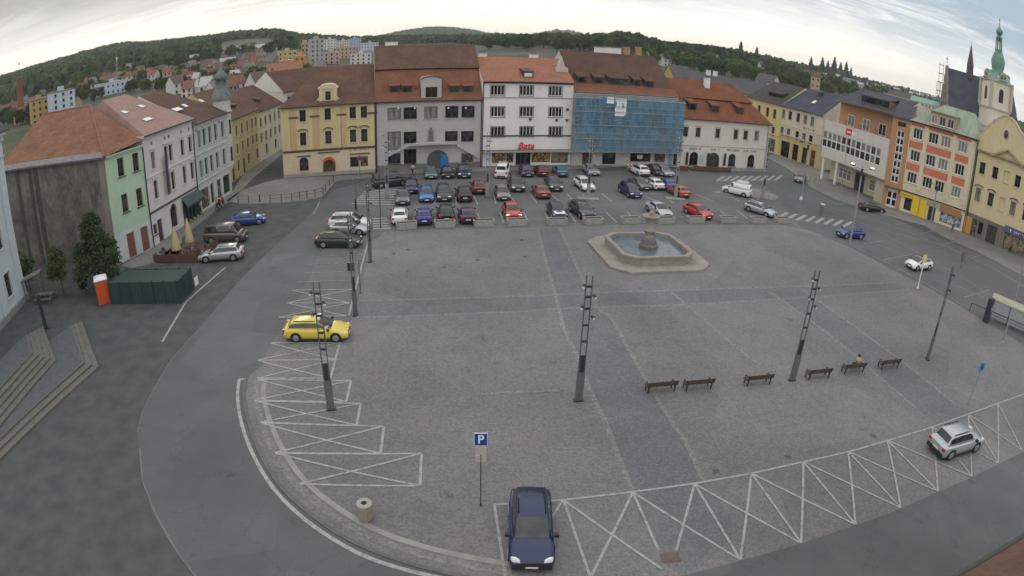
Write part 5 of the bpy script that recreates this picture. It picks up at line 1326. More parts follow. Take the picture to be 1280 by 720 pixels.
GWH = plaster('grey_white_plaster', (.50, .51, .48), .93); TEAL = mat('teal_frame', (.12, .2, .19), .6)
b = Bld('grey_white_house', 'grey white house with tall teal windows, dark roof and corner turret', PL3, PL4, 11.6, 14, GWH)
H = b.H = 11.6; WT = WS(frame=TEAL, nx=2, nz=2, trim=GWH, tw=.16, curtain=.1)
p1 = ((437, 475), (472, 455), (510, 438), (550, 415), (597, 388), (623, 375)); p2 = ((450, 670), (487, 650), (520, 632), (560, 612), (605, 590), (630, 577))
z1 = sum(b.at(*zM_(*p))[1] for p in p1)/6; z2 = sum(b.at(*zM_(*p))[1] for p in p2)/6; us = b.us([zM_(*p) for p in p1])
for z_ in (z1, z2): b.rowu(us, z_, .95, 2.2, WT)
for k in range(6): b.window(.9+k*1.8, H-1.15, .4, .4, WS(frame=DARKFRAME, nx=1, nz=1, trim=None, sill=False, curtain=0))
b.cornice((z1+z2)/2-.1, .2, .15, GWH, 'string_course'); b.cornice(z2-1.8, .2, .18, GWH, 'string_course'); b.cornice(H-.35, .35, .4, GWH)
us = b.us([zN(165, 420), zN(215, 380), zN(226, 375), zN(246, 355), zN(268, 345), zN(292, 325), zN(305, 310), zN(348, 285)])
for i in range(0, 8, 2): b.shop(us[i], min(us[i+1], b.W-.3), .4, 3.0, GLASS if i % 4 else DISPLAY, frame=GRN if i > 4 else DARKFRAME, n=2)
ry = 8; rl, rz = b.at(*zM_(20, 95), ry); rr, rz2 = b.at(*zM_(330, 90), ry)
b.roof([(-.4, H, 0, b.W+.2), (ry, H+4.3, 0, b.W-5), (14, H, 0, b.W+.2)], T_BROWN2, gableR=False)
for x, y in ((355, 235), (467, 197)): b.skylight(b.at(*zM_(x, y), 3)[0], 3.0, H+3.4*4.3/8.4, .9, .9, math.atan(4.3/8.4), WHITE)
# corner turret
tq = MB(); cx_, cy_ = b.W+.2, .9; zt0 = H+1.6
tq.lathe([(1.15, 3.4), (1.3, 4.0), (1.3, H-.3), (1.5, H), (1.3, H+.2), (1.25, zt0), (1.5, zt0+.2)], (cx_, cy_), 8, GWH, False); o = tq.build('corner_turret', b.root)
q = MB(); q.lathe([(1.5, zt0+.2), (1.42, zt0+.8), (.95, zt0+1.5), (.8, zt0+2.0), (.8, zt0+3.0), (1.15, zt0+3.2), (.7, zt0+3.9), (.15, zt0+4.4), (.04, zt0+5.6)], (cx_, cy_), 12, mat('grey_turret_roof', (.10, .13, .12), .6, c2=(.15, .18, .165), scale=2)); q.build('turret_roof', o)
for k, z_ in enumerate((z1, z2)):
    for a in (-100, -55, -10):
        q = MB(); q.box(-.32, -.03, -1.0, .32, .02, 1.0, GLASS); w_ = q.build('turret_window', o, (cx_+1.22*math.cos(rad(a)), cy_+1.22*math.sin(rad(a)), z_), rad(a+90))
b.gutter(-.5, H-.05); b.finish()

# further down the side street
SY = plaster('street_yellow_plaster', (.5, .42, .22))
b = Bld('street_yellow_house', 'small ochre house with brown roof down the side street', (-42.6, 84), (-44.0, 99), 9.6, 12, SY)
H = b.H = 9.6; b.rowu([1.6, 4.2, 6.8, 9.4, 12, 14], 7.4, 1.0, 1.7, WY); b.rowu([1.6, 4.2, 6.8, 9.4, 12, 14], 4.6, 1.0, 1.6, WY); b.rowu([4.2, 9.4, 14], 1.9, 1.1, 1.8, WY); b.door(1.8, 1.2, 2.5, BROWNWOOD); b.door(7, 1.2, 2.5, BROWNWOOD)
b.cornice(H-.3, .3, .3, SY); b.roof([(-.4, H, -.1, b.W), (5.8, H+4.6, -.1, b.W), (12, H, -.1, b.W)], T_BROWN); b.dormer(7, 1.2, H+.6, 1.6, 1.0, T_BROWN, DARKFRAME); b.gutter(-.45, H-.05); b.finish()
b = Bld('street_cream_house', 'low cream house next to the ochre one down the side street', (-44.0, 99), (-44.6, 112), 9.0, 12, CREAM2)
H = b.H = 9; b.rowu([1.5, 4, 6.5, 9, 11.5], 6.9, 1.0, 1.6, WY); b.rowu([1.5, 4, 6.5, 9, 11.5], 4.2, 1.0, 1.6, WY); b.rowu([4, 9], 1.8, 1.1, 1.7, WY); b.cornice(H-.3, .3, .3, CREAM2); b.roof([(-.4, H, -.1, b.W), (5.8, H+4, -.1, b.W), (12, H, -.1, b.W)], T_BROWN2); b.dormer(5, 1.4, H+.6, 1.6, 1.0, T_BROWN2, DARKFRAME); b.finish()
b = Bld('street_white_house', 'tall white house closing the side street under a brown roof', (-44.6, 113), (-37, 124), 11.0, 13, WARMW)
H = b.H = 11; b.rowu([1.6, 4, 6.4, 8.8, 11.2], 9.1, 1.0, 1.7, WE); b.rowu([1.6, 4, 6.4, 8.8, 11.2], 6, 1.0, 1.7, WE); b.rowu([1.6, 6.4, 11.2], 2, 1.3, 2.2, WE); b.cornice(H-.3, .3, .3, WARMW)
b.roof([(-.4, H, -.1, b.W), (6, H+4, -.1, b.W), (13, H, -.1, b.W)], T_BROWN2); b.finish()
# pale building at the left edge
PB = plaster('pale_blue_white', (.52, .57, .60), .94); p0, p1 = V2(G(34, 373)), V2(G(0, 412))
dl = (p1-p0).normalized()
b = Bld('pale_corner_building', 'tall pale blue-white building with pilasters at the left edge', p0+dl*22, p0, 13.2, 12, PB)
W = b.W; b.H = 13.0; H = b.H = b.at(19, 156)[1]
WB = WS(frame=DARKFRAME, trim=PB, curtain=.1)
for u_ in (W-3.2, W-7, W-11): b.window(u_, 1.6, 1.2, 2.3, WB); b.window(u_, 6.2, 1.2, 2.3, WB)
for u_ in (W-.75, W-5.1, W-9): b.plate('pilaster', u_-.6, u_+.6, .62, H-1.1, PB, -.22, .02)
b.plate('plinth', .02, W+.12, 0, .6, plaster('grey_plinth', (.26, .27, .27)), -.3, .02); b.cornice(H-1.0, 1.0, .7, PB); b.cornice(H-2.6, .25, .35, PB, 'string_course')
b.roof([(-.8, H, 0, W+.6), (5, H+1.6, 0, W-3), (12, H, 0, W+.6)], T_SLATE, gableR=False); b.finish()
# tiled roof of the house below the camera
e0, e1 = G(1188, 727, 9.0), G(1286, 668, 9.0)
dE = (V2(e1)-V2(e0)).normalized(); nE = Vector((dE.y, -dE.x))
th = thing('tiled_house', 'corner of an orange tiled roof at the bottom right of the view', 'house', (e0.x-dE.x*8, e0.y-dE.y*8, 0), math.atan2(dE.y, dE.x))
Lh = (V2(e1)-V2(e0)).length+20; mb = MB()
mb.face([(0, 0, 9.0), (0, -6, 12.6), (Lh, -6, 12.6), (Lh, 0, 9.0)], tiles('orange_clay_tiles', (.20, .115, .085), (.15, .09, .07), course=.3, strength=.8)); mb.face([(0, 0, 8.85), (Lh, 0, 8.85), (Lh, -6, 12.4), (0, -6, 12.4)], BROWNWOOD); mb.build('roof', th)
mb = MB(); mb.cyl((0, .1, 8.93), (Lh, .1, 8.93), .11, n=8, mt=mat('mossy_gutter', (.05, .06, .045), .8)); mb.build('gutter', th)
mb = MB(); mb.box(0, -6, 0, Lh, -.7, 8.8, CREAM2); mb.build('wall', th)
# ------------------------------------------------------------------ trees
def leafmat(name, c1, c2):
    m_ = mat(name, c1, .75, c2=c2, scale=.55, detail=3, mixlo=.35, mixhi=.65, spec=.2, vary=.32, grain=.25, gscale=2.5)
    return m_
LEAF_D = leafmat('dark_leaves', (.030, .050, .022), (.066, .094, .036)); LEAF_M = leafmat('mid_leaves', (.045, .075, .025), (.09, .13, .04))
LEAF_L = leafmat('light_leaves', (.06, .10, .026), (.10, .155, .04)); NEEDLE = leafmat('needles', (.018, .034, .022), (.04, .062, .036))
BARK = mat('bark', (.05, .038, .028), .9, c2=(.09, .07, .05), scale=3)
def leaf_quad(mb, p, s, r, mt):
    a = Vector((r.gauss(0, 1), r.gauss(0, 1), r.gauss(0, .7))).normalized(); b_ = a.orthogonal().normalized()
    t = r.random()*6.28; c = a.cross(b_); u_ = (b_*math.cos(t)+c*math.sin(t))*s; v_ = a.cross(u_).normalized()*s*r.uniform(.5, .8)
    mb.add([p-u_-v_*.4, p-v_, p+u_*.9-v_*.2, p+u_*.5+v_, p-u_*.6+v_*.8], [(0, 1, 2, 3, 4)], mt)
def broad_mesh(seed, h, w_, n, s, mt, clumps=16):
    r = random.Random(seed); mb = MB(); cl = []
    for _ in range(clumps):
        a = r.random()*6.28; t = r.random()**.6; z = r.uniform(.32, .95); rr_ = math.sqrt(max(.05, 1-((z-.6)/.45)**2))
        cl.append((Vector((math.cos(a)*t*rr_*w_*.42, math.sin(a)*t*rr_*w_*.42, z*h*.93)), r.uniform(.16, .27)*w_))
    for i in range(n):
        c, q = r.choice(cl); d = Vector((r.gauss(0, 1), r.gauss(0, 1), r.gauss(0, .85))); d.normalize()
        leaf_quad(mb, c+d*q*r.uniform(.55, 1.0), s*r.uniform(.6, 1.25), r, mt)
    return mb.mesh('crown')
def conifer_mesh(seed, h, w_, n, s, mt, base=.08):
    r = random.Random(seed); mb = MB()
    for i in range(n):
        t = r.random()**.75; z = h*(base+(1-base)*t); tier = .75+.25*math.cos(t*34); rad_ = w_/2*(1-t)**.85*tier; a = r.random()*6.28
        q = rad_*r.uniform(.45, 1.0); leaf_quad(mb, Vector((math.cos(a)*q, math.sin(a)*q, z-q*.25)), s*r.uniform(.6, 1.2)*(1-.5*t), r, mt)
    return mb.mesh('crown')
def trunk_mesh(h, r0, seed=0, limbs=5):
    r = random.Random(seed); mb = MB(); mb.cyl((0, 0, -.3), (0, 0, h*.55), r0, r0*.7, 7, BARK); mb.cyl((0, 0, h*.55), (.1, 0, h*.92), r0*.7, r0*.15, 6, BARK)
    for k in range(limbs):
        z = h*r.uniform(.3, .65); a = r.random()*6.28; l = h*.28; mb.cyl((0, 0, z), (math.cos(a)*l, math.sin(a)*l, z+l*.8), r0*.4, r0*.08, 5, BARK)
    return mb.mesh('trunk')
PROTO = {}
def tree(kind, loc, h, label, group=None, cat='tree', rz=0.0, wide=1.0):
    """kinds: broad0-3 dark to light, conifer; a copy shares its crown and trunk meshes"""
    if kind not in PROTO:
        i = len(PROTO)
        if kind.startswith('conifer'): cm, tm = conifer_mesh(40+i, 12, 5.2, 520, .75, NEEDLE), trunk_mesh(12, .2, i, 0)
        else: cm, tm = broad_mesh(20+i, 12, 11, 900, .62, {'d': LEAF_D, 'm': LEAF_M, 'l': LEAF_L}[kind[-1]]), trunk_mesh(12, .3, i)
        PROTO[kind] = (cm, tm)
    cm, tm = PROTO[kind]; name = 'conifer_tree' if kind.startswith('conifer') else 'broadleaf_tree'
    t = thing(name, label, cat, loc, rz, group); k = h/12; t.scale = (k*wide, k*wide, k)
    link('crown', cm, t); link('trunk', tm, t); return t
rt = random.Random(77)
def treeline(n, x0, x1, yfun, h0, h1, kinds, label, group):
    for i in range(n):
        x = x0+(x1-x0)*(i+rt.uniform(.1, .9))/n; p = at_terrain(x, yfun(x)+rt.uniform(-2.5, 2.5))
        if p is None: continue
        tree(rt.choice(kinds), p-Vector((0, 0, .3)), rt.uniform(h0, h1), label, group, rz=rt.random()*6, wide=rt.uniform(.85, 1.25))
KD = ['broad0d', 'broad1d', 'broad2m']; KC = ['conifer0', 'conifer1']; KM = ['broad2m', 'broad3m', 'broad1d']; KL = ['broad4l', 'broad3m']
def Y(*pts):
    def f(x):
        for (x0, y0), (x1, y1) in zip(pts, pts[1:]):
            if x <= x1: return y0+(y1-y0)*(x-x0)/(x1-x0)
        return pts[-1][1]
    return f
treeline(34, 600, 800, Y((600, 60), (700, 62), (800, 64)), 11, 15, KD, 'dark tree of the wood above the white shop house roof', 'trees of the wood above the roofs')
treeline(26, 608, 800, Y((600, 53), (700, 55), (800, 55)), 11, 15, KD+KC, 'dark tree of the wood above the white shop house roof', 'trees of the wood above the roofs')
treeline(30, 790, 1005, Y((790, 60), (850, 68), (900, 76), (960, 84), (1010, 92)), 10, 15, KD, 'dark leafy tree on the slope behind the long slate roof', 'trees on the slope behind the slate roof')
treeline(26, 780, 1000, Y((780, 53), (830, 62), (900, 68), (960, 77), (1000, 86)), 10, 15, KD+KC, 'dark leafy tree on the slope behind the long slate roof', 'trees on the slope behind the slate roof')
treeline(12, 972, 1110, Y((970, 104), (1040, 112), (1110, 118)), 10, 14, KM, 'green tree behind the blue slate roof of the cream house', 'trees behind the blue slate roof')
treeline(12, 985, 1090, Y((980, 94), (1040, 100), (1090, 106)), 9, 13, KM+KD, 'green tree behind the blue slate roof of the cream house', 'trees behind the blue slate roof')
for i, (x, y, h) in enumerate(((1013, 90, 26), (1027, 93, 29), (1034, 93, 25), (1042, 94, 34), (1050, 95, 28), (1057, 96, 31), (1063, 98, 22))):
    tree(KC[i % 2], at_terrain(x, y), h, 'tall spruce of the little row against the sky', 'row of spruces against the sky', rz=i, wide=1.5)
for x, y, h in ((925, 77, 25), (945, 80, 23)): tree('conifer0', at_terrain(x, y), h, 'pointed spruce standing above the wooded slope', 'spruces above the wooded slope', wide=1.5)
tree('broad3m', at_terrain(1135, 116), 13, 'dark round tree on the skyline left of the church')
tree('broad4l', at_terrain(925, 95), 12, 'pale green round tree behind the long slate roof', wide=1.7)
tree('broad4l', at_terrain(319, 112), 11, 'bright green tree among the roofs behind the corner turret', wide=1.2)
treeline(9, 395, 480, Y((395, 58), (480, 56)), 10, 14, KD, 'dark tree on the ridge above the pale apartment blocks', 'trees above the apartment blocks')
treeline(16, 250, 400, Y((250, 72), (330, 68), (400, 62)), 9, 13, KD, 'dark tree between the houses below the long wooded hill', 'trees below the long wooded hill')
treeline(18, 90, 260, Y((90, 113), (170, 92), (260, 82)), 9, 13, KD+KM, 'dark tree among the far houses around the lattice mast', 'trees among the houses around the lattice mast')
treeline(7, 330, 400, Y((330, 103), (400, 96)), 7, 10, KM, 'garden tree beside the orange apartment houses', 'trees by the orange houses')

# forest on the hills: one mass
def forest():
    mb = MB(); r = random.Random(3); n = 0
    def put(x, y, h, s):
        z = terrain(x, y)
        for k in range(5):
            p = Vector((x+r.gauss(0, s*.5), y+r.gauss(0, s*.5), z+h*r.uniform(.25, 1.0)-1)); a = Vector((r.gauss(0, 1)-p.x*.0008, r.gauss(0, 1)-1.2, r.gauss(.6, .8))).normalized()
            u_ = a.orthogonal().normalized()*s*r.uniform(.6, 1.1); v_ = a.cross(u_)*r.uniform(.7, 1)
            mb.add([p-u_-v_*.5, p+u_*.2-v_, p+u_-v_*.1, p+u_*.5+v_, p-u_*.6+v_*.7], [(0, 1, 2, 3, 4)], FOR)
    FOR = mat('forest_leaves', (.024, .042, .02), .85, c2=(.075, .105, .045), scale=.03, detail=10, mixlo=.36, mixhi=.66, spec=.1, coord='World', grain=.4, gscale=.11)
    for i in range(15000):
        az = r.uniform(-54, -19); e, D = lerp_tab(SKYLINE, az); d = D*(.36+.67*r.random()**.75)
        x, y = d*math.sin(rad(az)), d*math.cos(rad(az))
        if az > -27.5 and d < D*.72: continue
        if d < 640: continue
        clear = math.sin(x*.006+1.3)*math.sin(y*.0052+.4)
        if clear > .52 and d < D*.9: continue
        put(x, y, r.uniform(9, 15), r.uniform(3.5, 6))
    for i in range(1800):
        az = r.uniform(-20, 3); e, D = lerp_tab(SKYLINE, az); d = D*r.uniform(.86, 1.06); x, y = d*math.sin(rad(az)), d*math.cos(rad(az)); put(x, y, r.uniform(8, 14), r.uniform(3, 4.5))
    for i in range(2600):
        az = r.uniform(0, 30); e, D = lerp_tab(SKYLINE, az); d = D*r.uniform(.82, 1.06); x, y = d*math.sin(rad(az)), d*math.cos(rad(az)); put(x, y, r.uniform(9, 14), r.uniform(2.6, 4))
    for i in range(420):
        az = r.uniform(27, 48); e, D = lerp_tab(SKYLINE, az); d = D*r.uniform(.6, 1.05); x, y = d*math.sin(rad(az)), d*math.cos(rad(az)); put(x, y, r.uniform(6, 10), r.uniform(3, 5))
    for i in range(2500):
        az = r.uniform(-16, 9); d = r.uniform(2600, 3900); x, y = d*math.sin(rad(az)), d*math.cos(rad(az)); put(x, y, r.uniform(12, 18), r.uniform(9, 15))
    o = mb.build('forest'); tag(o, 'dark forest covering the far hills behind the town', 'forest', kind='stuff')
forest()
# ------------------------------------------------------------------ the town beyond
BW = {'white': plaster('far_white', (.58, .56, .52)), 'cream': plaster('far_cream', (.52, .45, .33)), 'grey': plaster('far_grey', (.36, .36, .36)), 'orange': plaster('far_orange', (.50, .26, .07)), 'yellow': plaster('far_yellow', (.50, .42, .2)),
      'pink': plaster('far_pink', (.5, .36, .3)), 'blue': plaster('far_blue', (.36, .43, .56)), 'tan': plaster('far_tan', (.42, .33, .22)), 'pale blue': plaster('far_pale_blue', (.46, .53, .60)), 'brick': plaster('far_brick', (.24, .12, .08)), 'ochre': plaster('far_ochre', (.42, .3, .11))}
BR = {'red': mat('far_red_roof', (.19, .075, .05), .85, c2=(.13, .06, .045), scale=.6), 'brown': mat('far_brown_roof', (.085, .055, .045), .85, c2=(.12, .07, .055), scale=.6), 'grey': mat('far_grey_roof', (.10, .10, .105), .8, c2=(.15, .15, .15), scale=.5),
      'dark': mat('far_dark_roof', (.05, .05, .055), .8, c2=(.075, .075, .08), scale=.5), 'orange': mat('far_orange_roof', (.26, .11, .06), .85, c2=(.2, .09, .055), scale=.6), 'pale': mat('far_pale_roof', (.38, .37, .36), .7, c2=(.3, .3, .3), scale=.5), 'green': mat('far_green_roof', (.16, .3, .24), .7, c2=(.2, .34, .28), scale=.5)}
FWIN = {}
def far_house(px, py, wpx, hm, dm, wall, roof, label, rot=0.0, flat=False, floors=2, group=None, ridge=None, name=None, dmin=150):
    p = at_terrain(px, py, dmin); d = math.hypot(p.x, p.y); W = wpx*d/784.0; az = math.atan2(p.x, p.y)
    t = thing(name or ('apartment_block' if flat else 'far_house'), label, 'apartment block' if flat else 'house', p-Vector((0, 0, .6)), -az+rad(rot), group)
    hw, hd = W/2, dm/2; mb = MB(); mb.box(-hw, -hd, 0, hw, hd, hm, BW[wall])
    if not flat:
        rh = ridge or min(dm*.38, 4.2); mb.face([(-hw, -hd, hm), (-hw, 0, hm+rh), (-hw, hd, hm)], BW[wall]); mb.face([(hw, -hd, hm), (hw, hd, hm), (hw, 0, hm+rh)], BW[wall])
    mb.build('wall', t); mb = MB()
    if flat: mb.box(-hw-.15, -hd-.15, hm+.003, hw+.15, hd+.15, hm+.5, BR[roof]); mb.box(-1.6, -1.2, hm+.502, 1.6, 1.2, hm+2.6, BW[wall])
    else:
        e = .4; mb.face([(-hw-.2, -hd-e, hm-.3), (hw+.2, -hd-e, hm-.3), (hw+.2, 0, hm+rh+.1), (-hw-.2, 0, hm+rh+.1)], BR[roof]); mb.face([(hw+.2, hd+e, hm-.3), (-hw-.2, hd+e, hm-.3), (-hw-.2, 0, hm+rh+.1), (hw+.2, 0, hm+rh+.1)], BR[roof])
        mb.box(-hw*.4-.4, .3, hm+rh*.4, -hw*.4+.4, 1.0, hm+rh+.9, BW['brick'])
    mb.build('roof', t)
    nx = max(2, min(9, int(W/3.2))); ww = 1.2
    for k in range(floors):
        zc = hm*(k+.5)/floors
        for i in range(nx):
            key = 'w'
            if key not in FWIN: q = MB(); q.box(-.6, -.06, -.75, .6, .02, .75, GLASS); FWIN[key] = q.mesh('window')
            link('window', FWIN[key], t, (-hw+W*(i+.5)/nx, -hd, zc))
    return t
# apartment blocks
far_house(78, 150, 32, 14, 12, 'pale blue', 'grey', 'pale blue apartment block behind the orange tiled roof', 12, True, 5); far_house(50, 153, 24, 12, 12, 'ochre', 'grey', 'ochre apartment block between the brick chimney and the pale blue one', 6, True, 4)
far_house(140, 117, 44, 8, 14, 'pale blue', 'pale', 'low pale turquoise hall by the lattice mast', 8, True, 2)
for x, y, w_, h, wl, lb, rt_ in ((395, 83, 17, 20, 'grey', 'tall grey apartment block right of the orange ones', 10), (381, 82, 9, 17, 'tan', 'narrow tan apartment block left of the tall grey one', 0), (359, 82, 24, 11, 'yellow', 'wide yellow apartment block above the orange ones', 5),
        (357, 93, 14, 9, 'orange', 'small bright orange apartment house above the red roof', 0), (376, 91, 14, 11, 'orange', 'orange apartment house beside the narrow tan block', -8), (428, 73, 34, 10, 'tan', 'long tan apartment block above the yellow baroque roof', 0), (414, 80, 20, 9, 'pink', 'rosy apartment block in front of the long tan one', 4),
        (412, 63, 16, 14, 'white', 'white apartment block at the left end of the skyline row', 6), (429, 62, 15, 13, 'white', 'white apartment block next to the blue one on the skyline', -4), (443, 62, 16, 16, 'blue', 'blue apartment block on the skyline', 3), (462, 64, 22, 11, 'pale blue', 'pale blue apartment block right of the blue one on the skyline', 0),
        (451, 80, 26, 8, 'white', 'white flat house just above the yellow baroque roof', 0)):
    far_house(x, y, w_, h, 11, wl, 'pale', lb, rt_, True, max(3, int(h/3.2)))
# houses
ht = [(257, 90, 16, 6, 'white', 'brown', 'white house under the wood left of the turret', 20), (266, 101, 40, 5, 'tan', 'brown', 'wide low house with a large brown roof left of the turret', 5), (246, 108, 20, 6, 'ochre', 'red', 'ochre house left of the turret dome', -10), (254, 118, 24, 5, 'white', 'pale', 'white house with pale roof above the dark roof', 10), (270, 124, 18, 5, 'white', 'grey', 'white house with grey roof beside the turret dome', 30),
      (231, 94, 14, 6, 'pink', 'brown', 'pink house below the left hill', 0), (216, 98, 26, 6, 'pink', 'red', 'long rosy house with red roof below the left hill', 6), (190, 98, 14, 6, 'white', 'red', 'white house with red roof right of the lattice mast', 12), (175, 95, 12, 6, 'cream', 'brown', 'cream house behind the lattice mast', -8), (163, 91, 12, 6, 'white', 'grey', 'white house with grey roof up behind the mast', 3), (204, 93, 11, 5, 'white', 'brown', 'tiny white house with brown roof up the left slope', -15),
      (128, 104, 10, 6, 'pink', 'red', 'pink house left of the lattice mast', 10), (112, 110, 12, 6, 'white', 'red', 'white house with red roof left of the pale hall', -10), (104, 117, 12, 5, 'cream', 'brown', 'cream house with brown roof above the apartment block', 5), (120, 119, 14, 6, 'white', 'brown', 'white house with brown roof beside the pale hall', 20), (158, 100, 10, 5, 'cream', 'red', 'small cream house with red roof at the foot of the mast', 0),
      (243, 78, 12, 5, 'white', 'pale', 'white house with pale roof high on the left slope', 5), (300, 66, 30, 5, 'grey', 'pale', 'long grey house high under the left wood', 0), (325, 66, 22, 6, 'grey', 'pale', 'grey house with pale roof under the left ridge', 4), (285, 84, 20, 5, 'cream', 'pale', 'cream house with pale roof above the turret', -5), (312, 79, 15, 6, 'white', 'brown', 'white house with brown roof between the trees', 10), (327, 80, 12, 6, 'white', 'grey', 'white house with grey roof left of the yellow block', 0), (340, 83, 10, 6, 'blue', 'grey', 'bluish house left of the yellow block', -6),
      (310, 92, 24, 5, 'pink', 'red', 'rosy house with long red roof behind the turret', 5), (330, 93, 18, 5, 'white', 'brown', 'white house with brown roof left of the orange houses', -5), (332, 100, 20, 5, 'pale blue', 'pale', 'pale house with a light roof left of the orange houses', 3), (305, 103, 16, 6, 'brick', 'brown', 'brick house with brown roof right of the turret', 15), (296, 119, 18, 6, 'white', 'red', 'white house with red roof just right of the turret', 25),
      (830, 83, 12, 6, 'white', 'brown', 'white gabled house left of the long slate roof', 35), (932, 92, 9, 6, 'white', 'red', 'small white house with red roof right of the slate roof', 20), (894, 71, 13, 5, 'white', 'pale', 'long white house in the wood above the slate roof', 0), (845, 66, 10, 5, 'white', 'brown', 'white house among trees above the brown roof', 0), (820, 62, 10, 4, 'white', 'grey', 'low white house among the highest trees', 5),
      (1009, 96, 10, 6, 'tan', 'brown', 'tan house left of the row of spruces', 10), (1004, 90, 8, 5, 'white', 'grey', 'white house left of the row of spruces', -10), (1030, 98, 14, 5, 'cream', 'pale', 'cream house under the row of spruces', 5), (1054, 100, 20, 5, 'white', 'pale', 'long white house under the row of spruces', 3), (1062, 105, 18, 5, 'white', 'grey', 'long white house with grey roof above the green trees', 0), (1080, 106, 11, 5, 'pale blue', 'grey', 'pale blue house right of the green trees', 12), (1090, 110, 12, 5, 'white', 'pale', 'white house with pale roof on the right slope', -5), (1103, 111, 12, 5, 'tan', 'pale', 'tan house with pale roof on the right slope', 8), (1114, 112, 9, 5, 'white', 'brown', 'white house with brown roof far on the right slope', 0),
      (1126, 119, 12, 6, 'cream', 'brown', 'cream house left of the scaffolded church gable', 5), (1142, 120, 12, 5, 'white', 'pale', 'white house with pale roof near the church gable', -6), (1158, 121, 12, 5, 'white', 'grey', 'white house with grey roof next to the church gable', 6)]
for x, y, w_, h, wl, rf_, lb, rt_ in ht: far_house(x, y, w_, h, 9, wl, rf_, lb, rt_)
# nearer roofs right behind the square
far_house(357, 118, 44, 9, 16, 'tan', 'orange', 'house with a long orange roof behind the side street', -4, ridge=4.5, dmin=135)
far_house(345, 134, 30, 9, 12, 'grey', 'grey', 'grey house with glinting roof lights left of the yellow baroque roof', -30, ridge=3.5, dmin=130)
far_house(325, 139, 24, 9, 12, 'white', 'brown', 'white house with brown roof behind the ochre street house', 20, ridge=4, dmin=125)
far_house(1018, 118, 12, 14, 8, 'tan', 'brown', 'tall tan tower house behind the blue slate roof', 0, ridge=4, floors=3)
far_house(1158, 142, 44, 10, 14, 'cream', 'green', 'house with pale green roof left of the copper roof', -10, ridge=4, dmin=120)
far_house(1130, 134, 44, 10, 12, 'cream', 'dark', 'house with dark roof behind the orange storey', -10, ridge=4, dmin=130)
t = far_house(908, 138, 96, 8.3, 17, 'ochre', 'dark', 'long ochre school with slate roof behind the rust red mansard roof', -3, ridge=4.6, dmin=140, name='school')
for u_ in (-8, -5.4): q = MB(); q.box(u_-.9, -.6, 11, u_+.9, .6, 14.6, WHITE); q.box(u_-1, -.7, 14.6, u_+1, .7, 14.8, KERB); q.build('chimney', t)
far_house(845, 118, 24, 8.5, 14, 'ochre', 'dark', 'yellow wing with slate roof left of the school', 20, ridge=5, dmin=140)
far_house(958, 122, 24, 9, 12, 'cream', 'dark', 'cream house with dark roof between the school and the yellow corner house', -20, ridge=4, dmin=140)
# chimney stack and mast on the left
p = at_terrain(27, 150); d = math.hypot(p.x, p.y); hz = 20+d*(ray(25, 78).z/math.hypot(ray(25, 78).x, ray(25, 78).y))-p.z
th = thing('factory_chimney', 'old brick factory chimney with a thin mast on top', 'chimney', p); hb = hz*.72
q = MB(); q.lathe([(2.6, -1), (2.5, 1), (2.0, hb), (2.25, hb+.3), (2.2, hb+1)], (0, 0), 12, BW['brick']); q.build('stack', th)
q = MB(); q.cyl((0, 0, hb), (0, 0, hz), .18, .1, 6, DARKMETAL); q.cyl((0, 0, hz-1.2), (0, 0, hz), .4, .4, 8, DARKMETAL); q.build('mast', th)
p = at_terrain(147, 112); d = math.hypot(p.x, p.y); r_ = ray(147, 68); hz = 20+d*(r_.z/math.hypot(r_.x, r_.y))-p.z
th = thing('lattice_mast', 'pale lattice radio mast rising above the far houses', 'mast', p)
q = MB()
for k in range(4):
    a = k*math.pi/2+.8; q.cyl((1.6*math.cos(a), 1.6*math.sin(a), 0), (.35*math.cos(a), .35*math.sin(a), hz*.86), .14, n=4, mt=ZINC)
    for j in range(8):
        t0, t1 = j/8, (j+1)/8; r0, r1 = 1.6-1.25*t0, 1.6-1.25*t1; a2 = a+math.pi/2; q.cyl((r0*math.cos(a), r0*math.sin(a), hz*.86*t0), (r1*math.cos(a2), r1*math.sin(a2), hz*.86*t1), .07, n=4, mt=ZINC)
q.build('lattice', th); q = MB(); q.cyl((0, 0, hz*.82), (0, 0, hz), .12, n=5, mt=ZINC); q.cyl((0, 0, hz*.84), (0, 0, hz*.93), .5, n=8, mt=WHITE); q.build('antenna', th)

# the many small houses of the far quarters
def quarter(n, corners, wl_, rf_, wr, label, group, seed):
    r = random.Random(seed); (x0, x1, fa, fb) = corners; k = 0
    for i in range(n):
        x = x0+(x1-x0)*(i+r.uniform(.1, .9))/n; y = r.uniform(fa(x), fb(x)); wl = wl_[i % len(wl_)]; rf = rf_[(i//len(wl_)+i) % len(rf_)]
        far_house(x, y, r.uniform(*wr), r.uniform(4.5, 6.5), r.uniform(7, 10), wl, rf, label % (wl, rf), r.uniform(-35, 35), group=group)
quarter(26, (95, 340, Y((95, 116), (170, 98), (260, 84), (340, 74)), Y((95, 121), (170, 104), (260, 104), (340, 95))), ['white', 'cream', 'pink', 'grey', 'tan'], ['red', 'brown', 'grey', 'red'], (8, 13), 'small %s house with %s roof scattered below the long wooded hill', 'small houses scattered below the long wooded hill', 4)
quarter(12, (215, 300, Y((215, 108), (300, 108)), Y((215, 122), (300, 124))), ['white', 'grey', 'cream'], ['brown', 'red', 'pale'], (11, 17), '%s house with %s roof crowded behind the corner turret', 'houses crowded behind the corner turret', 5)
quarter(14, (300, 400, Y((300, 84), (400, 66)), Y((300, 100), (400, 98))), ['white', 'tan', 'grey', 'pink'], ['brown', 'grey', 'red'], (9, 14), '%s house with %s roof around the orange apartment blocks', 'houses around the orange apartment blocks', 6)
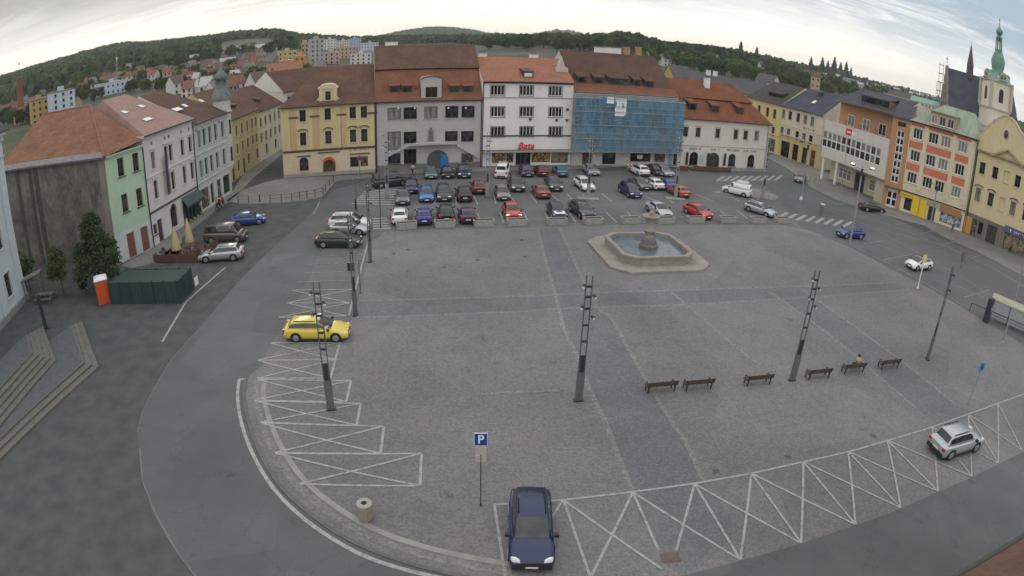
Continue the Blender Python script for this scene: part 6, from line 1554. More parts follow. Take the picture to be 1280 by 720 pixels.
quarter(12, (1066, 1165, Y((1066, 104), (1165, 118)), Y((1066, 114), (1165, 124))), ['white', 'cream', 'grey', 'tan'], ['grey', 'pale', 'brown'], (8, 12), 'far %s house with %s roof on the slope left of the church', 'houses on the slope left of the church', 7)
quarter(9, (800, 1000, Y((800, 60), (1000, 92)), Y((800, 68), (1000, 100))), ['white', 'cream', 'tan'], ['brown', 'grey'], (8, 11), '%s house with %s roof hidden among the trees behind the slate roof', 'houses among the trees behind the slate roof', 8)
treeline(26, 60, 300, Y((60, 122), (170, 100), (260, 95), (300, 90)), 7, 11, KM+KD, 'garden tree between the small houses below the long wooded hill', 'garden trees below the long wooded hill')
treeline(16, 0, 130, Y((0, 135), (130, 118)), 8, 12, KD+KM, 'dark tree around the tall brick chimney', 'trees around the brick chimney')
treeline(10, 220, 300, Y((220, 104), (300, 112)), 7, 10, KM, 'garden tree behind the corner turret', 'garden trees behind the turret')
treeline(7, 1075, 1160, Y((1075, 116), (1160, 126)), 5, 8, KM+KD, 'tree between the far houses left of the church', 'trees between the houses left of the church')
quarter(8, (4, 100, Y((4, 136), (100, 118)), Y((4, 148), (100, 128))), ['cream', 'pink', 'grey', 'tan'], ['red', 'brown', 'grey'], (11, 16), 'far %s house with %s roof near the brick chimney', 'houses near the brick chimney', 12)
quarter(16, (255, 345, Y((255, 82), (345, 74)), Y((255, 100), (345, 92))), ['white', 'cream', 'grey', 'tan', 'pink'], ['brown', 'red', 'grey'], (8, 12), 'small %s house with %s roof under the wood right of the turret', 'small houses under the wood right of the turret', 13)
treeline(18, 95, 250, Y((95, 130), (170, 113), (250, 116)), 6, 9, KM+KD, 'low garden tree just beyond the pink and dark roofs', 'low trees beyond the pink roof')
treeline(16, 2, 90, Y((2, 158), (50, 150), (90, 138)), 7, 11, KM+KD, 'garden tree behind the orange tiled roof', 'trees behind the orange tiled roof')
quarter(8, (5, 100, Y((5, 150), (100, 134)), Y((5, 164), (100, 140))), ['grey', 'tan', 'cream'], ['brown', 'red'], (12, 18), '%s house with %s roof just behind the orange tiled roof', 'houses behind the orange tiled roof', 15)
treeline(16, 790, 1000, Y((790, 66), (900, 84), (1000, 98)), 9, 13, KM+KD, 'green tree on the near side of the wooded slope', 'near trees of the wooded slope')
for dy in (9, 17):
    treeline(22, 800, 1000, Y((800, 60+dy), (900, 78+dy), (1000, 93+dy)), 8, 12, KM+KD+KL, 'garden tree behind the school roof', 'garden trees behind the school roof')
treeline(14, 985, 1100, Y((985, 112), (1100, 124)), 9, 12, KM+KL, 'leafy tree just behind the blue slate roof', 'leafy trees just behind the blue slate roof')
# ------------------------------------------------------------------ cars
def carpaint(name, c, metal=.25, rough=.28):
    m_ = mat('paint_'+name, c, rough, metal, spec=.5); m_.node_tree.nodes['Principled BSDF'].inputs['Coat Weight'].default_value = .5; m_.node_tree.nodes['Principled BSDF'].inputs['Coat Roughness'].default_value = .08; return m_
PAINT = {k: carpaint(k, *v) for k, v in {'white': ((.68, .68, .67), 0), 'silver': ((.42, .43, .44), .5), 'grey': ((.12, .125, .13), .4), 'darkgrey': ((.045, .05, .055), .3), 'black': ((.012, .012, .014), .1), 'navy': ((.014, .024, .075), .3), 'blue': ((.03, .09, .28), .3), 'brightblue': ((.04, .16, .38), .3),
    'teal': ((.02, .16, .24), .3), 'red': ((.45, .025, .02), .1), 'maroon': ((.16, .014, .022), .2), 'rust': ((.25, .05, .03), .2), 'orangered': ((.38, .09, .045), .2), 'purple': ((.05, .028, .06), .3), 'greenblack': ((.03, .042, .033), .3), 'yellow': ((.62, .49, .06), 0), 'brown': ((.13, .11, .09), .4), 'mauve': ((.2, .16, .16), .4), 'greyteal': ((.13, .2, .2), .4), 'royal': ((.03, .04, .22), .3), 'palesilver': ((.40, .43, .45), .4)}.items()}
TRIM = mat('black_plastic', (.022, .022, .023), .6); RIM = mat('alloy_rim', (.38, .38, .4), .35, .7); HEADL = mat('headlamp', (.72, .74, .76), .1, .0, spec=.8); TAILL = mat('tail_lamp', (.42, .015, .012), .15, spec=.8); PLATE = mat('number_plate', (.7, .7, .67), .5)
HLON = mat('lit_lamp', (1, 1, 1), .3); HLON.node_tree.nodes['Principled BSDF'].inputs['Emission Color'].default_value = (1, .93, .85, 1); HLON.node_tree.nodes['Principled BSDF'].inputs['Emission Strength'].default_value = 3.0
TYPES = { # length width height belt  bonnet end, screen top, roof end, tail base (fractions of length from the nose), bonnet height
    'hatch': (4.12, 1.78, 1.46, .97, .235, .45, .83, .965, .90), 'small': (3.65, 1.66, 1.50, .96, .21, .42, .86, .97, .92), 'estate': (4.68, 1.84, 1.46, .97, .24, .45, .87, .965, .89),
    'sedan': (4.65, 1.84, 1.43, .96, .25, .45, .70, .85, .88), 'suv': (4.5, 1.9, 1.64, 1.02, .245, .43, .86, .97, .98), 'mpv': (4.5, 1.84, 1.64, 1.03, .185, .42, .88, .97, .95), 'minibus': (4.9, 1.92, 1.94, 1.12, .14, .27, .965, .995, 1.05), 'van': (4.4, 1.82, 1.86, 1.08, .20, .34, .965, .995, 1.02)}
CARM = {}
def ringloft(mb, rings, mt, smooth=True, caps=True):
    n = len(rings[0]); vs = [p for r_ in rings for p in r_]
    mb.add(vs, [(j*n+i, j*n+(i+1) % n, (j+1)*n+(i+1) % n, (j+1)*n+i) for j in range(len(rings)-1) for i in range(n)], mt, smooth)
    if caps: mb.add(rings[0], [tuple(range(n-1, -1, -1))], mt); mb.add(rings[-1], [tuple(range(n))], mt)
def car_meshes(kind):
    if kind in CARM: return CARM[kind]
    L, W, Hh, belt, fb, ft_, fr_, fe, hood = TYPES[kind]; X = lambda f: L/2-f*L; w = W/2; zb = .2
    body = MB(); BP = PAINT['white']
    st = [(0.0, .86, .60, .32), (.018, .93, .70, .24), (.09, .985, hood-.13, zb), (fb*.6, 1, hood-.04, zb), (fb, 1, hood+.02, zb), (.45, 1, belt, zb), (.75, 1, belt+.02, zb), (fe-.05, .99, belt+.03, zb), (fe, .96, belt+.02, .24), (1.0, .90, belt-.12 if kind != 'sedan' else belt-.06, .32)]
    if kind == 'sedan': st[7] = (.86, .99, belt+.03, zb); st[8] = (.965, .96, belt+.02, .24)
    if kind in ('minibus', 'van'): st[0] = (0, .9, .78, .3); st[1] = (.015, .95, .9, .24)
    rings = []
    for f, ws, zt, z0 in st:
        ww = w*ws; half = [(.80*ww, z0), (.97*ww, z0+.10), (ww, z0+.45*(zt-z0)), (.985*ww, zt-.16), (.93*ww, zt-.03), (.74*ww, zt+.012)]
        rings.append([(X(f), y, z) for y, z in half]+[(X(f), 0, zt+.03)]+[(X(f), -y, z) for y, z in reversed(half)])
    ringloft(body, rings, BP)
    # dark underbody, grille and bumper inserts
    for sx in (1, -1):
        x0 = sx*L/2; body.box(min(x0-sx*.05, x0+sx*.012), -w*.62, .3, max(x0-sx*.05, x0+sx*.012), w*.62, .46, TRIM)
    body.box(-L/2+.22, -w*.88, .13, L/2-.22, w*.88, .3, TRIM)  # low dark block added beneath the body to deepen the shade under the car
    if kind == 'suv':
        for sx in (1, -1): x0 = sx*L/2; body.box(min(x0-sx*.2, x0+sx*.03), -w*.88, .28, max(x0-sx*.2, x0+sx*.03), w*.88, .56, TRIM)
    body.box(L/2-.03, -w*.42, .54, L/2+.010, w*.42, .66, TRIM)
    # cabin shell: rounded sections from the foot of the windscreen to the tail
    yb, yt = .90*w, .70*w; zr = Hh; b0 = belt-.03
    lo = [(X(fb)+.02, yb*.93, hood-.02), (X(fb)+.02, -yb*.93, hood-.02), (X(fe-.015), -yb*.95, b0), (X(fe-.015), yb*.95, b0)]
    hi = [(X(ft_), yt, zr-.075), (X(ft_), -yt, zr-.075), (X(fr_), -yt*.97, zr-.085), (X(fr_), yt*.97, zr-.085)]
    def sec(x, y0, z0, y1, z1, zc): h_ = [(y0, z0), (y0+(y1-y0)*.55, z0+(z1-z0)*.52), (y1, z1), (y1*.72, z1+(zc-z1)*.72), (y1*.36, zc-.006)]; return [(x, y, z) for y, z in h_]+[(x, 0, zc)]+[(x, -y, z) for y, z in reversed(h_)]
    rings = [sec(X(fb)+.02, yb*.93, hood-.03, yb*.86, hood-.015, hood+.005), sec(X(fb+(ft_-fb)*.5), yb*.965, belt-.05, (yb*.86+yt)/2, (hood-.02+zr-.075)/2, (hood+zr-.02)/2+.012), sec(X(ft_), yb*.985, b0, yt, zr-.075, zr-.02),
             sec(X((ft_+fr_)/2), yb, b0, yt*1.01, zr-.055, zr), sec(X(fr_), yb*.985, b0, yt*.97, zr-.085, zr-.03), sec(X(fe-.015), yb*.95, b0-.02, yb*.86, b0+.0, b0+.03)]
    ringloft(body, rings, BP, True, False)
    # wheel arches
    R_ = .345 if kind not in ('suv', 'minibus') else .37; xa = (X(.185 if kind not in ('minibus', 'van') else .17), X(.80))
    for x in xa:
        for sy in (-1, 1):
            n = 14; ra, rb_ = R_-.02, R_+.075; y = sy*(w+.004); vs = []
            for i in range(n+1): a = math.pi*(-.12+1.24*i/n); vs += [(x+ra*math.cos(a), y, R_+ra*math.sin(a)), (x+rb_*math.cos(a), y, R_+rb_*math.sin(a))]
            f_ = [(2*i, 2*i+1, 2*i+3, 2*i+2) for i in range(n)]; body.add(vs, [tuple(reversed(q)) if sy > 0 else q for q in f_] if True else f_, TRIM)
        body.box(x-R_-.05, -w*.9, R_-.1, x+R_+.05, w*.9, .62, TRIM) if False else None
    for sy in (-1, 1): body.box(xa[1]+R_+.1, sy*w-.012 if sy > 0 else -w-.012, .2, xa[0]-R_-.1, w+.012 if sy > 0 else -w+.012, .30, TRIM)
    if kind in ('estate', 'suv', 'mpv'):
        for sy in (-1, 1): body.bar((X(ft_)-.2, sy*yt*.93, zr+.02), (X(fr_)+.2, sy*yt*.93, zr+.02), .045, .05, TRIM)
    out = {'body': body.mesh('body')}
    def surf(f, v):
        i, j = min(int(f), len(rings)-2), min(int(v), len(rings[0])-2); a, b_ = f-i, v-j; P = lambda p, q_: Vector(rings[p][q_])
        return (P(i, j)*(1-b_)+P(i, j+1)*b_)*(1-a)+(P(i+1, j)*(1-b_)+P(i+1, j+1)*b_)*a
    def gm(name, patches, nf=4, nv=4):
        mb = MB()
        for f0, f1, v0, v1 in patches:
            if callable(v0): V = lambda f, t: v0(f)+(v1(f)-v0(f))*t
            else: V = lambda f, t: v0+(v1-v0)*t
            vs = []
            for i in range(nf+1):
                f = f0+(f1-f0)*i/nf
                for j in range(nv+1):
                    v = V(f, j/nv); p = surf(f, v); n = (surf(min(f+.02, 4.999), v)-surf(f-.02, v)).cross(surf(f, v+.02)-surf(f, v-.02)); n.normalize()
                    if n.dot(p-Vector((p.x*.6, 0, belt-.25))) < 0: n = -n
                    vs.append(p+n*.012)
            fs = [(i*(nv+1)+j, i*(nv+1)+j+1, (i+1)*(nv+1)+j+1, (i+1)*(nv+1)+j) for i in range(nf) for j in range(nv)]
            if (vs[1]-vs[0]).cross(vs[nv+1]-vs[0]).dot(vs[0]-Vector((vs[0].x*.6, 0, belt-.25))) < 0: fs = [tuple(reversed(q)) for q in fs]
            mb.add(vs, fs, CARGLASS, True)
        out[name] = mb.mesh(name)
    gm('windscreen', [(.18, 1.93, 2.15, 7.85)], 6, 8)
    gm('rear_window', [(4.08, 4.72, 2.3, 7.7)] if kind not in ('van',) else [(4.2, 4.6, 2.6, 4.6), (4.2, 4.6, 5.4, 7.4)], 4, 8)
    segs = {'van': [(1.35, 2.15)], 'minibus': [(1.3, 2.1), (2.22, 3.0), (3.12, 3.9)], 'hatch': [(1.15, 4.15)], 'small': [(1.15, 4.15)], 'sedan': [(1.15, 4.3)]}.get(kind, [(1.15, 4.38)])
    lo_ = lambda f: .50+.25*max(0, 1.6-f); hi_ = lambda f: 1.88-.18*max(0, f-3.0)
    gm('side_window', [(a_, c_, lo_, hi_) for a_, c_ in segs], 10, 3); gm('side_window ', [(a_, c_, lambda f: 10-hi_(f), lambda f: 10-lo_(f)) for a_, c_ in segs], 10, 3)
    wm = MB(); wm.cyl((0, -.105, 0), (0, .105, 0), R_, n=18, mt=BLACK); out['wheel'] = wm.mesh('wheel')
    rm = MB(); rm.lathe([(R_*.66, .0), (R_*.62, .022), (R_*.2, .03)], (0, 0), 14, RIM, False)
    for k in range(5): a = k*2*math.pi/5; rm.add([(math.cos(a-.22)*R_*.56, math.sin(a-.22)*R_*.56, .033), (math.cos(a+.22)*R_*.56, math.sin(a+.22)*R_*.56, .033), (math.cos(a+.5)*R_*.26, math.sin(a+.5)*R_*.26, .035), (math.cos(a-.5)*R_*.26, math.sin(a-.5)*R_*.26, .035)], [(0, 1, 2, 3)], TRIM) if False else None
    out['rim'] = rm.mesh('rim')
    hl = MB(); hl.add([(L/2-.02, -.17, -.06), (L/2-.02, .15, -.07), (L/2-.17, .19, -.03), (L/2-.2, .17, .09), (L/2-.09, -.15, .06)], [(0, 1, 4), (1, 2, 3, 4)], HEADL)
    hl = MB(); hl.add([(.07, -.2, -.07), (.03, .13, -.07), (-.13, .2, -.04), (-.16, .18, .08), (-.02, .1, .09), (.0, -.18, .06), (-.1, -.1, -.05), (-.14, 0, .07)], [(0, 1, 4, 5), (1, 2, 3, 4), (0, 5, 7, 6), (2, 6, 7, 3), (5, 4, 3, 7), (1, 0, 6, 2)], HEADL)
    out['headlight'] = hl.mesh('headlight')
    tl = MB(); hgt = .34 if kind in ('minibus', 'van', 'estate', 'mpv') else .2; tl.box(-.05, -.15, -hgt/2, .1, .11, hgt/2, TAILL); out['taillight'] = tl.mesh('taillight')
    pm = MB(); pm.box(-.012, -.26, -.055, .012, .26, .055, PLATE); out['number_plate'] = pm.mesh('number_plate')
    mm = MB(); mm.box(-.09, -.10, -.07, .09, .10, .08, TRIM); out['mirror'] = mm.mesh('mirror')
    out['info'] = (L, w, R_, xa, hood, belt, X(fb), kind)
    CARM[kind] = out; return out
def car(kind, paint, label, P, heading, name='parked_car', lit=False, group=None, roof=None, hood_paint=None):
    """P: middle of the car on the ground; heading: where the nose points"""
    ms = car_meshes(kind); L, w, R_, xa, hood, belt, xw, _ = ms['info']; h = V2(heading).normalized()
    t = thing(name, label, 'van' if kind in ('van', 'minibus') else 'car', (P[0], P[1], .02), math.atan2(h.y, h.x), group)
    o = link('body', ms['body'], t); o.material_slots[0].link = 'OBJECT'; o.material_slots[0].material = PAINT[paint]
    for k in ('windscreen', 'rear_window', 'side_window', 'side_window '): link(k.strip(), ms[k], t)
    for x in xa:
        for sy in (-1, 1):
            wh = link('wheel', ms['wheel'], t, (x, sy*(w-.09), R_)); r_ = link('rim', ms['rim'], wh, (0, sy*.108, 0)); r_.rotation_euler = (rad(-90*sy), 0, 0)
    zh = hood-.24
    for sy in (-1, 1):
        hl = link('headlight', ms['headlight'], t, (L/2-.10, sy*w*.72, zh)); hl.scale = (1, sy, 1)
        if lit: hl.material_slots[0].link = 'OBJECT'; hl.material_slots[0].material = HLON
        tl = link('taillight', ms['taillight'], t, (-L/2+.04, sy*w*.80, belt-.2)); tl.scale = (1, sy, 1)
        link('mirror', ms['mirror'], t, (xw-.22, sy*(w+.08), belt+.04))
    link('number_plate', ms['number_plate'], t, (L/2+.022, 0, .42)); link('number_plate', ms['number_plate'], t, (-L/2-.022, 0, .62 if kind not in ('hatch',) else .58))
    return t
DIR = V2(G(671, 254))-V2(G(663, 243)); DIR.normalize()                       # along the bays, towards the camera
def parked(kind, paint, px, py, face, label, turn=0.0, **k):
    """px, py: the end of the car nearest the camera, on the ground; face 'F' nose to the camera, 'B' tail to the camera"""
    d = DIR.copy(); d.rotate(Matrix.Rotation(rad(turn), 2)); L = TYPES[kind][0]; p = V2(G(px, py)) - d*L/2
    return car(kind, paint, label, p, d if face == 'F' else -d, group='cars parked in the car park', **k)
def placed(kind, paint, a, b, label, **k):
    """a, b: tail and nose of the car on the ground, in the photograph"""
    A_, B_ = V2(G(*a)), V2(G(*b)); return car(kind, paint, label, (A_+B_)/2, B_-A_, **k)
# against the pavement of the long row
parked('hatch', 'greyteal', 539, 225, 'F', 'grey-teal hatchback parked first from the left before the arched gate of the grey house')
parked('hatch', 'black', 560, 224.5, 'F', 'black hatchback between the grey-teal and the navy car before the grey house')
parked('suv', 'navy', 580.5, 224, 'F', 'navy car with pale bonnet right of the black hatchback before the grey house')
parked('minibus', 'white', 626, 224, 'B', 'white minibus standing before the left shop window of the white shop house', turn=-14, name='parked_van')
parked('hatch', 'purple', 660.5, 222.5, 'F', 'dark purple car right of the white minibus')
parked('hatch', 'maroon', 680, 222, 'B', 'dark red car between the purple and the teal car')
parked('hatch', 'teal', 703.5, 222.5, 'B', 'bright teal hatchback in front of the white shop house')
parked('sedan', 'silver', 743.5, 221, 'F', 'silver sedan half hidden behind the twin lamp mast by the netted house')
parked('suv', 'white', 806.5, 222, 'B', 'white off-roader with red tail lamps before the netted house', turn=6)
parked('sedan', 'darkgrey', 827, 221, 'F', 'dark grey sedan left of the silver car at the white arches', turn=6)
parked('estate', 'silver', 838, 222.3, 'F', 'silver estate at the left end of the arched white house', turn=8)
# second row
parked('estate', 'navy', 514, 243.5, 'F', 'navy estate behind the grey car at the left end of the second row')
parked('hatch', 'grey', 503.5, 258, 'F', 'grey hatchback at the left end of the second row beside the hatched zone')
parked('estate', 'brightblue', 533.5, 254.5, 'F', 'bright blue estate in the second row')
parked('mpv', 'darkgrey', 555.5, 253.5, 'F', 'dark grey people carrier right of the bright blue estate')
parked('suv', 'black', 581.5, 254, 'B', 'black off-roader with its tail to the square in the second row')
parked('hatch', 'maroon', 599.5, 244, 'B', 'small dark red car behind the gap in the second row')
parked('hatch', 'mauve', 630.5, 252.3, 'F', 'greyish mauve hatchback in the second row')
parked('suv', 'darkgrey', 648, 241.3, 'F', 'dark grey off-roader behind and right of the mauve hatchback')
parked('sedan', 'rust', 680.5, 250, 'B', 'rust red sedan with its tail to the square')
parked('suv', 'darkgrey', 696, 240.5, 'F', 'dark grey car behind the rust red sedan')
parked('estate', 'white', 737, 240.5, 'F', 'white estate beside the foot of the twin lamp mast', turn=4)
parked('mpv', 'navy', 796, 249.3, 'F', 'navy people carrier in the second row before the netted house', turn=6)
parked('sedan', 'grey', 808.5, 239.3, 'F', 'grey sedan between the navy people carrier and the white hatchback', turn=8)
parked('hatch', 'white', 825, 239, 'B', 'white hatchback with its tail to the square right of the grey sedan', turn=8)
parked('hatch', 'blue', 840.5, 239.3, 'B', 'blue car half hidden behind the lamp mast right of the white hatchback', turn=8)
parked('hatch', 'orangered', 857, 248.7, 'B', 'orange red hatchback beside the right lamp mast', turn=8)
# front row behind the planters
parked('hatch', 'white', 499.5, 282.5, 'B', 'white hatchback at the left end of the front row by the planters')
parked('hatch', 'royal', 530.5, 283, 'B', 'blue hatchback right of the white one in the front row')
parked('suv', 'black', 558.5, 280.5, 'B', 'black off-roader close behind a planter in the front row')
parked('hatch', 'purple', 585.5, 281.5, 'B', 'dark plum hatchback at the right of the black off-roader')
parked('hatch', 'red', 643, 276.8, 'F', 'bright red hatchback with lit headlamps behind a planter', lit=True)
parked('hatch', 'navy', 700.5, 276.5, 'F', 'dark blue hatchback with white bonnet behind a planter')
parked('estate', 'darkgrey', 737, 275.5, 'F', 'slate grey estate in the front row left of the fountain', turn=8)
parked('sedan', 'palesilver', 834, 274.5, 'F', 'pale silver sedan behind the fountain column', turn=6)
parked('hatch', 'red', 886, 276, 'F', 'crimson hatchback in the front row right of the fountain', turn=18)
parked('estate', 'silver', 968, 273, 'F', 'silver estate at the right end of the front row', turn=28)
q = MB(); q.add([(1.15, -.62, .935), (1.15, .62, .935), (1.92, .58, .80), (1.92, -.58, .80)], [(0, 3, 2, 1)], PAINT['white'])
tgt = [o for o in bpy.data.objects if o.get('label', '').startswith('dark blue hatchback with white bonnet')][0]; q.build('bonnet', tgt)
# other cars
placed('minibus', 'darkgrey', (474, 234), (500, 231), 'dark van parked across in front of the grey house steps', name='parked_van')
placed('van', 'white', (936, 247), (906, 240), 'white delivery van with roof box driving off past the paved island', name='delivery_van')
placed('mpv', 'white', (414, 284), (461, 285), 'white van parked in the left bays behind the silver car', name='parked_van')
placed('hatch', 'silver', (417, 291), (458, 292), 'silver car squeezed between the white van and the dark green estate')
placed('estate', 'greenblack', (397, 307), (451, 307), 'dark green estate nearest the camera of the three in the left bays')
placed('estate', 'yellow', (359, 421), (437, 421), 'yellow estate taxi parked on the crossed bays', name='yellow_taxi')
placed('hatch', 'blue', (294, 282), (328, 278), 'blue hatchback parked beyond the brown van on the left')
placed('minibus', 'brown', (257, 302), (310, 300), 'brown van parked by the folded parasols', name='parked_van')
placed('estate', 'silver', (303, 322), (252, 326), 'silver estate parked in front of the terrace fence')
placed('suv', 'navy', (662, 634), (664, 712), 'dark blue car seen from above at the bottom of the square')
placed('suv', 'palesilver', (1160, 570), (1221, 552), 'silver off-roader parked on the crossed bays at the right')
placed('hatch', 'royal', (1079, 297), (1045, 296), 'royal blue hatchback driving on the shop side road', name='moving_car')
placed('hatch', 'white', (1166, 334), (1128, 337), 'white sporty hatchback with black roof on the shop side road', name='moving_car')
placed('sedan', 'black', (1075, 262), (1104, 266), 'black car parked along the pavement by the orange stair house')
placed('hatch', 'mauve', (1004, 224), (996, 230), 'small pale car coming down the far right street', name='moving_car')
L_ = {o['label']: o for o in bpy.data.objects if 'label' in o.keys()}
tx = L_['yellow estate taxi parked on the crossed bays']; q = MB(); q.box(.1, -.45, 1.48, .35, .45, 1.62, WHITE); q.box(.08, -.2, 1.5, .37, .2, 1.6, PAINT['yellow']); q.build('taxi_sign', tx)
sp = L_['white sporty hatchback with black roof on the shop side road']
q = MB(); L, W, Hh, belt, fb, ft_, fr_, fe, hood = TYPES['hatch']; X = lambda f: L/2-f*L; w = W/2; q.add([(X(ft_), .62, Hh-.05), (X(ft_), -.62, Hh-.05), (X(fr_)-.15, -.6, Hh-.04), (X(fr_)-.15, .6, Hh-.04), (X(ft_)-.1, .52, Hh+.01), (X(ft_)-.1, -.52, Hh+.01), (X(fr_), -.5, Hh+.01), (X(fr_), .5, Hh+.01)], [(0,4,5,1),(1,5,6,2),(2,6,7,3),(3,7,4,0),(4,7,6,5)], PAINT['black']); q.build('roof', sp)
dv = L_['white delivery van with roof box driving off past the paved island']; q = MB(); q.box(-1.6, -.5, 1.86, .1, .5, 2.2, PAINT['white']); q.build('roof_box', dv)

# ------------------------------------------------------------------ street furniture
def lamp_mast(px, py, turn, label, h=7.9, n=4, metal=GREYMETAL):
    p = G(px, py); t = thing('lamp_mast', label, 'lamp post', p, rad(turn), 'twin-column lamp masts')
    q = MB(); q.box(-.22, -.08, 0, .22, .08, 2.0, metal); q.box(-.3, -.15, 0, .3, .15, .06, DARKMETAL); q.build('base_panel', t)
    for sx in (-1, 1): q = MB(); q.box(sx*.17-.035, -.04, 2.0, sx*.17+.035, .04, h, metal); q.build('column', t)
    q = MB()
    for z in (2.9, 3.9, 4.9, 5.9, 6.6, 7.2): q.box(-.145, -.045, z, .145, .045, z+.12, DARKMETAL)
    q.build('crossbars', t)
    q = MB(); q.box(-.13, -.08, 2.0, .13, -.03, 3.1, DARKMETAL); q.build('control_box', t)
    for k in range(n):
        z = h-.55-k*.62; a = (-1, 1)[k % 2]; q = MB(); q.cyl((a*.17, 0, 0), (a*.33, -.1, 0), .03, n=5, mt=DARKMETAL); q.cyl((a*.30, -.02, .04), (a*.37, -.22, -.05), .07, .10, n=9, mt=DARKMETAL)
        s_ = q.build('spotlight', t, (0, 0, z)); q = MB(); q.cyl((a*.37, -.222, -.05), (a*.373, -.23, -.052), .09, n=9, mt=HEADL); q.build('lens', s_)
    return t
lamp_mast(414, 512, 12, 'twin-column lamp mast in front of the yellow taxi')
lamp_mast(723, 501, 8, 'twin-column lamp mast beside the long dark paving band left of the benches')
lamp_mast(990, 475.5, 5, 'twin-column lamp mast between the third and fourth bench')
lamp_mast(1159, 449, 68, 'twin-column lamp mast seen edge-on right of the last bench')
lamp_mast(444.5, 394, 75, 'twin-column lamp mast seen edge-on at the corner of the left bays')
lamp_mast(463, 327.5, 75, 'twin-column lamp mast seen edge-on right of the white van')
lamp_mast(484, 249, 10, 'pale twin-column lamp mast at the left end of the car park', 8.6, metal=ZINC)
lamp_mast(609, 247, 10, 'pale twin-column lamp mast before the white minibus', 8.4, metal=ZINC)
lamp_mast(735, 248, 10, 'pale twin-column lamp mast before the netted house', 8.2, metal=ZINC)
lamp_mast(844, 247.5, 10, 'pale twin-column lamp mast beside the orange red hatchback', 9.0, metal=ZINC)
lamp_mast(953, 249, 10, 'pale twin-column lamp mast on the paved island', 9.2, metal=ZINC)
for x, y, n_ in ((735, 249, 'before the netted house'), (844, 249, 'beside the orange red hatchback')):
    q = MB(); p = G(x, y); q.box(p.x-1.4, p.y-.6, .02, p.x+1.4, p.y+.6, .14, KERB); tag(q.build('mast_plinth'), 'low stone plinth under the lamp mast '+n_, 'plinth')
def slim_pole(px, py, h, label, name='pole', r=.05, mt=GREYMETAL, group=None, cat='pole'):
    t = thing(name, label, cat, G(px, py), 0, group); q = MB(); q.cyl((0, 0, 0), (0, 0, h), r, r*.8, 8, mt); q.cyl((0, 0, 0), (0, 0, .12), r*2, r*1.6, 8, mt); q.build('post', t); return t
slim_pole(451, 367, 2.9, 'short thin post at the edge of the left bays'); t = slim_pole(441, 366, 2.6, 'sign post with its back to the camera at the left bays', 'sign_post', cat='sign'); q = MB(); q.box(-.3, -.06, 1.9, .3, -.02, 2.6, DARKMETAL); q.build('sign_panel', t)
slim_pole(446, 264, 4.2, 'thin grey pole at the hatched zone left of the car park'); slim_pole(476, 285, 6.5, 'tall dark pole beside the lower hatched zone', mt=DARKMETAL)
t = slim_pole(450, 222, 3.4, 'post with a round red and blue sign before the yellow house', 'sign_post', cat='sign'); q = MB(); q.cyl((0, -.06, 2.9), (0, -.03, 2.9), .36, n=14, mt=mat('sign_red', (.5, .03, .03), .5)); q.cyl((0, -.075, 2.9), (0, -.061, 2.9), .27, n=14, mt=mat('sign_blue', (.02, .06, .3), .5)); q.build('sign_panel', t)
# tall street lamps of the shop side road
def street_lamp(px, py, h, label, lit, arms=2, turn=0):
    t = thing('street_lamp', label, 'street lamp', G(px, py), rad(turn), 'street lamps along the shop side'); q = MB(); q.cyl((0, 0, 0), (0, 0, h), .15, .09, 10, ZINC); q.cyl((0, 0, 0), (0, 0, .7), .2, .19, 10, ZINC); q.build('post', t)
    for k in range(arms):
        s = (-1, 1)[k]; q = MB(); q.cyl((0, 0, h-.45), (s*1.25, 0, h-.1), .05, n=6, mt=ZINC); a = q.build('arm', t); q = MB(); q.lathe([(.10, .1), (.36, .0), (.34, -.12)], (s*1.3, 0), 10, DARKMETAL); l_ = q.build('lamp_head', a, (0, 0, h-.02)); q = MB(); q.lathe([(.16, -.14), (.25, -.05), (.25, .06), (.14, .12)] if lit else [(.3, -.14), (.26, -.125)], (s*1.3, 0), 10, HLON if lit else WHITE); q.build('lens', l_)
    q = MB(); q.box(-.15, -.12, h-1.2, .15, .12, h-.3, DARKMETAL); q.build('control_box', t); return t
street_lamp(1062, 305, 9.8, 'tall pale street lamp with two lit heads by the royal blue hatchback', True, 2, -35)
street_lamp(1002, 245, 8.6, 'pale street lamp at the mouth of the far right street', False, 1, -30)
street_lamp(1163, 280, 6.6, 'pale street lamp with a blue sign before the copper roof house', False, 1, -35)
street_lamp(1268, 375, 7.6, 'pale street lamp at the right edge behind the shelter roof', False, 1, -35)
t = slim_pole(1147, 360, 3.7, 'white bus stop pole with a yellow plate beside the white sporty hatchback', 'bus_stop_sign', .075, WHITE, cat='bus stop'); q = MB(); q.box(-.3, -.05, 3.0, .3, -.0, 3.75, mat('yellow_plate', (.62, .52, .12), .5)); q.build('sign_panel', t)
t = slim_pole(1201, 335, 1.3, 'grey ticket box on a post at the road edge', 'ticket_box', .06, cat='ticket machine'); q = MB(); q.box(-.22, -.15, .9, .22, .15, 2.2, GREYMETAL); q.build('box', t)
t = slim_pole(1026, 271, 1.2, 'dark parking machine with a white top by the zebra crossing', 'parking_machine', .1, cat='parking machine'); q = MB(); q.box(-.22, -.18, .3, .22, .18, 1.75, GREYMETAL); q.box(-.26, -.22, 1.752, .26, .22, 1.9, WHITE); q.build('cabinet', t)
t = slim_pole(998, 269, 2.7, 'thin sign pole between the two zebra crossings', 'sign_post', .04, ZINC, cat='sign'); q = MB(); q.box(-.22, -.05, 2.2, .22, -.02, 2.7, WHITE); q.build('sign_panel', t)
t = thing('no_entry_sign', 'red no entry sign with a white plate in front of the white concrete block', 'sign', (53.2, 93.5, 0), rad(-32)); zt = 20-.0
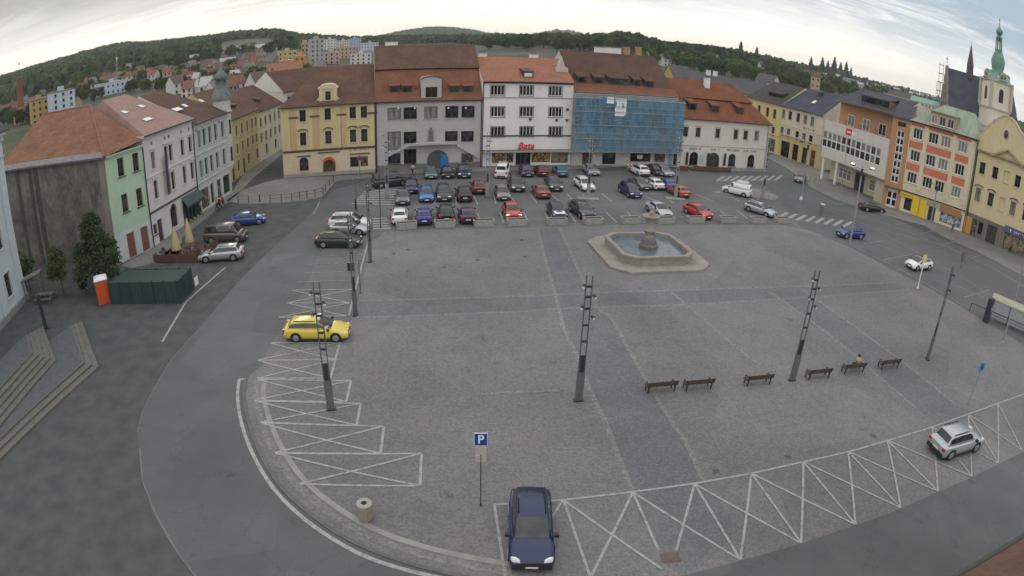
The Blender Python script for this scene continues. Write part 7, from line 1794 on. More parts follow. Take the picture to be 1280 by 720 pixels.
pn = ray(1061, 165); kk = math.hypot(53.2, 93.5)/math.hypot(pn.x, pn.y); P3 = EYE+pn*kk; t.location = (P3.x, P3.y, 0)
q = MB(); q.cyl((0, 0, 0), (0, 0, P3.z+.5), .06, n=7, mt=ZINC); q.build('post', t); q = MB(); q.box(-.55, -.06, P3.z-.55, .55, -.02, P3.z+.55, mat('traffic_red', (.6, .02, .02), .5)); q.box(-.36, -.075, P3.z-.12, .36, -.061, P3.z+.12, WHITE); q.build('sign_panel', t); q = MB(); q.box(.62, -.06, P3.z-.4, 1.25, -.02, P3.z+.15, mat('pale_green_plate', (.6, .66, .58), .5)); q.build('plate', t)
# parking sign
t = slim_pole(601, 632, 4.3, 'blue parking sign with two pale plates on a thin post', 'parking_sign', .03, DARKMETAL, cat='sign'); t.rotation_euler.z = rad(3); t.scale = (.88, .9, 1)
q = MB(); q.box(-.33, -.07, 3.62, .33, -.03, 4.3, mat('sign_pale', (.6, .62, .66), .5)); q.box(-.30, -.075, 3.65, .30, -.0701, 4.27, mat('parking_blue', (.014, .05, .26), .45)); sp_ = q.build('sign_panel', t)
def text_on(parent, body, loc, size, mt, rx=90):
    cu = bpy.data.curves.new('letter', 'FONT'); cu.body = body; cu.size = size; cu.align_x = 'CENTER'; cu.align_y = 'CENTER'; cu.extrude = .004; cu.offset = .012; cu.materials.append(mt)
    t_ = bpy.data.objects.new('letter', cu); C.objects.link(t_); bpy.context.view_layer.update(); me = bpy.data.meshes.new_from_object(t_); bpy.data.objects.remove(t_)
    o = link('letter', me, parent, loc); o.rotation_euler = (rad(rx), 0, 0); return o
text_on(sp_, 'P', (0, -.081, 3.96), .62, mat('sign_white', (.8, .8, .8), .5))
q = MB(); q.box(-.27, -.07, 3.12, .27, -.03, 3.56, mat('info_plate', (.42, .40, .36), .5)); q.build('info_plate', t)
q = MB(); q.box(-.27, -.07, 2.72, -.02, -.03, 3.07, MATS['info_plate']); q.box(.02, -.07, 2.72, .27, -.03, 3.07, MATS['info_plate']); q.build('info_plate', t)
# stone litter bin
t = thing('stone_litter_bin', 'round stone litter bin with a pale rim near the curved kerb', 'litter bin', G(458, 648))
AGG = mat('washed_concrete', (.20, .18, .14), .9, c2=(.30, .27, .21), scale=9, bump=.4, bscale=30); q = MB(); q.lathe([(.30, 0), (.36, .1), (.36, .75), (.31, .86)], (0, 0), 8, AGG, False); q.build('body', t); q = MB(); q.lathe([(.33, .86), (.36, .9), (.36, .98), (.14, 1.0), (.13, .9)], (0, 0), 18, mat('pale_concrete_rim', (.30, .29, .27), .8), False); q.build('rim', t); q = MB(); q.lathe([(.125, .93), (.125, 1.005)], (0, 0), 12, BLACK); q.build('opening', t)
# benches
def bench(a, b, label):
    A_, B_ = V2(G(*a)), V2(G(*b)); d = (B_-A_).normalized(); c = (A_+B_)/2; Lb = 2.05
    t = thing('park_bench', label, 'bench', (c.x, c.y, 0), math.atan2(d.y, d.x), 'benches in a row on the square'); WD_ = mat('bench_wood', (.05, .036, .027), .6, c2=(.08, .058, .042), scale=5)
    # the backrest stands towards the camera, the seat looks at the fountain
    q = MB()
    for k in range(4): q.box(-Lb/2, .04+k*.115, .43, Lb/2, .14+k*.115, .465, WD_)
    q.build('seat', t); q = MB()
    for k in range(3): q.box(-Lb/2, -.10-k*.025, .54+k*.115, Lb/2, -.065-k*.025, .635+k*.115, WD_)
    q.build('backrest', t)
    for sx in (-1, 1):
        q = MB(); x = sx*(Lb/2-.16); q.bar((x, -.13, .85), (x, .02, 0), .06, .07, DARKMETAL); q.bar((x, .48, .43), (x, .48, 0), .06, .07, DARKMETAL); q.bar((x, -.02, .40), (x, .5, .40), .06, .05, DARKMETAL); q.bar((x, -.07, .62), (x, .46, .64), .05, .04, DARKMETAL); q.bar((x, .46, .63), (x, .48, .42), .05, .04, DARKMETAL); q.build('leg', t)
    return t
bench((805, 493), (847, 489), 'dark slatted bench at the left end of the row'); bench((852, 490), (893, 486), 'dark slatted bench second from the left, close to the first'); bench((928, 484), (967, 480), 'dark slatted bench just left of the lamp mast'); bench((1004, 476), (1041, 472), 'dark slatted bench just right of the lamp mast')
bp_ = bench((1050, 468.5), (1083, 465), 'dark slatted bench with a person sitting on it'); bench((1095, 463), (1127, 459.5), 'dark slatted bench at the right end of the row')
# planters
PLC = mat('planter_concrete', (.25, .245, .235), .85, c2=(.34, .335, .32), scale=2.5, grain=.1); SOIL = mat('soil', (.035, .028, .02), .95, c2=(.05, .055, .025), scale=5)
for i, (x, y, lb) in enumerate(((508, 285.5, 'in front of the white hatchback'), (556, 283.5, 'in front of the black off-roader'), (604.5, 282, 'in the empty bay left of the bright red hatchback'), (646, 281, 'in front of the bright red hatchback'), (696, 280.5, 'in front of the dark blue hatchback with white bonnet'), (741, 279.5, 'in front of the slate grey estate'), (787.5, 278.5, 'left of the fountain column'), (831, 278.5, 'in front of the pale silver sedan'), (869, 278, 'in front of the crimson hatchback'), (909, 277.5, 'first to the right of the crimson hatchback'), (946.7, 278, 'left of the silver estate'), (977, 278, 'in front of the silver estate'))):
    p = G(x, y); t = thing('planter', 'pale concrete planter trough standing '+lb, 'planter', p, math.atan2(FD[1], FD[0])-.02*i*0, 'concrete planters along the car park')
    q = MB(); a, c, h = 1.05, .42, .72; vs = [(-a, -c, 0), (a, -c, 0), (a, c, 0), (-a, c, 0), (-a-.08, -c-.06, h), (a+.08, -c-.06, h), (a+.08, c+.06, h), (-a-.08, c+.06, h), (-a+.04, -c+.06, h), (a-.04, -c+.06, h), (a-.04, c-.06, h), (-a+.04, c-.06, h), (-a+.04, -c+.06, h-.12), (a-.04, -c+.06, h-.12), (a-.04, c-.06, h-.12), (-a+.04, c-.06, h-.12)]
    q.add(vs, [(0,1,5,4),(1,2,6,5),(2,3,7,6),(3,0,4,7),(4,5,9,8),(5,6,10,9),(6,7,11,10),(7,4,8,11),(8,9,13,12),(9,10,14,13),(10,11,15,14),(11,8,12,15)], PLC); q.build('trough', t)
    q = MB(); q.add([(-a+.04, -c+.06, h-.1), (a-.04, -c+.06, h-.1), (a-.04, c-.06, h-.1), (-a+.04, c-.06, h-.1)], [(0,1,2,3)], SOIL); q.build('soil', t)
# fountain
ft = thing('fountain', 'stone fountain with an eight-sided basin, column and bowl', 'fountain', (13.2, 57.1, 0), math.radians(11))
SAND = mat('fountain_stone', (.215, .195, .17), .85, c2=(.30, .275, .245), scale=1.2, detail=8, bump=.2, bscale=8, grain=.12, gscale=6); DSTONE = mat('dark_wet_stone', (.10, .095, .085), .7, c2=(.16, .15, .135), scale=3)
def chamf(a, c): return [(-a+c, -a), (a-c, -a), (a, -a+c), (a, a-c), (a-c, a), (-a+c, a), (-a, a-c), (-a, -a+c)]
q = MB(); q.prism(chamf(5.15, 1.5), -.02, .2, SAND); q.build('base_slab', ft)
q = MB(); o1, i1 = chamf(3.75, 1.1), chamf(3.35, .95); vs = [(x, y, .2) for x, y in chamf(3.62, 1.05)]+[(x, y, .85) for x, y in chamf(3.62, 1.05)]+[(x, y, .88) for x, y in o1]+[(x, y, 1.05) for x, y in o1]+[(x, y, 1.05) for x, y in i1]+[(x, y, .25) for x, y in i1]
q.add(vs, [(k*8+i, k*8+(i+1) % 8, (k+1)*8+(i+1) % 8, (k+1)*8+i) for k in range(5) for i in range(8)], SAND); q.build('basin_wall', ft)
wm_ = mat('fountain_water', (.09, .13, .15), .08, spec=.6, c2=(.16, .21, .235), scale=1.2, bump=.25, bscale=5); q = MB(); q.prism(chamf(3.36, .95), .22, .62, wm_); q.build('water', ft)
q = MB(); q.lathe([(.95, .3), (.95, .95), (.8, 1.1), (.72, 1.5), (.55, 1.7), (.52, 1.75)], (0, 0), 8, DSTONE, False); q.build('pedestal', ft)
q = MB(); q.lathe([(.52, 1.75), (.42, 2.1), (.54, 2.35), (.64, 2.4), (.64, 2.5), (.46, 2.6), (.42, 3.1), (.48, 3.4), (.55, 3.5)], (0, 0), 14, SAND); q.build('column', ft)
for k in range(4): a = k*math.pi/2+.5; q = MB(); q.cyl((.45*math.cos(a), .45*math.sin(a), 2.15), (.68*math.cos(a), .68*math.sin(a), 2.1), .12, .05, 7, BRZ); q.build('spout', ft)
q = MB(); q.lathe([(.38, 3.42), (.6, 3.6), (.85, 3.82), (.9, 3.92), (.78, 3.92), (.5, 3.8), (.26, 3.8), (.22, 4.05), (.3, 4.2), (.16, 4.4), (.05, 4.5)], (0, 0), 16, SAND); q.build('bowl', ft)
# manhole covers
for x, y, r_, lb in ((556, 621, .42, 'round manhole cover near the stone litter bin'), (600, 424, .6, 'pale worn manhole patch in the middle of the square')):
    q = MB(); p = G(x, y); q.lathe([(r_, .006), (r_, .022)], (p.x, p.y), 18, LIGHTSETT); q.lathe([(r_*.55, .02), (r_*.55, .028)], (p.x, p.y), 14, GREYMETAL); tag(q.build('manhole_cover'), lb, 'manhole cover')
q = MB(); p = G(838, 697); q.box(p.x-.42, p.y-.3, .008, p.x+.42, p.y+.3, .035, mat('rusty_plate', (.11, .075, .06), .8, c2=(.15, .1, .08), scale=3)); tag(q.build('rusty_cover'), 'rusty brown metal cover on the crossed bays', 'cover')
for x, y in ((895, 589), (985, 571), (1092, 545), (492, 317), (510, 312), (597, 325), (555, 334), (652, 300), (656, 321)):
    p = G(x, y); q = MB(); q.box(p.x-.2, p.y-.2, .004, p.x+.2, p.y+.2, .024, GREYMETAL)
    for k in range(4): q.box(p.x-.17, p.y-.16+k*.085, .0242, p.x+.17, p.y-.12+k*.085, .03, DARKMETAL)
    tag(q.build('drain_cover'), 'small dark drain cover set in the paving of the square', 'drain cover', 'drain covers in the square')
# railings
def railing(pts, label, h=1.0, mt=DARKMETAL, base=.12, name='railing'):
    P = gp(pts); t = thing(name, label, 'railing', (P[0].x, P[0].y, base)); o = P[0]
    for i, p in enumerate(P): q = MB(); q.cyl((p.x-o.x, p.y-o.y, 0), (p.x-o.x, p.y-o.y, h), .05, n=6, mt=mt); q.build('post', t)
    for z in (h-.08, h*.5):
        q = MB()
        for a, c in zip(P, P[1:]): q.cyl((a.x-o.x, a.y-o.y, z), (c.x-o.x, c.y-o.y, z), .025, n=5, mt=mt)
        q.build('rail', t)
railing([(298, 255), (311, 254.5)], 'short railing at the corner below the turret house'); railing([(338, 254), (352, 253)], 'short railing left of the long one at the pavement corner')
railing([(352, 253.3), (365, 252), (375, 250.3), (384, 248.8), (394, 247), (404, 244.2), (407, 240), (412, 234), (417, 228.5)], 'long dark railing bending round the pavement corner before the yellow house')
railing([(918, 217.5), (926, 217.5), (934, 217.5), (942, 217.8), (950, 218), (958, 217.5), (966, 217)], 'pale railing before the right end of the arched white house', mt=ZINC); railing([(1012, 228), (1018, 231), (1025, 234)], 'short pale railing by the column of the concrete block', mt=ZINC)
railing([(953, 252), (960, 252.5), (967, 252)], 'small pale railing on the paved island', mt=ZINC)
t = thing('bollard', 'dark bollard between the two short railings', 'bollard', G(325, 253.5)); q = MB(); q.lathe([(.1, 0), (.08, .9), (.11, .95), (.06, 1.1)], (0, 0), 8, DARKMETAL); q.build('post', t)
t = thing('bollard', 'dark bollard by the dark pole above the left bays', 'bollard', G(445, 262)); q = MB(); q.lathe([(.16, 0), (.14, 1.1), (.16, 1.2), (.06, 1.35)], (0, 0), 8, DARKMETAL); q.build('post', t)
# terrace of the arched house
p0, p1 = G(866, 214), G(914, 216); d = V2(p1-p0); t = thing('cafe_terrace', 'low wooden cafe terrace before the arched white house', 'terrace', p0, math.atan2(d.y, d.x)); L = d.length
q = MB(); q.box(0, 0, 0, L, 1.9, .2, BROWNWOOD); q.build('deck', t); q = MB()
for k in range(6): q.box(.02, -.05, .22+k*.12, L-.02, .0, .32+k*.12, BROWNWOOD)
q.build('fence', t)
p0, p1 = G(849, 213.5), G(860, 214.5); d = V2(p1-p0); t = thing('wooden_planter', 'small brown wooden planter left of the cafe terrace', 'planter', p0, math.atan2(d.y, d.x)); q = MB(); q.box(0, 0, 0, d.length, .6, .75, BROWNWOOD); q.box(.05, .05, .751, d.length-.05, .55, .8, SOIL); q.build('box', t)
p0, p1 = G(784, 213), G(800, 213); d = V2(p1-p0); t = thing('wooden_barrier', 'plain wooden barrier with a red and white strip before the netted house', 'barrier', p0, math.atan2(d.y, d.x)); q = MB(); q.box(0, 0, 0, d.length, .1, .8, mat('pale_wood', (.35, .24, .12), .8)); q.build('panel', t); q = MB()
for k in range(8): q.box(d.length*k/8, -.02, .82, d.length*(k+1)/8, .12, 1.0, (WHITE, MATS['traffic_red'])[k % 2])
q.build('warning_strip', t)
# bus shelter
a, b_ = V2(G(1233, 398)), V2(G(1310, 432)); d = (b_-a); Ls = 7.5; d.normalize(); t = thing('bus_shelter', 'bus shelter with a curved yellowish roof at the right edge', 'bus shelter', (a.x, a.y, 0), math.atan2(d.y, d.x))
SH = mat('yellowish_roof', (.29, .28, .18), .4, c2=(.35, .34, .24), scale=1.5)
q = MB(); n = 8; vs = []
for i in range(n+1): a_ = math.pi*(.12+.76*i/n); vs += [(0, .75-1.05*math.cos(a_), 2.05+.55*math.sin(a_)), (Ls, .75-1.05*math.cos(a_), 2.05+.55*math.sin(a_))]
q.add(vs, [(2*i, 2*i+1, 2*i+3, 2*i+2) for i in range(n)], SH, True); q.add([(x, y, z-.06) for x, y, z in vs], [(2*i+2, 2*i+3, 2*i+1, 2*i) for i in range(n)], SH, True); q.build('roof', t)
for x in (.1, 2.5, 5.0, 7.4): q = MB(); q.cyl((x, 0, 0), (x, 0, 2.35), .05, n=7, mt=DARKMETAL); q.build('post', t)
gl_ = mat('shelter_glass', (.5, .56, .56), .08); gl_.node_tree.nodes['Principled BSDF'].inputs['Alpha'].default_value = .22
for x in (.15, 2.55, 5.05): q = MB(); q.box(x, -.01, .3, x+2.3, .01, 2.1, gl_); q.build('glass_panel', t)
q = MB(); q.box(.0, .1, .3, .04, 1.3, 2.1, gl_); q.build('glass_panel', t)
q = MB(); q.box(.8, .45, .42, 6.5, .85, .48, BROWNWOOD)
for x in (1, 3.6, 6.3): q.box(x, .6, 0, x+.08, .7, .42, DARKMETAL)
q.build('seat', t); q = MB(); q.cyl((-2.2, -.1, .95), (Ls, -.1, .95), .035, n=6, mt=DARKMETAL); q.build('rail', t)
q = MB(); q.cyl((-2.2, -.1, 0), (-2.2, -.1, .97), .04, n=6, mt=DARKMETAL); q.build('post', t)
t = thing('information_kiosk', 'dark information column with stickers at the end of the bus shelter', 'kiosk', G(1232, 402), .5); q = MB(); q.box(-.45, -.3, 0, .45, .3, 2.5, mat('kiosk_dark', (.035, .03, .04), .5)); q.build('cabinet', t); q = MB()
for x, z in ((-.3, 1.5), (.05, 1.35), (.2, 1.6), (-.1, 1.2)): q.box(x, -.32, z, x+.18, -.301, z+.16, mat('pale_sticker', (.5, .45, .55), .6))
q.build('stickers', t)
slim_pole(1253, 427, 2.3, 'pale thick post in front of the bus shelter', 'pole', .11, ZINC)
t = slim_pole(1210, 505, 3.4, 'blue and white sign on a thin post near the silver off-roader', 'sign_post', .035, ZINC, cat='sign'); q = MB(); q.box(-.26, -.06, 2.75, .26, -.02, 3.4, mat('cyan_sign', (.02, .22, .5), .5)); q.box(-.12, -.067, 2.9, .12, -.061, 3.2, mat('sign_dark_blue', (.01, .06, .2), .5)); q.build('sign_panel', t)
# ------------------------------------------------------------------ left corner: toilet, hoarding, terrace, steps
t = thing('portable_toilet', 'orange portable toilet with a white roof beside the green container', 'toilet', G(131, 377), rad(41)); t.scale = (1.12, 1.12, 1.05); OR = mat('orange_plastic', (.55, .09, .02), .5); q = MB(); q.box(-.55, -.55, 0, .55, .55, 2.1, OR)
for k in range(4): q.box(-.45+k*.24, -.575, .2, -.33+k*.24, -.551, 1.9, OR)
q.build('cabin', t); q = MB(); q.box(-.4, -.59, .1, .4, -.576, 1.95, mat('orange_door', (.5, .075, .018), .5)); q.build('door', t); q = MB(); q.lathe([(.86, 2.1), (.8, 2.22), (.4, 2.36), (.1, 2.4)], (0, 0), 4, mat('white_plastic', (.7, .72, .74), .4), False); q.build('roof', t); q = MB(); q.cyl((.3, .3, 2.3), (.3, .3, 2.6), .06, n=7, mt=BLACK); q.build('vent_pipe', t)
GH = mat('green_hoarding', (.014, .036, .030), .7, c2=(.024, .055, .045), scale=1.2, stretch=(3, 3, .4)); pts = gp([(140, 380), (226, 379.5)])+[V2(G(238, 336, 1.95)), V2(G(158, 337.5, 1.95))]
t = thing('green_container', 'long dark green closed container standing beside the orange toilet', 'container', (pts[0].x, pts[0].y, 0)); o = pts[0]
for a, c in zip(pts, pts[1:]+pts[:1]):
    d = (c-a); L = d.length; n_ = Vector((-d.y, d.x)).normalized(); q = MB(); q.bar((a.x-o.x, a.y-o.y, 1.0), (c.x-o.x, c.y-o.y, 1.0), .05, 2.0, GH)
    for k in range(int(L/1.2)+1): p = a-o+d*min(1, k*1.2/L); q.box(p.x-.05, p.y-.06, 0, p.x+.05, p.y+.06, 2.08, GH)
    q.build('panel', t)
q = MB(); q.box(pts[1].x-o.x+1.2, pts[1].y-o.y+1.0, 1.2, pts[1].x-o.x+1.24, pts[1].y-o.y+1.6, 1.9, WHITE); q.build('notice', t)
q = MB(); sheet(q, [p-o for p in pts], 1.95, GH)
q.build('roof', t)
# parasol terrace
a, c = G(193, 329), G(252, 328); d = V2(c-a); t = thing('wooden_terrace', 'red-brown wooden terrace fence below the folded parasols', 'terrace', a, math.atan2(d.y, d.x)); RW = mat('red_brown_planks', (.085, .042, .032), .7, c2=(.13, .06, .045), scale=3); L = d.length; q = MB()
for k in range(5): q.box(0, -.04, .08+k*.17, L, .0, .22+k*.17, RW)
for k in range(6): q.box(L*k/5-.05, .002, 0, L*k/5+.05, .08, .95, RW)
q.build('fence', t); q = MB(); q.box(0, .1, 0, L, 5.5, .12, RW); q.build('deck', t); q = MB()
for k in range(5): q.box(L-.04, .1, .12+k*.17, L, 5.0, .24+k*.17, RW)
q.build('side_fence', t)
def parasol(px, py, label, h):
    t = thing('folded_parasol', label, 'parasol', G(px, py, .12), 0, 'folded parasols on the terrace'); CV = mat('cream_canvas', (.50, .42, .22), .8, c2=(.42, .35, .18), scale=2, stretch=(1, 1, .3)); q = MB(); n = 16; vs = []
    for r_, z in ((.55, h*.22), (.5, h*.35), (.36, h*.6), (.2, h*.82), (.07, h*.97)):
        for i in range(n): a_ = 2*math.pi*i/n; rr_ = r_*(1 if i % 2 else .68); vs.append((rr_*math.cos(a_), rr_*math.sin(a_), z+(.0 if i % 2 else .08)))
    q.add(vs, [(j*n+i, j*n+(i+1) % n, (j+1)*n+(i+1) % n, (j+1)*n+i) for j in range(4) for i in range(n)], CV, True); q.build('canopy', t)
    q = MB(); q.cyl((0, 0, 0), (0, 0, h), .04, n=6, mt=BROWNWOOD); q.build('pole', t); q = MB(); q.box(-.35, -.35, 0, .35, .35, .08, KERB); q.build('base', t)
parasol(222, 321, 'folded cream parasol nearer the camera on the wooden terrace', 3.3); parasol(238, 311, 'folded cream parasol farther back on the wooden terrace', 3.4)
for x, y, lb in ((235, 322, 'dark round cafe table right of the nearer parasol'), (205, 323, 'dark round cafe table left of the nearer parasol'), (248, 316, 'dark round cafe table at the right end of the terrace')):
    t = thing('cafe_table', lb, 'table', G(x, y, .12)); q = MB(); q.lathe([(.45, .7), (.45, .74)], (0, 0), 14, DARKMETAL); q.build('table_top', t); q = MB(); q.cyl((0, 0, 0), (0, 0, .7), .04, n=6, mt=DARKMETAL); q.cyl((0, 0, 0), (0, 0, .04), .28, n=10, mt=DARKMETAL); q.build('leg', t)
    for k in range(3):
        ch = thing('cafe_chair', 'dark cafe chair at the '+lb.split('cafe ')[1], 'chair', (t.location.x+.75*math.cos(k*2.1), t.location.y+.75*math.sin(k*2.1), .12), k*2.1, 'cafe chairs on the wooden terrace'); q = MB(); q.box(-.2, -.2, .42, .2, .2, .46, BROWNWOOD); q.build('seat', ch); q = MB(); q.box(.18, -.2, .48, .21, .2, .88, BROWNWOOD); q.build('backrest', ch)
        for sx in (-1, 1):
            for sy in (-1, 1): q = MB(); q.box(sx*.17-.015, sy*.17-.015, 0, sx*.17+.015, sy*.17+.015, .42, DARKMETAL); q.build('leg', ch)
# trees at the corner
def pine_mesh():
    r = random.Random(8); mb = MB(); h = 7.4; cl = []; PN = leafmat('pine_needles', (.04, .066, .038), (.085, .12, .062))
    for _ in range(85):
        t = r.random()**.8; z = h*(.14+.84*t); w_ = 3.0*(1-t)**.75+.25; a = r.random()*6.28; q_ = r.uniform(.35, 1)*w_; cl.append((Vector((math.cos(a)*q_, math.sin(a)*q_, z)), .4+.42*(1-t)))
    for i in range(11000):
        c, q_ = r.choice(cl); d = Vector((r.gauss(0, 1), r.gauss(0, 1), r.gauss(0, .6))).normalized(); leaf_quad(mb, c+d*q_*r.uniform(.4, 1.05), r.uniform(.07, .15), r, PN)
    return mb.mesh('crown')
cm = pine_mesh(); t = thing('pine_tree', 'dark bushy pine in front of the rough grey wall', 'tree', G(128, 362)); link('crown', cm, t); link('trunk', trunk_mesh(8, .16, 4, 3), t)
for k, (x, y, h, wd, lm, lb) in enumerate(((38, 362, 4.0, 3.4, LEAF_M, 'small green tree close to the pale corner building'), (80, 368, 4.8, 3.2, LEAF_M, 'slim bright green tree left of the pine'), (108, 368, 2.6, 1.2, LEAF_D, 'thin young tree between the slim tree and the pine'))):
    t = thing('small_tree', lb, 'tree', G(x, y)); link('crown', broad_mesh(90+k, h, wd, 1500, .13, lm, 14), t); link('trunk', trunk_mesh(h, .07, k), t)
t = slim_pole(58, 412, 3.2, 'thick dark post at the top of the steps', 'dark_post', .2, DARKMETAL)
t = thing('picnic_table', 'weathered wooden picnic table by the pale building', 'table', G(58, 376), rad(15)); GW = mat('weathered_wood', (.13, .12, .10), .85, c2=(.19, .175, .15), scale=5); q = MB()
for k in range(4): q.box(-1.1, -.34+k*.18, .72, 1.1, -.18+k*.18, .77, GW)
q.build('table_top', t)
for sy in (-1, 1): q = MB(); q.box(-1.1, sy*.75-.14, .43, 1.1, sy*.75+.14, .48, GW); q.build('bench_seat', t)
for sx in (-1, 1): q = MB(); q.bar((sx*.8, -.75, .0), (sx*.8, -.2, .72), .08, .08, GW); q.bar((sx*.8, .75, .0), (sx*.8, .2, .72), .08, .08, GW); q.box(sx*.8-.04, -.8, .36, sx*.8+.04, .8, .43, GW); q.build('leg_frame', t)
t = thing('wooden_canopy', 'small sloping grey board roof on posts behind the picnic table', 'canopy', G(45, 372), rad(30)); q = MB(); q.add([(-1.2, -.7, 2.0), (1.2, -.7, 2.5), (1.2, .7, 2.5), (-1.2, .7, 2.0), (-1.2, -.7, 2.08), (1.2, -.7, 2.58), (1.2, .7, 2.58), (-1.2, .7, 2.08)], [(3,2,1,0),(4,5,6,7),(0,1,5,4),(1,2,6,5),(2,3,7,6),(3,0,4,7)], GW); q.build('roof', t)
for x, z in ((-1, 2.03), (1, 2.45)):
    for y in (-.55, .55): q = MB(); q.box(x-.05, y-.05, 0, x+.05, y+.05, z, GW); q.build('post', t)
# steps
ST = mat('stair_stone', (.105, .105, .09), .85, c2=(.145, .14, .122), scale=2, grain=.15, gscale=8); STD = mat('stair_landing', (.075, .08, .085), .9, c2=(.1, .105, .11), scale=2, grain=.15)
def flight(front_far, front_near, side_back, n, rise, tread, z0, label, deep):
    """nested steps with a front edge and a side edge meeting at the far corner; the top is a dark landing"""
    c, f, b_ = V2(G(*front_far, z0)), V2(G(*front_near, z0)), V2(G(*side_back, z0)); d = (f-c).normalized(); s_ = (b_-c).normalized()
    t = thing('stone_steps', label, 'steps', (c.x, c.y, z0)); nd = Vector((d.y, -d.x)); nd = nd if nd.dot(s_) > 0 else -nd; ns = Vector((s_.y, -s_.x)); ns = ns if ns.dot(d) > 0 else -ns
    def corner(o1, o2):
        # the meeting point of the front edge moved in by o1 and the side edge moved in by o2
        A_ = Matrix(((nd.x, nd.y), (ns.x, ns.y))).inverted(); return A_ @ Vector((o1, o2))
    for k in range(n):
        p = corner(tread*k, tread*k*.8); Lk = deep-tread*k/max(.3, nd.dot(s_)); far = p+s_*Lk; near = p+d*16; q = MB(); poly = [near, p, far, far+d*16]
        ar = sum(poly[i].x*poly[(i+1) % 4].y-poly[(i+1) % 4].x*poly[i].y for i in range(4)); poly = poly if ar > 0 else poly[::-1]
        q.prism(poly, rise*k-.02 if k == 0 else rise*k, rise*(k+1), ST, STD if k == n-1 else ST); o = q.build('step', t); q = MB()
        e = corner(tread*k+.10, tread*k*.8+.10)
        for A1, B1, A2, B2 in ((p, p+d*16, e, e+d*15.9), (p, p+s_*(Lk-.15), e, e+s_*(Lk-.3))):
            pl = [A1, B1, B2, A2]; ar = sum(pl[i].x*pl[(i+1) % 4].y-pl[(i+1) % 4].x*pl[i].y for i in range(4)); q.face([(v.x, v.y, rise*(k+1)+.005+(.002 if A1 is p and B1 == p+d*16 else 0)) for v in (pl if ar > 0 else pl[::-1])], mat('step_edge', (.155, .152, .132), .85, c2=(.12, .118, .10), scale=2))
        q.build('nosing', o)
flight((124, 460), (85, 495), (108, 418), 3, .15, .62, 0, 'lower flight of three stone steps wrapping the dark landing at the bottom left', 9.5)
flight((70, 452), (0, 535), (60, 425), 5, .15, .55, .45, 'upper flight of five stone steps leading to the pale building', 7.5)

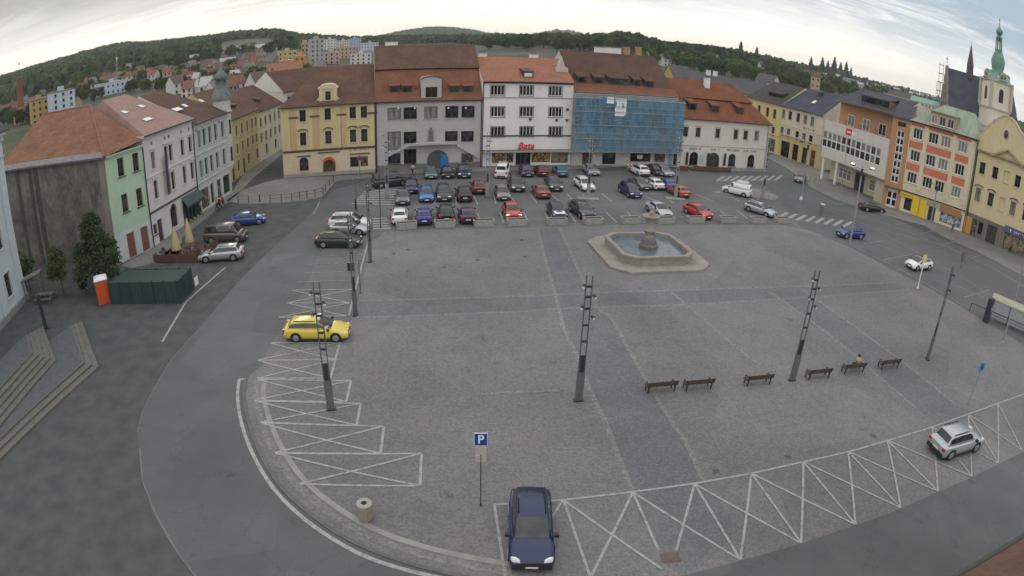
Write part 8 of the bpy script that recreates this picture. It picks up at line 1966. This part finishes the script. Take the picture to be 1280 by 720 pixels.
# ------------------------------------------------------------------ people
SKIN = mat('skin', (.42, .26, .19), .6)
def skin_tube(name, verts, edges, radii, mt, parent, sub=2):
    me = bpy.data.meshes.new(name); me.from_pydata(verts, edges, []); me.materials.append(mt); o = link(name, me, parent)
    md = o.modifiers.new('Skin', 'SKIN'); sv = me.skin_vertices[0].data
    for i, r_ in enumerate(radii): sv[i].radius = (r_, r_) if not isinstance(r_, tuple) else r_; sv[i].use_root = (i == 0)
    md.use_smooth_shade = True; s = o.modifiers.new('Sub', 'SUBSURF'); s.levels = sub; s.render_levels = sub
    dg = bpy.context.evaluated_depsgraph_get(); m2 = bpy.data.meshes.new_from_object(o.evaluated_get(dg)); m2.name = name; o.modifiers.clear(); o.data = m2; return o
def person(P, az, top, legs, hair, label, pose='walk', z=0.0, s=1.0):
    t = thing('person', label, 'person', (P[0], P[1], z), az); t.scale = (s, s, s)
    tm = mat('cloth_'+'_'.join('%d' % (c*100) for c in top), top, .85); lm = mat('cloth_'+'_'.join('%d' % (c*100) for c in legs), legs, .85); hm = mat('hair_'+'%d' % (hair[0]*1000), hair, .8)
    if pose == 'walk':
        K = dict(pel=(0, 0, .95), ch=(0, .01, 1.25), sh=(0, 0, 1.42), nk=(0, .01, 1.52), hd=(0, .03, 1.64), hL=(.1, 0, .92), hR=(-.1, 0, .92), kL=(.11, .16, .50), kR=(-.11, -.02, .50), aL=(.11, .18, .09), aR=(-.11, -.28, .12), tL=(.12, .32, .04), tR=(-.12, -.12, .04), sL=(.19, 0, 1.40), sR=(-.19, 0, 1.40), eL=(.24, -.12, 1.14), eR=(-.24, .1, 1.14), wL=(.24, -.02, .92), wR=(-.24, .24, .96))
    else:
        K = dict(pel=(0, 0, .54), ch=(0, .0, .86), sh=(0, .03, 1.02), nk=(0, .05, 1.12), hd=(0, .09, 1.24), hL=(.1, .02, .52), hR=(-.1, .02, .52), kL=(.12, .44, .52), kR=(-.12, .44, .52), aL=(.12, .46, .10), aR=(-.12, .46, .10), tL=(.13, .62, .04), tR=(-.13, .62, .04), sL=(.19, .02, 1.0), sR=(-.19, .02, 1.0), eL=(.25, .1, .75), eR=(-.25, .1, .75), wL=(.13, .34, .62), wR=(-.13, .34, .62))
    def tube(nm, chains, rad_, mt, sc=1.0):
        idx, vs, es, rr_ = {}, [], [], []
        for ch in chains:
            for a, b in zip(ch, ch[1:]):
                for k in (a, b):
                    if k not in idx: idx[k] = len(vs); vs.append(K[k]); rr_.append(rad_[k]*sc)
                es.append((idx[a], idx[b]))
        return skin_tube(nm, vs, es, rr_, mt, t)
    R_ = dict(pel=.14, ch=.145, sh=.12, nk=.055, hd=.095, hL=.10, hR=.10, kL=.062, kR=.062, aL=.042, aR=.042, tL=.035, tR=.035, sL=.07, sR=.07, eL=.045, eR=.045, wL=.032, wR=.032)
    tube('body', [('pel', 'ch', 'sh', 'nk', 'hd'), ('pel', 'hL', 'kL', 'aL', 'tL'), ('pel', 'hR', 'kR', 'aR', 'tR'), ('sh', 'sL', 'eL', 'wL'), ('sh', 'sR', 'eR', 'wR')], R_, SKIN)
    R2 = {k: v*1.16+.008 for k, v in R_.items()}
    tube('jacket', [('pel', 'ch', 'sh'), ('sh', 'sL', 'eL', 'wL'), ('sh', 'sR', 'eR', 'wR')], R2, tm); tube('trousers', [('pel', 'hL', 'kL', 'aL'), ('pel', 'hR', 'kR', 'aR')], {k: v*1.12+.006 for k, v in R_.items()}, lm)
    for a, b in (('aL', 'tL'), ('aR', 'tR')): tube('shoe', [(a, b)], {k: v*1.25+.012 for k, v in R_.items()}, BLACK)
    h = Vector(K['hd']); q = MB(); q.lathe([(.112, -.03), (.118, .03), (.09, .09), (.03, .12)], (0, 0), 12, hm); o = q.build('hair', t, h+Vector((0, -.02, .02)))
    q = MB(); q.add([(-.015, 0, -.02), (.015, 0, -.02), (0, .035, -.018), (0, 0, .02)], [(0, 1, 2), (1, 3, 2), (3, 0, 2)], SKIN); q.build('nose', t, h+Vector((0, .1, .0)))
    return t
bz = bp_.rotation_euler.z
person((bp_.location.x+.35*math.cos(bz)-.2*math.sin(bz), bp_.location.y+.35*math.sin(bz)+.2*math.cos(bz)), bz, (.32, .28, .22), (.03, .03, .04), (.012, .01, .008), 'person in a beige top with dark hair sitting on the bench, back to the camera', 'sit')
for x, y, a, tp, lg, hr, lb in ((275, 262, -1.0, (.03, .03, .035), (.02, .02, .025), (.02, .015, .01), 'person in black walking on the pavement beside the one in red'), (279, 259, -1.0, (.45, .03, .03), (.03, .03, .05), (.03, .02, .01), 'person in a red jacket walking on the left pavement'), (272, 263.5, 2.2, (.40, .26, .08), (.02, .02, .03), (.05, .035, .02), 'person in an ochre top half behind the one in black'), (251, 268, -1.2, (.25, .25, .27), (.04, .045, .06), (.03, .02, .015), 'person in grey walking along the green shop front'),
        (1190, 290, .6, (.12, .16, .10), (.05, .06, .05), (.02, .015, .01), 'person in dull green outside the red shop front'), (1262, 316, -2.4, (.3, .03, .06), (.03, .03, .04), (.02, .02, .015), 'person in dark red near the slate blue shop sign'), (516, 219, 1.0, (.4, .4, .4), (.05, .06, .1), (.02, .02, .015), 'person in pale grey by the steps of the grey house')):
    person(G(x, y, .12), a, tp, lg, hr, lb, 'walk', .12)
# ------------------------------------------------------------------ air
hz_ = bpy.data.materials.new('haze'); hz_.use_nodes = True; nt = hz_.node_tree
for n in list(nt.nodes):
    if n.type == 'BSDF_PRINCIPLED': nt.nodes.remove(n)
pv = nt.nodes.new('ShaderNodeVolumePrincipled'); pv.inputs['Density'].default_value = 1.05e-4; pv.inputs['Color'].default_value = (.86, .90, .95, 1); pv.inputs['Anisotropy'].default_value = .2
nt.links.new(pv.outputs[0], [n for n in nt.nodes if n.type == 'OUTPUT_MATERIAL'][0].inputs['Volume'])
q = MB(); zmin = min((v.co.z for v in bpy.data.objects['ground'].data.vertices))-1; q.box(-6100, -6100, zmin, 6100, 6100, 135, hz_)
tag(q.build('haze'), 'thin evening haze over the town and the hills', 'haze', kind='stuff')
SC.cycles.volume_bounces = 0
SC.cycles.volume_step_rate = 10
